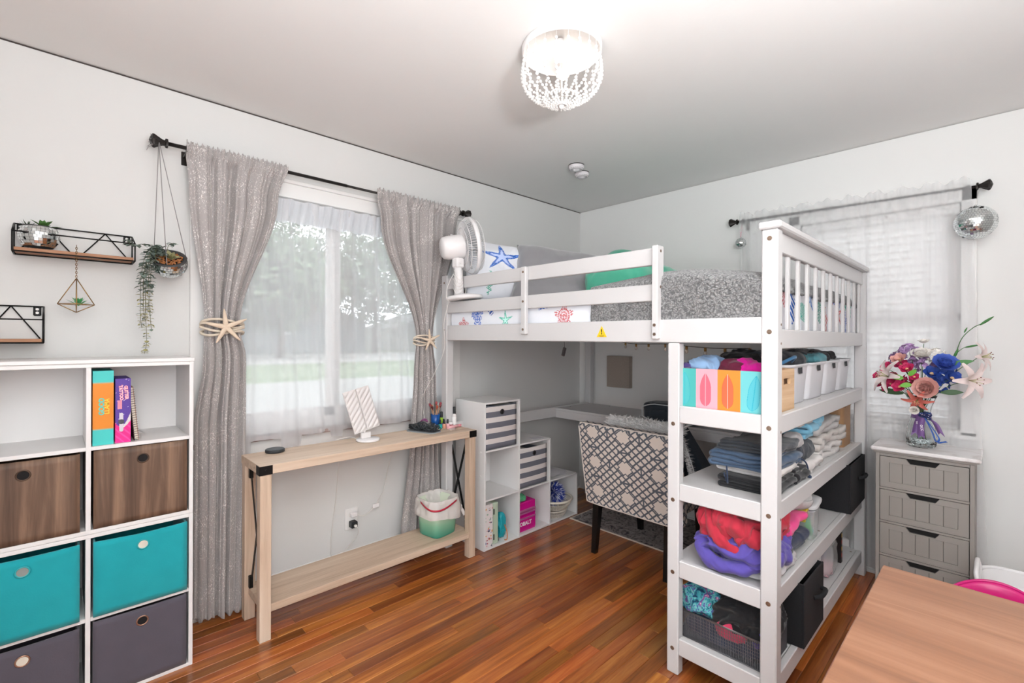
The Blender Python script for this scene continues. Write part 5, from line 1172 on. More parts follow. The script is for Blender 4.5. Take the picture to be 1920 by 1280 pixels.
heap('fleece_fold', (-1.10, -1.36, 1.52), (.30, .16, .050), M_sherpa, 'folded end of a grey fleece throw lying below the jade blanket', 'blanket', seed=12, amp=.012, freq=9)

# fan
fn_ = thing('table_fan', 'white desk fan tied to the guard rail at the head of the loft bed', 'fan', (-1.60, -.30, 1.545))
M_fan = mat('fan_white', '#edeaea', .35)
fb = Vector((-1.628, -.352, 1.552)); 
bm = nb(); lathe(bm, (0, 0, 0), [(.001, 0), (.10, 0), (.108, .008), (.102, .020), (.06, .028), (.03, .034), (.001, .035)], 40, cap=(False, False)); bmesh.ops.scale(bm, vec=(1.05, .78, 1), verts=bm.verts[:]); bmesh.ops.transform(bm, matrix=Matrix.Translation(fb+Vector((.04, -.015, 0))) @ Matrix.Rotation(radians(-50), 4, 'Z') @ Matrix.Rotation(radians(-4), 4, 'Y'), verts=bm.verts[:]); obj('fan_base', bm, M_fan, fn_)
hub = Vector((-1.540, -.360, 1.880)); ax = Vector((cos(radians(-22))*cos(radians(9)), sin(radians(-22))*cos(radians(9)), sin(radians(9)))); su, sv, _ = frame_from(ax)
bm = nb(); tube(bm, [fb+Vector((.01, 0, .02)), fb+Vector((.005, 0, .12)), fb+Vector((.0, 0, .20))], lambda s: .030-.008*s, 16); obj('fan_stem', bm, M_fan, fn_)
bm = nb(); bx(bm, fb.x-.026, fb.x+.030, fb.y-.028, fb.y+.028, fb.z+.185, fb.z+.245, .008); cyl(bm, (fb.x, fb.y-.03, fb.z+.215), (fb.x, fb.y-.036, fb.z+.215), .009, n=12); obj('tilt_joint', bm, M_fan, fn_)
bm = nb(); lathe(bm, hub-ax*.185, [(.001, 0), (.050, .003), (.064, .014), (.070, .04), (.074, .125), (.070, .140), (.001, .142)], 32, axis=ax); obj('motor_housing', bm, M_fan, fn_)
bm = nb(); cyl(bm, hub-ax*.12+Vector((0, 0, .058)), hub-ax*.12+Vector((0, 0, .078)), .008, n=10); obj('oscillation_knob', bm, M_fan, fn_)
CR = .168; cc = hub-ax*.0
for nm, sgn_ in (('rear_grille', -1), ('front_grille', 1)):
    bm = nb()
    for i in range(68):
        a = 2*pi*i/68; e = su*cos(a)+sv*sin(a)
        tube(bm, [cc+ax*sgn_*.050+e*.035, cc+ax*sgn_*.050+e*.11, cc+ax*sgn_*.040+e*.150, cc+ax*sgn_*.008+e*CR], .0013, 4, cap=False)
    obj(nm, bm, M_fan, fn_, kind='stuff')
    bm = nb()
    for rad, dd, th in ((.11, .050, .0022), (.150, .040, .002), (.062, .050, .002)): tube(bm, [cc+ax*sgn_*dd+(su*cos(a)+sv*sin(a))*rad for a in [2*pi*i/48 for i in range(48)]], th, 6, closed=True)
    obj('grille_ring', bm, M_fan, fn_)
bm = nb(); lathe(bm, cc, [(CR-.002, -.012), (CR+.004, -.012), (CR+.005, .012), (CR-.002, .012), (CR-.002, -.012)], 64, axis=ax); obj('rim_band', bm, M_fan, fn_)
bm = nb(); lathe(bm, cc+ax*.048, [(.001, .008), (.03, .007), (.036, 0), (.001, -.002)], 24, axis=ax); obj('badge', bm, M_fan, fn_)
bm = nb(); lathe(bm, cc, [(.001, -.03), (.03, -.03), (.03, .03), (.001, .035)], 20, axis=ax); hb = obj('blade_hub', bm, mat('fan_blade', '#c9cdd0', .3), fn_)
for k in range(3):
    bm = nb()
    def bf(u, v, k=k):
        a = 2*pi*k/3+(u-.5)*1.5*(.55+.45*v); r = .026+.115*v; return tuple(cc+(su*cos(a)+sv*sin(a))*r+ax*(.030*(u-.5)))
    grid(bm, bf, 8, 8); obj('blade', bm, mat('fan_blade', '#c9cdd0'), fn_)
bm = nb()
for k in range(5):
    z = fb.z+.05+.028*k; tube(bm, along([fb+Vector((-.032, .0, .06+.028*k)), fb+Vector((-.036, -.03-.006*k, .03+.02*k)), fb+Vector((.0, -.04, .04+.02*k)), fb+Vector((.036, .0, .06+.03*k))], 10), .0018, 5)
tube(bm, along([fb+Vector((-.03, .0, .15)), fb+Vector((-.05, .03, .08)), fb+Vector((-.055, .04, .01)), fb+Vector((-.035, .03, -.02))], 12), .0022, 5)
tube(bm, along([fb+Vector((.03, 0, .10)), fb+Vector((.05, -.01, .14)), fb+Vector((.045, -.02, .06)), fb+Vector((.03, -.03, .03))], 12), .0022, 5)
obj('tie_string', bm, mat('white_cord', '#e5e1dc'), fn_)
bm = nb(); tube(bm, along([fb+Vector((-.03, .04, .0)), Vector((-1.66, -.29, 1.50)), Vector((-1.655, -.25, 1.40)), Vector((-1.63, -.22, 1.25)), Vector((-1.66, -.16, 1.10)), Vector((-1.72, -.12, .95)), Vector((-1.70, -.12, .80))], 40), .0018, 6); obj('power_cord', bm, mat('white_cord', '#e5e1dc'), fn_)

# string lights and hanging tag under the bed
sl = thing('string_lights', 'thin string of small brass-socket bulbs strung under the loft bed', 'string lights', (-.9, -1.4, 1.28))
sp_ = [Vector((-.35, -.62, 1.302)), Vector((-.55, -.85, 1.288)), Vector((-.70, -1.05, 1.286)), Vector((-.86, -1.28, 1.290)), Vector((-1.02, -1.52, 1.280)), Vector((-1.12, -1.68, 1.276)), Vector((-1.22, -1.86, 1.280))]
bm = nb(); tube(bm, along(sp_, 60), .0018, 5); obj('wire', bm, mat('dark_wire', '#3a352f', .6), sl)
for p in along(sp_, 8)[1:]:
    bm = nb(); cyl(bm, p, p+Vector((0, 0, -.018)), .0065, n=10); s = obj('socket', bm, M_brass, sl)
    bm = nb(); sph(bm, p+Vector((0, 0, -.028)), .009, 2, (1, 1, 1.35)); obj('bulb', bm, mat('clear_bulb', '#f6efe4', .08, trans=.6), s)
t = thing('hanging_tag', 'small grey tag hanging on a cord under the loft bed', 'tag', (-1.0, -.65, 1.19)); bm = nb(); bx(bm, -1.012, -.988, -.66, -.645, 1.205, 1.262, .003); bmesh.ops.rotate(bm, cent=(-1, -.65, 1.24), matrix=Matrix.Rotation(.35, 3, 'Y'), verts=bm.verts[:]); obj('tag_body', bm, mat('tag_grey', '#5a5657', .6, var=.3, vscale=120), t)
bm = nb(); tube(bm, [(-.995, -.652, 1.262), (-.998, -.65, 1.333)], .0012, 5); obj('cord', bm, mat('dark_wire', '#3a352f'), t)

# desk under the bed
dk = thing('desk', 'white desk top running along the right wall under the loft bed', 'desk', (-.3, -.95, .70))
dx0 = -.535
box('desk_top', dx0, BX1-.058, -1.70, BY1-.002, .760, .776, M_bed, dk, .002)
box('desk_rail', dx0+.001, dx0+.024, -1.681, BY1-.003, .700, .7595, M_bed, dk, .003)
box('desk_leg', dx0+.002, dx0+.04, -1.68, -1.64, .0, .699, M_bed, dk, .003) if 0 else None
bm = nb(); cyl(bm, (dx0+.0005, -.165, .722), (dx0-.0008, -.165, .722), .005, n=10); cyl(bm, (-.40, -.22, .7762), (-.40, -.22, .7775), .005, n=10); cyl(bm, (-.15, -.42, .7762), (-.15, -.42, .7775), .005, n=10); obj('screw_cap', bm, M_iron, dk)
# desk extension on the near side (second segment behind the posts)
# fabric wall board
t = thing('fabric_wall_box', 'small speckled beige fabric panel hanging on the wall above the desk', 'wall panel', (-.03, -.42, .92)); M_beige = mat('beige_linen', '#a89b90', .95, bump=.6, bscale=320, var=.2, vscale=180)
bm = nb(); prism(bm, [(-.001, -.315), (-.048, -.322), (-.052, -.40), (-.052, -.46), (-.045, -.535), (-.001, -.535)], 'z', .92, 1.175); obj('panel', bm, M_beige, t); t.location = (-.03, -.42, .92)
# backpack
bk = thing('backpack', 'dark navy backpack with white piping standing on the desk behind the chair', 'backpack', (-.40, -1.22, .776))
M_navy = cloth('navy_nylon', '#1c2732', rough=.55)
bm = nb()
bm = nb(); superq(bm, (-.45, -1.13, .776+.062), .085, .20, .062, .35, .45, 64, 30, foldnoise(.006, 12, 3)); 
for v in bm.verts: v.co.z = max(v.co.z, .7765)
obj('bag_body', bm, M_navy, bk, smooth=True)
bm = nb(); tube(bm, [(-.455-.086, -1.13+.185*max(-1, min(1, 1.12*cos(a))), .776+.062+.055*max(-1, min(1, 1.15*sin(a)))) for a in [2*pi*i/40 for i in range(40)]], .0035, 6, closed=True); obj('piping', bm, mat('piping_white', '#d8dadb', .6), bk)
bm = nb(); superq(bm, (-.532, -1.13, .776+.045), .012, .13, .036, .5, .4, 40, 20, foldnoise(.006, 22, 5)); obj('front_pocket', bm, M_navy, bk, smooth=True)
bm = nb(); tube(bm, along([(-.45, -1.09, .895), (-.46, -1.10, .915), (-.46, -1.17, .915), (-.45, -1.18, .895)], 14), .006, 6); obj('grab_handle', bm, M_navy, bk)

# rug
M_rug = bpy.data.materials.new('distressed_rug'); M_rug.use_nodes = True; nt = M_rug.node_tree; b = nt.nodes['Principled BSDF']; tc = nt.nodes.new('ShaderNodeTexCoord'); n1 = nt.nodes.new('ShaderNodeTexNoise'); n1.inputs['Scale'].default_value = 26; n1.inputs['Detail'].default_value = 6; n1.inputs['Distortion'].default_value = 1.5; nt.links.new(tc.outputs['Object'], n1.inputs[0]); cr = nt.nodes.new('ShaderNodeValToRGB'); e = cr.color_ramp.elements; e[0].position = .36; e[0].color = (*L('#4b464c'), 1); e[1].position = .6; e[1].color = (*L('#a59d9a'), 1); k = e.new(.47); k.color = (*L('#8a827f'), 1); nt.links.new(n1.outputs[0], cr.inputs[0]); nt.links.new(cr.outputs[0], b.inputs['Base Color']); b.inputs['Roughness'].default_value = 1
rg = thing('rug', 'grey distressed-pattern rug with cream edge under the chair and desk', 'rug', (-.3, -1.0, .001)); ra = radians(-2.3)
bm = nb(); bx(bm, -.640, -.02, -1.72, -.425, .0005, .007, .002); bmesh.ops.rotate(bm, cent=(-.64, -.42, 0), matrix=Matrix.Rotation(ra*-.0, 3, 'Z'), verts=bm.verts[:]); obj('rug_pile', bm, M_rug, rg)
bm = nb(); 
for a in ((-.650, -.640, -1.72, -.416), (-.640, -.02, -.425, -.416)): bx(bm, a[0], a[1], a[2], a[3], .0005, .0085, .002)
obj('rug_border', bm, mat('cream_binding', '#cfc4b6', .9), rg)

# ---------------------------------------------------------------- chair
ch = thing('upholstered_chair', 'upholstered parsons chair with cream and grey trellis fabric and black legs, back to the room', 'chair', (-.75, -1.09, 0))
cy0, cy1 = -1.42, -.792; cz0, cz1 = .30, .80
def trel(u, v):
    X = u*3.0; Y = v*2.75; x = X % 1-.5; y = Y % 1-.5; ax_, ay_ = abs(x), abs(y); s = ax_+ay_; w = .027; cream = L('#ddd2c8'); gry = L('#5c6068')
    d = []
    d.append(abs(s-.30) if max(ax_, ay_) > .10 else 9)
    for cx_, cy_ in ((.27, 0), (0, .27)): d.append(abs(abs(ax_-cx_)+abs(ay_-cy_)-.085))
    if s > .33:
        for q in (x+y, x-y): d.append(abs((q/.25)%1-.5)*.25*.78)
    d.append(abs(ax_-.5)*1.0 if ay_ < .20 else 9); d.append(abs(ay_-.5) if ax_ < .20 else 9)
    if abs(ax_-.27)+ay_ < .07 or abs(ay_-.27)+ax_ < .07: return cream
    return gry if min(d) < w else cream
lean = .075
M_trel = mat('trellis_fabric', '#ffffff', .9, vc=True, bump=.3, bscale=300, bdist=.001)
def cback(u, v):
    y = cy0+(cy1-cy0)*(1-u); z = cz0+(cz1-cz0)*v; q = 1-(abs(2*u-1))**8
    w_ = 1+.035*(v-.5); y = (y+1.0835)*w_-1.0835
    x = -.955 - lean*(v)**1.2 + (1-q)*.012 - .006*sin(pi*v) + .02*max(0, v-.965)/.035
    return (x, y, z)
bm = nb(); grid(bm, cback, 330, 260, trel)
# front face, top, sides, bottom
def cfront(u, v):
    x, y, z = cback(1-u, v); return (x+.085-.02*v, y, z)
R1 = cback; 
lay = bm.loops.layers.float_color['print']
def strip(fa, fb, n, m_, colf):
    grid(bm, lambda u, v: tuple(Vector(fa(u))*(1-v)+Vector(fb(u))*v+Vector((0, 0, 0))), n, m_, colf)
grid(bm, cfront, 60, 50, lambda u, v: trel(1-u, v))
strip(lambda u: cback(u, 1), lambda u: cfront(1-u, 1), 330, 40, lambda u, v: trel(u, 1+v*.14))
strip(lambda u: cfront(1-u, 0), lambda u: cback(u, 0), 10, 2, lambda u, v: L('#ddd2c8'))
strip(lambda u: cback(0, 1-u), lambda u: cfront(1, 1-u), 160, 30, lambda u, v: trel(v*.14, u)); strip(lambda u: cback(1, u), lambda u: cfront(0, u), 160, 30, lambda u, v: trel(v*.14, u))
bmesh.ops.remove_doubles(bm, verts=bm.verts[:], dist=.0006)
obj('backrest', bm, M_trel, ch, smooth=True)
bm = nb(); pts = [cback(0, v/20) for v in range(21)]+[cback(u/20, 1) for u in range(1, 21)]+[cback(1, 1-v/20) for v in range(1, 21)]+[cback(1-u/20, 0) for u in range(1, 20)]
tube(bm, [Vector(p)+Vector((-.001, 0, 0)) for p in pts], .0038, 6, closed=True); obj('piping', bm, mat('cream_piping', '#d9cfc6', .9), ch)
def seatf(name, x0, x1, y0, y1, z0, z1):
    bm = nb(); lay = bm.loops.layers.float_color.new('print')
    cbox(bm, x0, x1, y0, y1, z0, z1, lambda x, y, z: trel((x+y)*1.7, z*1.9+x), 30, 60); return obj(name, bm, M_trel, ch)
seatf('seat', -.875, -.44, cy0+.03, cy1-.03, .345, .475)
for (x, y, dx) in ((-.925, cy1-.075, -.015), (-.925, cy0+.075, -.015), (-.47, cy1-.09, .01), (-.47, cy0+.12, .01)):
    bm = nb(); zt_ = .302 if x < -.9 else .346
    V = []
    for z, h_, o_ in ((.0085 if x > -.65 else 0, .015, dx*2.2), (zt_, .022, 0)):
        V.append([bm.verts.new((x+o_+a*h_, y+b_*h_, z)) for a, b_ in ((-1, -1), (1, -1), (1, 1), (-1, 1))])
    for i in range(4): bm.faces.new((V[0][i], V[0][(i+1) % 4], V[1][(i+1) % 4], V[1][i]))
    bm.faces.new(V[0][::-1]); bm.faces.new(V[1]); obj('leg', bm, mat('black_lacquer', '#0e0d0e', .25), ch)
# fur throw on the seat rising over the backrest
fr_t = thing('fur_throw', 'shaggy white faux-fur throw over the seat and front of the trellis chair back', 'throw', (-.84, -1.05, .48)); R = random.Random(4)
bm = nb(); superq(bm, (-.70, -1.06, .50), .19, .23, .03, .5, .4, 40, 16); superq(bm, (-.872, -1.15, .665), .030, .245, .155, .5, .4, 40, 20); obj('throw_base', bm, mat('fur_base', '#e6dfda', .95), fr_t)
bm = nb(); M_fur = mat('fur', '#faf7f5', .85, sheen=.4)
for i in range(9000):
    q = R.random()
    if q < .55: p = Vector((-.895+R.uniform(-.02, .05), R.uniform(-1.40, -.93), .812+R.uniform(-.02, .022))); d = Vector((R.gauss(-.25, .55), R.gauss(0, .5), R.uniform(.3, 1)))
    elif q < .8: p = Vector((-.845, R.uniform(-1.335, -.86), R.uniform(.5, .8))); d = Vector((R.uniform(.3, 1), R.gauss(0, .5), R.gauss(0, .6)))
    else: p = Vector((R.uniform(-.88, -.52), R.uniform(-1.28, -.84), .525)); d = Vector((R.gauss(0, .6), R.gauss(0, .6), .9))
    d.normalize(); ln = R.uniform(.02, .045); s = d.orthogonal().normalized()*.0021; bnd = Vector((R.gauss(0, .3), R.gauss(0, .3), -.2))*ln
    bm.faces.new([bm.verts.new(v) for v in (p-s, p+s, p+d*ln*.6+s*.7+bnd*.3, p+d*ln+bnd, p+d*ln*.6-s*.7+bnd*.3)])
obj('fur_strands', bm, M_fur, fr_t, kind='stuff')
# black jacket with fringed pillow on the chair
t = thing('fringed_cushion', 'black cushion with white piping and shaggy white fringe on the chair behind the bed post', 'cushion', (-.72, -1.42, .5))
bm = nb(); V = [bm.verts.new(p) for p in ((-.86, -1.36, .84), (-.80, -1.545, .50), (-.70, -1.53, .46), (-.78, -1.34, .50), (-.80, -1.36, .86), (-.72, -1.56, .50))]
bmesh.ops.convex_hull(bm, input=bm.verts[:]); bmesh.ops.subdivide_edges(bm, edges=bm.edges[:], cuts=2, use_grid_fill=True); obj('cushion_body', bm, M_navy, t, recalc=True)
bm = nb(); tube(bm, along([(-.875, -1.37, .82), (-.872, -1.42, .70), (-.86, -1.45, .60), (-.85, -1.46, .52)], 16), .003, 6); obj('piping', bm, mat('piping_white', '#d8dadb'), t)
bm = nb()
for i in range(420):
    q = R.random(); p = Vector((-.872+.01*q, -1.375-.07*q+R.uniform(-.01, .01), .79-.27*q)); d = Vector((R.gauss(-.3, .2), -1+R.gauss(0, .25), R.gauss(.0, .45))).normalized(); ln = R.uniform(.02, .05); s = Vector((.0, .3, 1))*.001
    bm.faces.new([bm.verts.new(v) for v in (p-s, p+s, p+d*ln)])
obj('fringe', bm, M_fur, t, kind='stuff')

# ---------------------------------------------------------------- things on the bed's shelves
Z0, Z1, Z2, Z3 = [z+.0006 for z in ZS]
# surfboard box
sbx = thing('wooden_crate', 'pine crate with turquoise, pink and orange panels printed with surfboards on the top shelf', 'crate', (-1.46, -1.87, Z3))
wx0, wx1, wy0, wy1, wz = -1.562, -1.240, -2.035, -1.70, .158
P4 = ['#48aca8', '#eba3b0', '#e0872f', '#6abfc3']; B4 = ['#4aaeb0', '#cc6476', '#dd6440', '#52b5c2']; O4 = ['#1a9fb0', '#c9606e', '#d4602f', '#1aa3b8']
def surf(u, v):
    y = wy1+(wy0-wy1)*u; k = min(3, int((u*1.05+.04)*4) if u < .99 else 3); k = min(3, max(0, int(u*4.05))); cx = (k+.45)/4.05 + (.03 if k == 3 else 0); dx = (u-cx)*(wy1-wy0); dz = (v-.50)*wz
    if k == 3: dx -= dz*.12
    hh = .064; q = dz/hh
    if abs(q) < 1:
        w = .0215*(1-max(0, q)**2.2*.98)*(1-max(0, -q)**6)
        if q < -.86: w -= .0; 
        if abs(dx) < w:
            if abs(dx) < .0012 : return L(O4[k]) if k in (0, 3) else L('#f3b6a8' if k == 2 else '#efb3ba')
            if abs(dx) > w-.0016: return L(O4[k])
            return L(B4[k])
    return L(P4[k])
bm = nb(); grid(bm, lambda u, v: (wx0, wy1+(wy0-wy1)*u, Z3+wz*v), 300, 130, surf, smooth=False); bx(bm, wx0+.0005, wx0+.010, wy0, wy1, Z3, Z3+wz, mi=1); obj('printed_panel', bm, [M_card, M_pine], sbx)
bm = nb(); bx(bm, wx1-.010, wx1, wy0, wy1, Z3, Z3+wz); obj('side_panel', bm, M_pine, sbx); bm = nb(); bx(bm, wx0+.01, wx1-.01, wy0+.01, wy1-.01, Z3, Z3+.008); obj('bottom_panel', bm, M_pine, sbx)
for y in (wy0, wy1-.012):
    bm = nb(); a, b_, c_, d_ = wx0+.0102, wx1-.0102, Z3, Z3+wz; hx0, hx1, hz0, hz1 = (a+b_)/2+.030, (a+b_)/2+.112, d_-.058, d_-.034
    for q in ((a, b_, c_, hz0), (a, b_, hz1, d_), (a, hx0, hz0, hz1), (hx1, b_, hz0, hz1)): bx(bm, q[0], q[1], y, y+.012, q[2], q[3])
    obj('end_panel', bm, M_pine, sbx)
heap('denim_shorts', (-1.45, -1.78, Z3+.105), (.06, .06, .045), cloth('light_denim', '#8fb0d6'), 'light blue denim rolled in the left of the surfboard crate', 'clothing', seed=3, group=None)
heap('purple_cloth', (-1.50, -1.725, Z3+.11), (.035, .02, .030), cloth('purple_knit', '#4c3c74'), 'dark purple cloth in the far left corner of the surfboard crate', 'clothing', seed=5)
heap('magenta_shirt', (-1.45, -1.93, Z3+.10), (.055, .075, .046), cloth('hot_magenta', '#e0129a'), 'hot pink clothing rolled in the right of the surfboard crate', 'clothing', seed=6, amp=.012)
heap('maroon_cloth', (-1.47, -1.885, Z3+.13), (.035, .04, .030), cloth('maroon', '#5f1430'), 'maroon crumpled cloth on the hot pink clothing in the crate', 'clothing', seed=7, amp=.012)
# white plastic bins
def wbin(x0, x1, label):
    t = thing('plastic_bin', label, 'storage bin', ((x0+x1)/2, -1.9, Z3), None); M_ = mat('white_plastic_bin', '#e3e2e6', .35, bump=.05, bscale=30)
    y0_, y1_ = -2.022, -1.69; h = .168; cx, cy = (x0+x1)/2, (y0_+y1_)/2
    def ring(s, r, z): return [(cx+(p[0])*s, cy+(p[1])*s, z) for p in rrect(0, 0, (x1-x0)-.006, (y1_-y0_)-.004, r, 0, 5)]
    bm = nb(); prof = [(.86, .03, 0), (.88, .032, .004), (.955, .036, h-.02), (.965, .038, h-.012), (1.0, .040, h-.008), (1.0, .040, h), (.94, .036, h), (.93, .036, h-.02), (.85, .03, .006)]
    rs_ = [[bm.verts.new(p) for p in ring(s, r, Z3+z)] for s, r, z in prof]
    for a, b_ in zip(rs_, rs_[1:]):
        n = len(a)
        for i in range(n): f = bm.faces.new((a[i], a[(i+1) % n], b_[(i+1) % n], b_[i])); f.smooth = True
    bm.faces.new(rs_[-1]); bm.faces.new(rs_[0][::-1]); obj('bin_shell', bm, M_, t)
    bm = nb(); ym = cy-(y1_-y0_)/2*.952
    V = [bm.verts.new((cx+a, ym-.0022+b_*.08, Z3+.128+b_)) for a, b_ in ((-.026, 0), (.026, 0), (.032, .026), (-.032, .026))]; bm.faces.new(V); obj('handle_hole', bm, mat('handle_shadow', '#3b3c40', .9), t)
    return t
xs = [-1.228, -.935, -.645, -.362, -.204]
for i, l in enumerate(('white plastic bin on the top shelf, nearest the pine crate', 'white plastic bin on the top shelf, second from the pine crate', 'white plastic bin on the top shelf, third from the pine crate')):
    wbin(xs[i]+.002, xs[i+1]-.002, l)
wbin(xs[3]+.002, -.112, 'white plastic bin on the top shelf, farthest from the pine crate against the rear post') if 1 else None
bm = nb(); pp = []
t = thing('swimwear', 'teal and blue straps hanging over the rim of the nearest white bin', 'clothing', (-1.12, -2.0, 1.2)); bm = nb(); tube(bm, along([(-1.20, -1.96, 1.21), (-1.17, -2.0, 1.238), (-1.10, -2.0, 1.245), (-1.05, -1.97, 1.222)], 16), .007, 8); obj('strap', bm, cloth('blue_strap', '#4d83b0'), t)
def roll(name, label, p0, p1, r, m, seed, group=None):
    bm = nb(); P0, P1 = Vector(p0), Vector(p1); d = P1-P0; u, v, w = frame_from(d); n = 34
    def f(a, b_):
        th = a*2*pi*2.6; rr_ = r*(1-.26*a*.99); rr_ += .004*noise.noise(Vector((a*9+seed, b_*5, seed)))
        k = (b_-.5)*2; c = P0+d*b_+Vector((0, 0, .01*noise.noise(Vector((b_*4, seed, 0))))); return tuple(c+u*cos(th)*rr_+v*sin(th)*rr_+w*.006*noise.noise(Vector((a*12, seed, k))))
    grid(bm, f, 110, 26); o = obj(name, bm, m, None, label, True, cat='clothing', group=group); solid(o, .005); return o
M_char = cloth('charcoal_knit', '#3c3f45', wr=(12, .014, .9)); M_tealc = cloth('teal_knit', '#3d8f98'); M_denim = cloth('denim', '#42566f', wr=(12, .014, .9)); M_ddenim = cloth('dark_denim', '#2e3d55', wr=(12, .014, .9)); M_blk = cloth('black_cloth', '#1d1c1f', wr=(12, .014, .9)); M_crm = cloth('cream_fleece', '#d8d2cf', amp=0) if 0 else cloth('cream_fleece', '#d8d2cf', wr=(12, .014, .9))
M_ltb = cloth('light_blue_terry', '#7fbcd8', bscale=250, bump=.6); M_lg = cloth('light_grey_knit', '#b5b2b3', wr=(12, .014, .9)); M_nvy = cloth('navy_knit', '#26324a', wr=(12, .014, .9))
roll('rolled_leggings', 'long charcoal rolled leggings lying across the nearest white bins', (-1.27, -1.90, 1.235), (-.93, -1.965, 1.228), .034, M_char, 1)
roll('rolled_jeans', 'dark blue rolled jeans at the end of the charcoal leggings on the white bins', (-1.02, -1.90, 1.222), (-.90, -1.97, 1.215), .030, M_denim, 2)
roll('rolled_leggings', 'black rolled leggings on the third white bin', (-.73, -1.90, 1.232), (-.44, -1.96, 1.226), .026, M_char, 3)
roll('rolled_leggings', 'dark rolled cloth on the farthest white bin', (-.44, -1.90, 1.232), (-.26, -1.95, 1.228), .026, M_blk, 4)
heap('teal_shirt', (-.84, -1.90, 1.195), (.10, .07, .030), M_tealc, 'teal shirt heaped between the second and third white bins', 'clothing', seed=11, amp=.012)
heap('aqua_shirt', (-.60, -1.955, 1.19), (.09, .035, .030), cloth('aqua_knit', '#6fb3bf'), 'pale aqua cloth peeking over the rim of the third white bin', 'clothing', seed=12, amp=.010)
heap('dark_clothes', (-1.20, -1.84, 1.165), (.10, .10, .05), M_blk, 'black clothes filling the nearest white bin', 'clothing', seed=13)
heap('dark_clothes', (-.92, -1.84, 1.165), (.10, .10, .045), M_ddenim, 'dark denim clothes filling the second white bin', 'clothing', seed=14)
heap('grey_clothes', (-.63, -1.84, 1.165), (.10, .10, .045), M_char, 'charcoal clothes filling the third white bin', 'clothing', seed=15)
heap('grey_clothes', (-.32, -1.84, 1.165), (.10, .10, .045), M_lg, 'light grey clothes filling the farthest white bin', 'clothing', seed=16)
# second shelf
folded('folded_jeans', -1.47, -1.25, -2.045, -1.835, Z2, .011, 4, M_blk, 'black trousers folded at the bottom of the jeans pile, second shelf', 'clothing', seed=1, amp=.005)
folded('folded_shirt', -1.42, -1.16, -2.03, -1.81, Z2+.052, .011, 3, M_crm, 'white garment folded between the black trousers and blue jeans', 'clothing', seed=2, amp=.005)
folded('folded_jeans', -1.49, -1.20, -2.04, -1.815, Z2+.086, .013, 4, M_denim, 'faded blue jeans folded with a loop facing left, second shelf', 'clothing', seed=3, amp=.012)
folded('folded_jeans', -1.47, -1.20, -2.045, -1.84, Z2+.147, .010, 3, M_char, 'charcoal folded trousers on top of the blue jeans pile', 'clothing', seed=4, amp=.009)
folded('folded_jeans', -1.24, -1.12, -2.05, -1.86, Z2, .013, 4, M_blk, 'black folded jeans with rolled loop near the front edge of the second shelf', 'clothing', ax='x', seed=5, amp=.006)
bm = nb(); tube(bm, along([(-1.46, -1.86, Z2+.15), (-1.478, -1.865, Z2+.12), (-1.49, -1.875, Z2+.05), (-1.475, -1.87, Z2+.02), (-1.485, -1.86, Z2+.06)], 20), .003, 6); obj('drawstring', bm, cloth('navy_cord', '#22304a'), None, 'dark drawstring hanging down the left of the jeans pile', cat='drawstring')
bm = nb(); tube(bm, along([(-1.14, -1.98, Z2+.10), (-1.12, -2.04, Z2+.075), (-1.105, -2.052, Z2+.03), (-1.10, -2.056, Z2+.008)], 18), .0035, 6); sph(bm, (-1.10, -2.055, Z2+.008), .009, 1); obj('drawstring', bm, cloth('navy_cord', '#22304a'), None, 'navy drawstring with a knot hanging in front of the clothes, second shelf', cat='drawstring')
heap('grey_sweatshirt', (-1.03, -1.93, Z2+.055), (.13, .10, .045), M_char, 'charcoal sweatshirt in the middle of the second shelf', 'clothing', seed=21, amp=.016, freq=12)
folded('folded_sweater', -1.15, -.85, -2.035, -1.84, Z2, .018, 3, M_crm, 'off-white folded sweater under the charcoal sweatshirt', 'clothing', seed=22, amp=.012)
heap('denim_piece', (-1.17, -1.99, Z2+.07), (.05, .04, .022), M_denim, 'small piece of blue denim beside the off-white sweater', 'clothing', seed=23)
heap('grey_mitten', (-1.13, -2.0, Z2+.125), (.040, .030, .030), M_lg, 'small grey plush item on the charcoal sweatshirt', 'clothing', seed=24, amp=.006)
bm = nb(); tube(bm, [(-1.06+.028*cos(a), -2.005+.01*sin(a), Z2+.148+.016*sin(a)) for a in [2*pi*i/24 for i in range(24)]], .006, 8, closed=True); obj('hair_tie', bm, M_crm, None, 'cream loop lying beside the light blue towel', cat='hair tie')
folded('folded_towel', -1.02, -.90, -2.035, -1.90, Z2+.143, .020, 3, M_ltb, 'light blue towel folded on top of the charcoal sweatshirt', 'towel', seed=25, amp=.006)
folded('folded_shirt', -1.10, -.86, -2.02, -1.86, Z2+.205, .010, 3, cloth('beige_knit', '#c7bab4'), 'beige folded shirt under the shelf above the light blue towel', 'clothing', seed=26, amp=.004)
folded('folded_sweater', -.84, -.44, -2.035, -1.80, Z2, .026, 2, M_crm, 'lowest cream fleece sweater of the pile at the right of the second shelf', 'clothing', seed=27, amp=.016)
folded('folded_sweater', -.82, -.34, -2.04, -1.80, Z2+.058, .030, 2, cloth('oat_fleece', '#cfc8c3', wr=(12, .014, .9)), 'middle oat-coloured fleece sweater of the pile at the right of the second shelf', 'clothing', seed=28, amp=.016)
folded('folded_sweater', -.80, -.20, -2.03, -1.80, Z2+.125, .028, 2, cloth('pearl_fleece', '#c9c6c5', wr=(12, .014, .9)), 'top pearl grey fleece sweater of the pile, sleeve sloping to the rear post', 'clothing', seed=29, amp=.018, droop=.03)
heap('grey_hood', (-.72, -1.92, Z2+.17), (.09, .08, .035), cloth('pearl_fleece', '#c9c6c5', wr=(12, .014, .9)), 'pearl grey hood bunched under the shelf beside the light blue towel', 'clothing', seed=30, amp=.014)
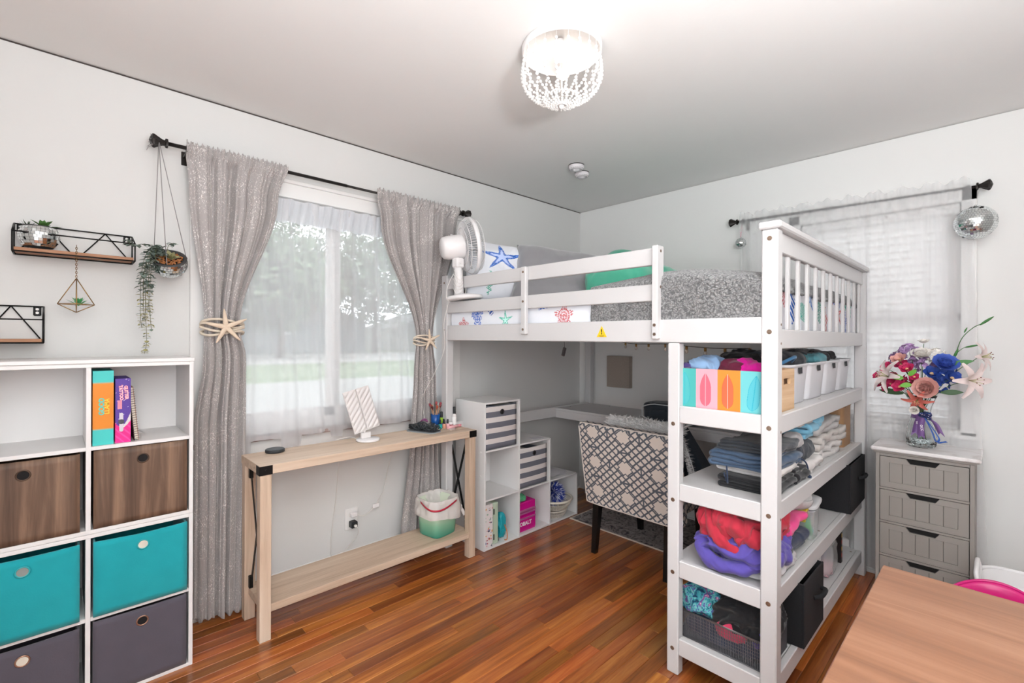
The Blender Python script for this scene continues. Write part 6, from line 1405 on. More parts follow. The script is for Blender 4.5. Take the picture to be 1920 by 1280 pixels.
heap('blue_sleeve', (-.83, -1.99, Z2+.175), (.06, .035, .04), M_ltb, 'light blue fabric tucked under the shelf rail', 'towel', seed=31)
t = thing('paper_bag', 'brown leather-look tote bag with white lining at the far end of the second shelf', 'bag', (-.2, -1.9, Z2)); bm = nb(); prism(bm, rrect(-.235, -1.90, .20, .24, .03), 'z', Z2, Z2+.225); 
for f in list(bm.faces):
    if f.normal.z > .9: bm.faces.remove(f)
solid(obj('bag_body', bm, mat('tan_leather', '#a8815c', .6, bump=.3, bscale=60, var=.15), t), .004); bm = nb(); bx(bm, -.32, -.15, -1.99, -1.81, Z2+.15, Z2+.20, .01); obj('bag_content', bm, mat('white_lining', '#dfdcda', .8), t)
bm = nb(); tube(bm, along([(-.30, -2.02, Z2+.215), (-.27, -2.03, Z2+.232), (-.20, -2.03, Z2+.232), (-.17, -2.02, Z2+.215)], 14), .006, 6); obj('handle', bm, mat('tan_leather', '#a8815c'), t)
# third shelf
M_coral = cloth('coral_red', '#b5283c', wr=(13, .02, 1)); M_purp = cloth('violet_cloth', '#574a9e', wr=(13, .02, 1))
def drape(name, label, pts, rad, m, seed, cat='clothing'):
    """a soft sleeve-like fold of cloth following pts"""
    pp = along(pts, 40); bm = nb(); R_ = []
    tube(bm, pp, lambda q: rad*(.75+.3*sin(q*pi)), 20)
    for v in bm.verts: v.co += noise.noise_vector(v.co*22+Vector((seed, 0, 0)))*rad*.45 + noise.noise_vector(v.co*55)*rad*.14
    return obj(name, bm, m, None, label, True, cat=cat)
drape('red_sleeve', 'upper roll of the coral red hoodie with a curled cuff in front', [(-1.545, -1.84, Z1+.19), (-1.55, -1.90, Z1+.20), (-1.545, -1.96, Z1+.175), (-1.52, -2.0, Z1+.15)], .030, M_coral, 1)
drape('red_sleeve', 'diagonal fold of the coral red hoodie crossing its front', [(-1.53, -1.82, Z1+.225), (-1.555, -1.86, Z1+.16), (-1.56, -1.90, Z1+.115), (-1.545, -1.95, Z1+.10)], .026, M_coral, 2)
drape('purple_sleeve', 'drooping sleeve of the violet hoodie at the left front', [(-1.50, -1.79, Z1+.10), (-1.55, -1.81, Z1+.06), (-1.56, -1.87, Z1+.035), (-1.555, -1.95, Z1+.045), (-1.53, -2.0, Z1+.06)], .026, M_purp, 3)
drape('purple_sleeve', 'rolled sleeve of the violet hoodie at the foot side of the shelf', [(-1.50, -2.02, Z1+.06), (-1.42, -2.035, Z1+.075), (-1.34, -2.03, Z1+.055), (-1.30, -2.0, Z1+.05)], .028, M_purp, 4)
heap('red_hoodie', (-1.40, -1.90, Z1+.095), (.145, .115, .085), M_coral, 'coral red hoodie heaped on top of the purple one, third shelf', 'clothing', seed=41, amp=.040, freq=13, e1=.9, stretch=(1, 1.2, .55), nu=180, nv=90)
heap('red_sleeve', (-1.49, -1.835, Z1+.10), (.05, .055, .04), M_coral, 'sleeve of the coral red hoodie hanging to the left', 'clothing', seed=42, amp=.012)
heap('purple_hoodie', (-1.40, -1.90, Z1+.038), (.16, .13, .052), M_purp, 'violet hoodie folded under the coral red hoodie', 'clothing', seed=43, amp=.030, freq=14, stretch=(1, 1, .8), nu=180, nv=80)
heap('black_shirt', (-1.36, -1.94, Z1+.018), (.16, .10, .030), M_blk, 'black garment under the violet hoodie', 'clothing', seed=44, amp=.01)
heap('grey_tshirt', (-1.36, -1.955, Z1), (.17, .095, .022), M_lg, 'light grey t-shirt at the bottom of the hoodie pile', 'clothing', seed=45, amp=.010)
folded('pink_shirt', -1.30, -1.06, -2.03, -1.87, Z1+.09, .018, 3, cloth('neon_pink', '#f0468f'), 'neon pink folded top beside the coral hoodie', 'clothing', seed=46, amp=.010)
folded('navy_shirt', -1.26, -1.04, -2.035, -1.87, Z1+.008, .022, 3, M_nvy, 'navy folded garment under the neon pink top', 'clothing', seed=47, amp=.010)
roll('rolled_throw', 'light grey speckled rolled sweater on the neon pink top', (-1.20, -1.94, Z1+.205), (-.98, -1.995, Z1+.185), .048, cloth('speckle_grey', '#c9c6c6', var=.25, vscale=60), 9)
t = thing('plastic_tub', 'clear plastic tub with lid holding green and yellow supplies, third shelf', 'tub', (-.93, -1.98, Z1)); M_clear = bpy.data.materials.new('clear_plastic'); M_clear.use_nodes = True; nt = M_clear.node_tree; b = nt.nodes['Principled BSDF']; b.inputs['Base Color'].default_value = (.85, .87, .88, 1); b.inputs['Roughness'].default_value = .12; tb = nt.nodes.new('ShaderNodeBsdfTransparent'); mxs = nt.nodes.new('ShaderNodeMixShader'); mxs.inputs[0].default_value = .35; nt.links.new(tb.outputs[0], mxs.inputs[1]); nt.links.new(b.outputs[0], mxs.inputs[2]); nt.links.new(mxs.outputs[0], nt.nodes['Material Output'].inputs[0])
bm = nb(); lathe(bm, (-.93, -1.985, Z1), [(.001, .001), (.045, .001), (.052, .004), (.058, .125), (.061, .127), (.061, .132)], 32, sq=5); obj('tub_body', bm, M_clear, t)
bm = nb(); lathe(bm, (-.93, -1.985, Z1+.132), [(.063, -.006), (.064, .004), (.056, .010), (.001, .010)], 32, sq=5); bmesh.ops.rotate(bm, cent=(-.93, -1.985, Z1+.13), matrix=Matrix.Rotation(radians(-12), 3, 'Y'), verts=bm.verts[:]); bmesh.ops.translate(bm, vec=(.02, 0, .018), verts=bm.verts[:]); obj('tub_lid', bm, mat('lid_grey', '#c9c8ca', .3), t)
for (nm, lab, p0, p1, r, c) in (('marker', 'green marker inside the clear tub', (-.955, -2.01, Z1+.012), (-.94, -2.0, Z1+.10), .012, '#1fa455'), ('marker', 'bright green tube inside the clear tub', (-.925, -2.015, Z1+.012), (-.945, -2.01, Z1+.08), .010, '#35c06a'), ('ball', 'teal ball at the bottom of the clear tub', (-.905, -2.01, Z1+.02), (-.905, -2.01, Z1+.021), .014, '#2a9c9a')):
    if nm == 'marker': bm = nb(); cyl(bm, p0, p1, r, r*.8, 12); obj(nm, bm, mk('tubc'+c[1:], c), None, lab, cat='stationery')
    else: bm = nb(); sph(bm, p0, r, 2); obj(nm, bm, mk('tubc'+c[1:], c), None, lab, cat='ball')
t = thing('crayon_box', 'small yellow printed box leaning against the clear tub', 'box', (-1.0, -2.0, Z1+.08)); bm = nb(); bx(bm, -1.03, -.965, -2.02, -1.985, Z1+.10, Z1+.135, .001); bmesh.ops.rotate(bm, cent=(-1, -2, Z1+.11), matrix=Matrix.Rotation(radians(-25), 3, 'Y'), verts=bm.verts[:]); obj('box_body', bm, mat('yellow_card', '#d9c243', .6), t)
bm = nb(); bx(bm, -1.018, -.985, -2.0206, -2.0200, Z1+.106, Z1+.129); bmesh.ops.rotate(bm, cent=(-1, -2, Z1+.11), matrix=Matrix.Rotation(radians(-25), 3, 'Y'), verts=bm.verts[:]); obj('print_patch', bm, mat('magenta_patch', '#a34a6d', .6), t)
heap('purple_clip', (-.84, -1.99, Z1+.06), (.018, .012, .014), mk('violet_plastic', '#5a3f8c'), 'small purple clip hanging by the clear tub', 'clip', seed=3, nu=24, nv=14, amp=.003)
M_felt = cloth('black_felt', '#1b1b1e', sheen=0, bscale=220, bump=.8, var=.55, vscale=260)
def feltbin(label, x0, x1, y0, y1, z0, h, flap=True):
    t = thing('felt_bin', label, 'storage bin', ((x0+x1)/2, (y0+y1)/2, z0)); tk = .007
    bm = nb()
    for a in ((x0, x1, y0, y0+tk), (x0, x1, y1-tk, y1), (x0, x0+tk, y0+tk, y1-tk), (x1-tk, x1, y0+tk, y1-tk)): bx(bm, a[0], a[1], a[2], a[3], z0, z0+h, .002)
    bx(bm, x0+tk, x1-tk, y0+tk, y1-tk, z0, z0+tk); obj('bin_body', bm, M_felt, t)
    for nm, ym, s_ in (('strap_handle', y0, -1),):
        bm = nb(); xm = (x0+x1)/2+.04; tube(bm, along([(xm-.055, ym-.002, z0+h*.62), (xm-.035, ym-.022, z0+h*.64), (xm+.035, ym-.022, z0+h*.64), (xm+.055, ym-.002, z0+h*.62)], 14), .009, 8); obj(nm, bm, M_felt, t)
    bm = nb(); xm = x1; tube(bm, along([(xm+.001, y0+.06, z0+h*.66), (xm+.02, y0+.08, z0+h*.68), (xm+.02, y0+.15, z0+h*.68), (xm+.001, y0+.17, z0+h*.66)], 14), .007, 8); obj('strap_handle', bm, M_felt, t)
    return t
feltbin('black felt bin on the third shelf beside the rear post', -.49, -.14, -2.085, -1.80, Z1+.003, .245)
feltbin('black felt bin on the bottom shelf behind the wire mesh basket', -1.30, -1.02, -2.088, -1.80, Z0+.004, .245)
# bottom shelf: wire mesh basket with clothes
mb = thing('mesh_basket', 'black wire mesh basket of clothes on the bottom shelf behind the near post', 'basket', (-1.43, -1.87, Z0)); gx0, gx1, gy0, gy1, gh = -1.545, -1.325, -2.035, -1.695, .105
bm = nb()
for i in range(58):
    y = gy0+(gy1-gy0)*i/57
    for x in (gx0, gx1): bx(bm, x-.0007, x+.0007, y-.0011, y+.0011, Z0, Z0+gh)
for k in range(9):
    for x in (gx0, gx1): bx(bm, x-.0005, x+.0005, gy0, gy1, Z0+.012*k+.004, Z0+.012*k+.0052)
for i in range(38):
    x = gx0+(gx1-gx0)*i/37
    for y in (gy0, gy1): bx(bm, x-.0011, x+.0011, y-.0005, y+.0005, Z0, Z0+gh)
obj('mesh_wall', bm, mat('mesh_grey', '#77777c', .4, metal=.5), mb, kind='stuff')
for z in (Z0+.003, Z0+gh):
    bm = nb(); tube(bm, [(gx0, gy0, z), (gx1, gy0, z), (gx1, gy1, z), (gx0, gy1, z)], .003, 6, closed=True); obj('rim_wire', bm, mat('rim_metal', '#8f8f92', .3, metal=.9), mb)
bm = nb(); bx(bm, gx0, gx1, gy0, gy1, Z0, Z0+.002); obj('basket_floor', bm, mat('mesh_grey', '#4c4c50'), mb)
heap('denim_clothes', (-1.435, -1.87, Z0+.003), (.10, .155, .04), M_ddenim, 'dark denim clothes in the bottom of the mesh basket', 'clothing', seed=51, amp=.012)
heap('pink_lace_shirt', (-1.49, -1.90, Z0+.022), (.045, .055, .042), cloth('watermelon', '#e8486b'), 'watermelon pink garment seen through the mesh basket', 'clothing', seed=52, amp=.010)
heap('black_clothes', (-1.43, -1.93, Z0+.065), (.09, .10, .065), M_blk, 'black clothes piled high in the mesh basket', 'clothing', seed=53, amp=.030)
M_tie = bpy.data.materials.new('tie_dye'); M_tie.use_nodes = True; nt = M_tie.node_tree; b = nt.nodes['Principled BSDF']; tc = nt.nodes.new('ShaderNodeTexCoord'); n1 = nt.nodes.new('ShaderNodeTexNoise'); n1.inputs['Scale'].default_value = 28; n1.inputs['Detail'].default_value = 3; n1.inputs['Distortion'].default_value = 2; nt.links.new(tc.outputs['Object'], n1.inputs[0]); cr = nt.nodes.new('ShaderNodeValToRGB'); e = cr.color_ramp.elements; e[0].position = .33; e[0].color = (*L('#15395c'), 1); e[1].position = .68; e[1].color = (*L('#e3a7bd'), 1)
for p_, c_ in ((.42, '#3a9aa8'), (.5, '#7fc7c2'), (.56, '#2c5ea3'), (.62, '#8a4f86')): k = e.new(p_); k.color = (*L(c_), 1)
nt.links.new(n1.outputs[0], cr.inputs[0]); nt.links.new(cr.outputs[0], b.inputs['Base Color']); b.inputs['Roughness'].default_value = .9
heap('tie_dye_shirt', (-1.43, -1.775, Z0+.075), (.09, .075, .065), M_tie, 'blue, pink and white tie-dye garment in the left of the mesh basket', 'clothing', seed=54, amp=.020, freq=14)
heap('violet_garment', (-1.47, -2.0, Z0+.06), (.045, .03, .035), M_purp, 'violet garment at the right end of the mesh basket', 'clothing', seed=55)
t = thing('lunch_box', 'pink and grey plastic box on the bottom shelf right of the felt bin', 'box', (-.88, -1.97, Z0)); box('box_body', -.95, -.84, -2.04, -1.92, Z0, Z0+.115, mat('pale_rose_plastic', '#c99c98', .4), t, .012); box('box_lid', -.955, -.835, -2.045, -1.915, Z0+.1155, Z0+.145, mat('slate_plastic', '#5d6266', .4), t, .008)
t = thing('plastic_jar', 'clear round jar behind the pink and grey box', 'jar', (-.80, -1.93, Z0)); bm = nb(); lathe(bm, (-.775, -1.965, Z0), [(.001, .001), (.05, .001), (.055, .01), (.055, .15), (.05, .16)], 28); obj('jar_body', bm, M_clear, t); bm = nb(); lathe(bm, (-.775, -1.965, Z0+.16), [(.056, -.01), (.056, .012), (.001, .014)], 28); obj('jar_lid', bm, mat('lid_grey', '#c9c8ca'), t)
t = thing('plastic_bag', 'clear bag of pink and white crafts on the bottom shelf', 'bag', (-.58, -1.96, Z0)); 
bm = nb(); superq(bm, (-.56, -1.965, Z0+.10), .085, .065, .10, .6, .5, 40, 24, foldnoise(.012, 18, 3)); obj('bag_film', bm, M_clear, t, smooth=True)
heap('craft_ribbons', (-.57, -1.975, Z0+.004), (.05, .035, .035), cloth('rose_stripe', '#d9a9b5', var=.4, vscale=50), 'pink ribbons inside the clear bag', 'ribbons', seed=61)
heap('craft_pack', (-.55, -1.97, Z0+.08), (.045, .03, .035), cloth('slate_blue', '#5c6480'), 'slate blue pack inside the clear bag', 'pack', seed=62)
t = thing('picture_book', 'black book with red and yellow spine marks at the far end of the bottom shelf', 'book', (-.26, -1.93, Z0)); bm = nb(); bx(bm, -.36, -.33, -2.02, -1.86, Z0, Z0+.21, .002); obj('cover', bm, mat('black_cover', '#1f1818', .4), t)
for k, c_ in enumerate(('#c23a2d', '#e0b63a', '#c23a2d', '#e0b63a')): bm = nb(); bx(bm, -.352, -.338, -2.0208, -2.0202, Z0+.03+.035*k, Z0+.05+.035*k); obj('cover_mark', bm, mk('mk'+c_[1:], c_), t)

# ---------------------------------------------------------------- nightstand
nx0, nx1, ny0, ny1, nh = -.352, -.035, -2.523, -2.163, .752
ns_ = thing('nightstand', 'taupe four-drawer cabinet with a white marble-look top beside the loft bed', 'cabinet', ((nx0+nx1)/2, (ny0+ny1)/2, 0)); M_tp = mat('taupe_paint', '#97918b', .5, bump=.04, bscale=60)
box('side_panel', nx0, nx1, ny0, ny0+.016, 0, nh, M_tp, ns_, .001); box('side_panel', nx0, nx1, ny1-.016, ny1, 0, nh, M_tp, ns_, .001); box('back_panel', nx1-.006, nx1, ny0+.016, ny1-.016, .04, nh, M_tp, ns_)
zt_ = nh-.014; dh = .152; step = .1665
for k in range(4):
    zt1 = zt_-k*step-.004; zb1 = zt1-dh; a, b_ = ny0+.0165, ny1-.0165
    box('face_rail', nx0+.001, nx0+.018, a, b_, zt1+.0025 if k else zt1+.003, zt1+.012 if k else zt1+.018, M_tp, ns_, .0005)
    bm = nb(); X = nx0+.0005; ya, yb = a+.002, b_-.002
    fr_w = .028; 
    # outer frame with trapezoid finger notch, recessed beadboard behind
    ym = (ya+yb)/2; nw0, nw1, nd = .062, .046, .023
    tl = [(ya, zb1), (yb, zb1), (yb, zt1), (ym+nw0, zt1), (ym+nw1, zt1-nd), (ym-nw1, zt1-nd), (ym-nw0, zt1), (ya, zt1)]
    def pr_(poly, xa, xb): prism(bm, poly, 'x', xa, xb)
    pr_([(ya, zb1), (ya+fr_w+.008, zb1), (ya+fr_w+.008, zt1), (ya, zt1)], X, X+.012); pr_([(yb-fr_w-.008, zb1), (yb, zb1), (yb, zt1), (yb-fr_w-.008, zt1)], X, X+.012)
    pr_([(ya+fr_w+.008, zb1), (yb-fr_w-.008, zb1), (yb-fr_w-.008, zb1+fr_w), (ya+fr_w+.008, zb1+fr_w)], X+.0008, X+.012)
    pr_([(ya+fr_w+.008, zt1-fr_w), (yb-fr_w-.008, zt1-fr_w), (yb-fr_w-.008, zt1), (ym+nw0, zt1), (ym+nw1, zt1-nd), (ym-nw1, zt1-nd), (ym-nw0, zt1), (ya+fr_w+.008, zt1)], X+.0008, X+.012)
    dr = obj('drawer', bm, M_tp, ns_)
    for j in range(5):
        w = (yb-ya-2*fr_w-.016)/5; y_ = ya+fr_w+.008+w*j; box('bead_board', X+.0035, X+.010, y_+.0006, y_+w-.0006, zb1+fr_w, zt1-fr_w, M_tp, dr, .0012)
    box('drawer_gap', X+.012, X+.016, ya, yb, zb1, zt1, mat('gap_dark', '#161414', .9), dr)
box('kick_panel', nx0+.004, nx0+.016, ny0+.016, ny1-.016, 0, zt_-4*step+.006, M_tp, ns_, .001)
box('top_moulding', nx0-.008, nx1, ny0-.008, ny1+.008, nh+.0002, nh+.010, M_tp, ns_, .002)
M_mar = bpy.data.materials.new('marble'); M_mar.use_nodes = True; nt = M_mar.node_tree; b = nt.nodes['Principled BSDF']; tc = nt.nodes.new('ShaderNodeTexCoord'); n1 = nt.nodes.new('ShaderNodeTexNoise'); n1.inputs['Scale'].default_value = 6; n1.inputs['Detail'].default_value = 8; n1.inputs['Distortion'].default_value = 2.2; nt.links.new(tc.outputs['Object'], n1.inputs[0]); cr = nt.nodes.new('ShaderNodeValToRGB'); e = cr.color_ramp.elements; e[0].position = .36; e[0].color = (*L('#d5cdca'), 1); e[1].position = .55; e[1].color = (*L('#e9e5e4'), 1); nt.links.new(n1.outputs[0], cr.inputs[0]); nt.links.new(cr.outputs[0], b.inputs['Base Color']); b.inputs['Roughness'].default_value = .25
box('marble_top', nx0-.020, nx1+.004, ny0-.022, ny1+.020, nh+.0102, nh+.030, M_mar, ns_, .006)
TZ = nh+.0306
# vase with flowers
vx, vy = -.205, -2.325
M_vg = bpy.data.materials.new('vase_glass'); M_vg.use_nodes = True; b = M_vg.node_tree.nodes['Principled BSDF']; b.inputs['Base Color'].default_value = (.93, .95, .95, 1); b.inputs['Roughness'].default_value = .03; b.inputs['Transmission Weight'].default_value = 1; b.inputs['IOR'].default_value = 1.35
va = thing('glass_vase', 'ribbed clear glass vase with a narrow waist on the marble top', 'vase', (vx, vy, TZ))
bm = nb()
VS = 1.36
prof = [(.001, .0), (.046, .0), (.052, .008), (.053, .035), (.047, .075), (.033, .110), (.030, .122), (.036, .150), (.050, .182), (.054, .190), (.051, .190), (.046, .180), (.033, .150), (.027, .122), (.030, .110), (.044, .075), (.050, .035), (.047, .012), (.001, .008)]
n = 48; rings = []
for r, h in [(a_*1.12, b_*VS) for a_, b_ in prof]: rings.append([bm.verts.new((vx+cos(2*pi*i/n)*r*(1+.035*abs(sin(i*pi/4))), vy+sin(2*pi*i/n)*r*(1+.035*abs(sin(i*pi/4))), TZ+h)) for i in range(n)])
for a, b_ in zip(rings, rings[1:]):
    for i in range(n): f = bm.faces.new((a[i], a[(i+1) % n], b_[(i+1) % n], b_[i])); f.smooth = True
bmesh.ops.remove_doubles(bm, verts=bm.verts[:], dist=1e-4); obj('vase_body', bm, M_vg, va, recalc=True)
R = random.Random(2); bm = nb()
for i in range(260):
    a = R.uniform(0, 2*pi); q = sqrt(R.random())*.043; sph(bm, (vx+cos(a)*q, vy+sin(a)*q, TZ+.013+R.uniform(0, .024)), R.uniform(.0035, .006), 0)
for f in bm.faces: f.smooth = False
obj('glass_gem', bm, mat('gem', '#dfe6e6', .1, metal=.3), None, 'clear and silver glass gems filling the bottom of the vase', kind='stuff', cat='gems')
M_rib = mat('purple_ribbon', '#6d4a86', .45, sheen=.3); M_blr = mat('blue_ribbon', '#1e4f9e', .4)
TZ0 = TZ; TZ = TZ+.04
rb = thing('ribbon_bow', 'purple ribbon with white lettering and blue ribbon tied around the waist of the vase', 'ribbon', (vx, vy, TZ+.04))
bm = nb(); lathe(bm, (vx, vy, TZ+.116), [(.041, -.014), (.0385, 0), (.0405, .014)], 40); solid(obj('ribbon_band', bm, M_rib, rb), .001)
bm = nb(); lathe(bm, (vx, vy, TZ+.130), [(.036, -.003), (.037, .004)], 40); solid(obj('ribbon_band', bm, M_blr, rb), .001)
def tail(nm, pts, w, m, sd=(0, 1, .0), fork=True):
    bm = nb(); pp = along(pts, 20); s = Vector(sd).normalized()*w/2; A = [bm.verts.new(p-s) for p in pp]; B_ = [bm.verts.new(p+s) for p in pp]
    for i in range(20): f = bm.faces.new((A[i], A[i+1], B_[i+1], B_[i])); f.smooth = True
    if fork:
        d = (pp[-1]-pp[-2]).normalized()*w*.6; bm.faces.new((A[-1], bm.verts.new(pp[-1]-s+d), bm.verts.new(pp[-1]))); bm.faces.new((bm.verts.new(pp[-1]), bm.verts.new(pp[-1]+s+d), B_[-1]))
    return solid(obj(nm, bm, m, rb), .0008)
tail('ribbon_tail', [(vx-.042, vy+.000, TZ+.112), (vx-.052, vy+.008, TZ+.08), (vx-.058, vy+.016, TZ+.035)], .030, M_rib); tail('ribbon_tail', [(vx-.042, vy-.01, TZ+.112), (vx-.056, vy-.004, TZ+.075), (vx-.060, vy-.006, TZ+.022)], .026, M_rib)
tail('ribbon_tail', [(vx-.038, vy-.02, TZ+.115), (vx-.045, vy-.055, TZ+.09), (vx-.050, vy-.075, TZ+.045)], .026, M_rib, (.3, 1, .3))
tail('ribbon_tail', [(vx-.046, vy-.018, TZ+.11), (vx-.060, vy-.045, TZ+.05), (vx-.072, vy-.062, TZ+.002), (vx-.075, vy-.085, TZ+.005), (vx-.075, vy-.10, TZ+.010)], .009, M_blr, (0, 1, .6), False)
tail('ribbon_tail', [(vx-.046, vy-.018, TZ+.11), (vx-.058, vy-.05, TZ+.06), (vx-.070, vy-.072, TZ+.02), (vx-.072, vy-.066, TZ+.003)], .009, M_blr, (0, 1, .6), False)
for k in range(4):
    a = k*1.2-.7; bm = nb(); c = Vector((vx-.046, vy-.020, TZ+.118)); tube(bm, [c+Vector((-.004*sin(t_), -.024*cos(a)*sin(t_/2)**2 - .0, .018*sin(a)*sin(t_/2)**2+.006*sin(t_))) for t_ in [2*pi*i/16 for i in range(16)]], .0045, 6); obj('bow_loop', bm, mat('navy_dot_ribbon', '#1c2a5e', .5), rb)
bm = nb()
for k in range(9): R_ = random.Random(k); sph(bm, (vx-.0535, vy-.020+R_.uniform(-.022, .02), TZ+.118+R_.uniform(-.012, .014)), .0016, 1)
obj('white_dots', bm, mat('white_print', '#f5eef2'), rb, kind='stuff')
text('lettering', 'occ', .022, mat('white_print', '#f5eef2'), rb, (vx-.0615, vy-.006, TZ+.062), (0, -.15, -1), (0, 1, -.15)); text('lettering', 'ani', .013, mat('white_print', '#f5eef2'), rb, (vx-.0590, vy+.012, TZ+.085), (0, -.15, -1), (0, 1, -.15))
TZ = TZ0
# flowers
M_gst = mat('flower_stem', '#3f6a35', .6); M_gl = mat('flower_leaf', '#3e7a3a', .5, var=.2); M_gl2 = mat('leaf_dark', '#35592f', .5)
FC = Vector((vx, vy, TZ+.27))
def toward(p): return (Vector(p)-FC+Vector((-.12, 0, .06))).normalized()
def petal(bm, c, d, up_, ln, w, cup, n=5, mi=0, curl=0):
    d = Vector(d).normalized(); nrm = Vector(up_); nrm = (nrm-d*nrm.dot(d)).normalized(); s = d.cross(nrm); rows = []
    for i in range(n+1):
        q = i/n; wd = w*sin(pi*min(1, .12+q*.80))**.75; p = c+d*ln*q+nrm*(cup*ln*q*q-curl*ln*q**4)
        rows.append([bm.verts.new(p+s*wd*k+nrm*wd*.35*k*k) for k in (-1, -.5, 0, .5, 1)])
    for a, b_ in zip(rows, rows[1:]):
        for i in range(4): f = bm.faces.new((a[i], a[i+1], b_[i+1], b_[i])); f.smooth = True; f.material_index = mi
def stemto(t, p):
    bm = nb(); a = Vector((vx+R.uniform(-.02, .02), vy+R.uniform(-.02, .02), TZ+.035)); tube(bm, along([a, Vector((vx+(a.x-vx)*-.3, vy+(a.y-vy)*-.3, TZ+.165)), (Vector(p)+FC)/2+Vector((0, 0, -.01)), Vector(p)-toward(p)*.004], 14), .0016, 5); obj('stem', bm, M_gst, t)
def flower(name, label, p, r, m, kind, face=None, group=None):
    r *= 1.38; p = Vector(p); d = Vector(face).normalized() if face else toward(p); u, v, _ = frame_from(d); t = thing(name, label, 'flower', p, group)
    stemto(t, p)
    def ring(n, ln, w, open_, cup, ph=0, nm='petal', mm=None, curl=0):
        bm = nb()
        for i in range(n):
            a = 2*pi*i/n+ph; e = u*cos(a)+v*sin(a); dd = e*cos(open_)+d*sin(open_); petal(bm, p, dd, d*cos(open_)-e*sin(open_), ln, w, cup, curl=curl)
        return bm
    if kind == 'rose':
        bm = nb(); sph(bm, p+d*r*.30, r*.26, 2, (1, 1, 1)); obj('bud_core', bm, m, t)
        for k, (n, op, s) in enumerate(((7, .15, 1), (7, .55, .88), (6, .9, .76), (5, 1.15, .66), (4, 1.35, .6))):
            obj('petal', ring(n, r*s, r*s*.66, op, .38, k*.7), m, t)
    elif kind == 'lily':
        for i in range(6):
            bm = nb(); a = 2*pi*i/6; e = u*cos(a)+v*sin(a); op = .75; petal(bm, p, e*cos(op)+d*sin(op), d*cos(op)-e*sin(op), r*1.25, r*.27, -.1, 8, curl=.55); obj('petal', bm, m, t)
        bm = nb()
        for i in range(6): a = 2*pi*i/6+.4; e = (u*cos(a)+v*sin(a)); tube(bm, [p, p+d*r*.6+e*r*.12, p+d*r*.85+e*r*.28], .0009, 4); sph(bm, p+d*r*.86+e*r*.28, .0026, 1, mi=1)
        obj('stamen', bm, [mat('stamen', '#c8c98a'), mat('anther', '#7a3524')], t)
    elif kind == 'open':
        obj('petal', ring(5, r, r*.48, .35, .25), m, t); obj('petal', ring(5, r*.75, r*.4, .7, .25, .6), m, t)
        bm = nb(); sph(bm, p+d*.006, r*.22, 2); obj('flower_centre', bm, mat('centre_yellow', '#e2b98a', .8), t)
    elif kind == 'cluster':
        bm = nb(); 
        for i in range(34):
            q = Vector((R.gauss(0, 1), R.gauss(0, 1), R.gauss(0, 1))).normalized(); 
            if q.dot(d) < -.4: continue
            c = p+q*r*.8; uu_, vv_, _ = frame_from(q)
            for j in range(4): a = j*pi/2+i; e = uu_*cos(a)+vv_*sin(a); petal(bm, c, e+q*.3, q, r*.36, r*.17, .1, 2)
        obj('florets', bm, m, t, kind='stuff')
    return t
fm = lambda n, c, **k: mat(n, c, .6, var=.14, vscale=40, **k)
M_pr, M_fu, M_ll, M_bl2, M_cr_, M_pk, M_cor = fm('rose_peach', '#dba49b'), fm('fuchsia', '#c92d63'), fm('lilac', '#a482b0'), fm('royal_blue', '#2b4a9e'), fm('cream_petal', '#efe9e2'), fm('lily_blush', '#ead9d6'), fm('coral_petal', '#cf6f62')
# positions: y decreases to the right in the photograph
S = lambda dx, dy, dz: (vx-.02+dx*1.3, vy+dy*1.28, TZ+.30+(dz-.235)*1.73)
flower('rose', 'large peach pink rose low in the middle of the bouquet', S(-.065, -.022, .235), .040, M_pr, 'rose', (-1, .1, .25))
for i, (a, lb) in enumerate(((S(-.03, .055, .295), 'fuchsia flower at the upper left of the bouquet'), (S(-.06, .055, .235), 'fuchsia flower low on the left, right of the small buds'), (S(-.03, .095, .285), 'fuchsia flower at the far upper left of the bouquet'), (S(-.05, .035, .285), 'fuchsia flower in the centre above the green leaves'), (S(-.07, .012, .265), 'small fuchsia flower above the peach rose'))):
    flower('fuchsia_flower', lb, a, .027 if i != 4 else .018, M_fu, 'open')
for i, (a, lb) in enumerate(((S(-.03, .130, .262), 'outermost fuchsia blossom on the left of the bouquet'), (S(-.03, .118, .238), 'fuchsia blossom below the outermost left one'), (S(-.04, .100, .228), 'fuchsia blossom lowest on the left'), (S(-.04, .085, .240), 'fuchsia blossom between the lowest left ones and the open flower'))):
    flower('small_blossom', lb, a, .017, M_fu, 'open')
flower('lily', 'pale pink lily on the left side of the bouquet', S(-.05, .09, .262), .048, M_pk, 'lily', (-.6, .7, .3))
flower('hydrangea', 'lilac hydrangea at the top left of the bouquet', S(.0, .035, .335), .034, M_ll, 'cluster'); flower('hydrangea', 'lilac hydrangea right of the cream rose', S(-.02, -.020, .300), .030, M_ll, 'cluster')
flower('rose', 'cream white rose at the top of the bouquet', S(-.02, -.002, .325), .032, M_cr_, 'rose'); flower('small_daisy', 'small white daisy at the very top of the bouquet', S(.0, -.008, .362), .020, M_cr_, 'open', (-.3, 0, 1))
flower('hydrangea', 'large royal blue hydrangea on the right of the bouquet', S(-.02, -.062, .282), .042, M_bl2, 'cluster'); flower('hydrangea', 'smaller royal blue hydrangea behind the peach rose', S(-.01, -.055, .245), .030, M_bl2, 'cluster')
flower('blue_flower', 'ruffled cornflower blue bloom on top of the blue hydrangea', S(-.05, -.070, .300), .040, fm('cornflower', '#4a66c0'), 'rose', (-.7, -.3, .7))
flower('lily', 'large blush lily opening to the right of the bouquet', S(-.02, -.135, .262), .047, M_pk, 'lily', (-.7, -.75, .0))
flower('lily', 'blush lily at the upper right of the bouquet', S(.02, -.160, .325), .040, M_pk, 'lily', (-.3, -1, .2))
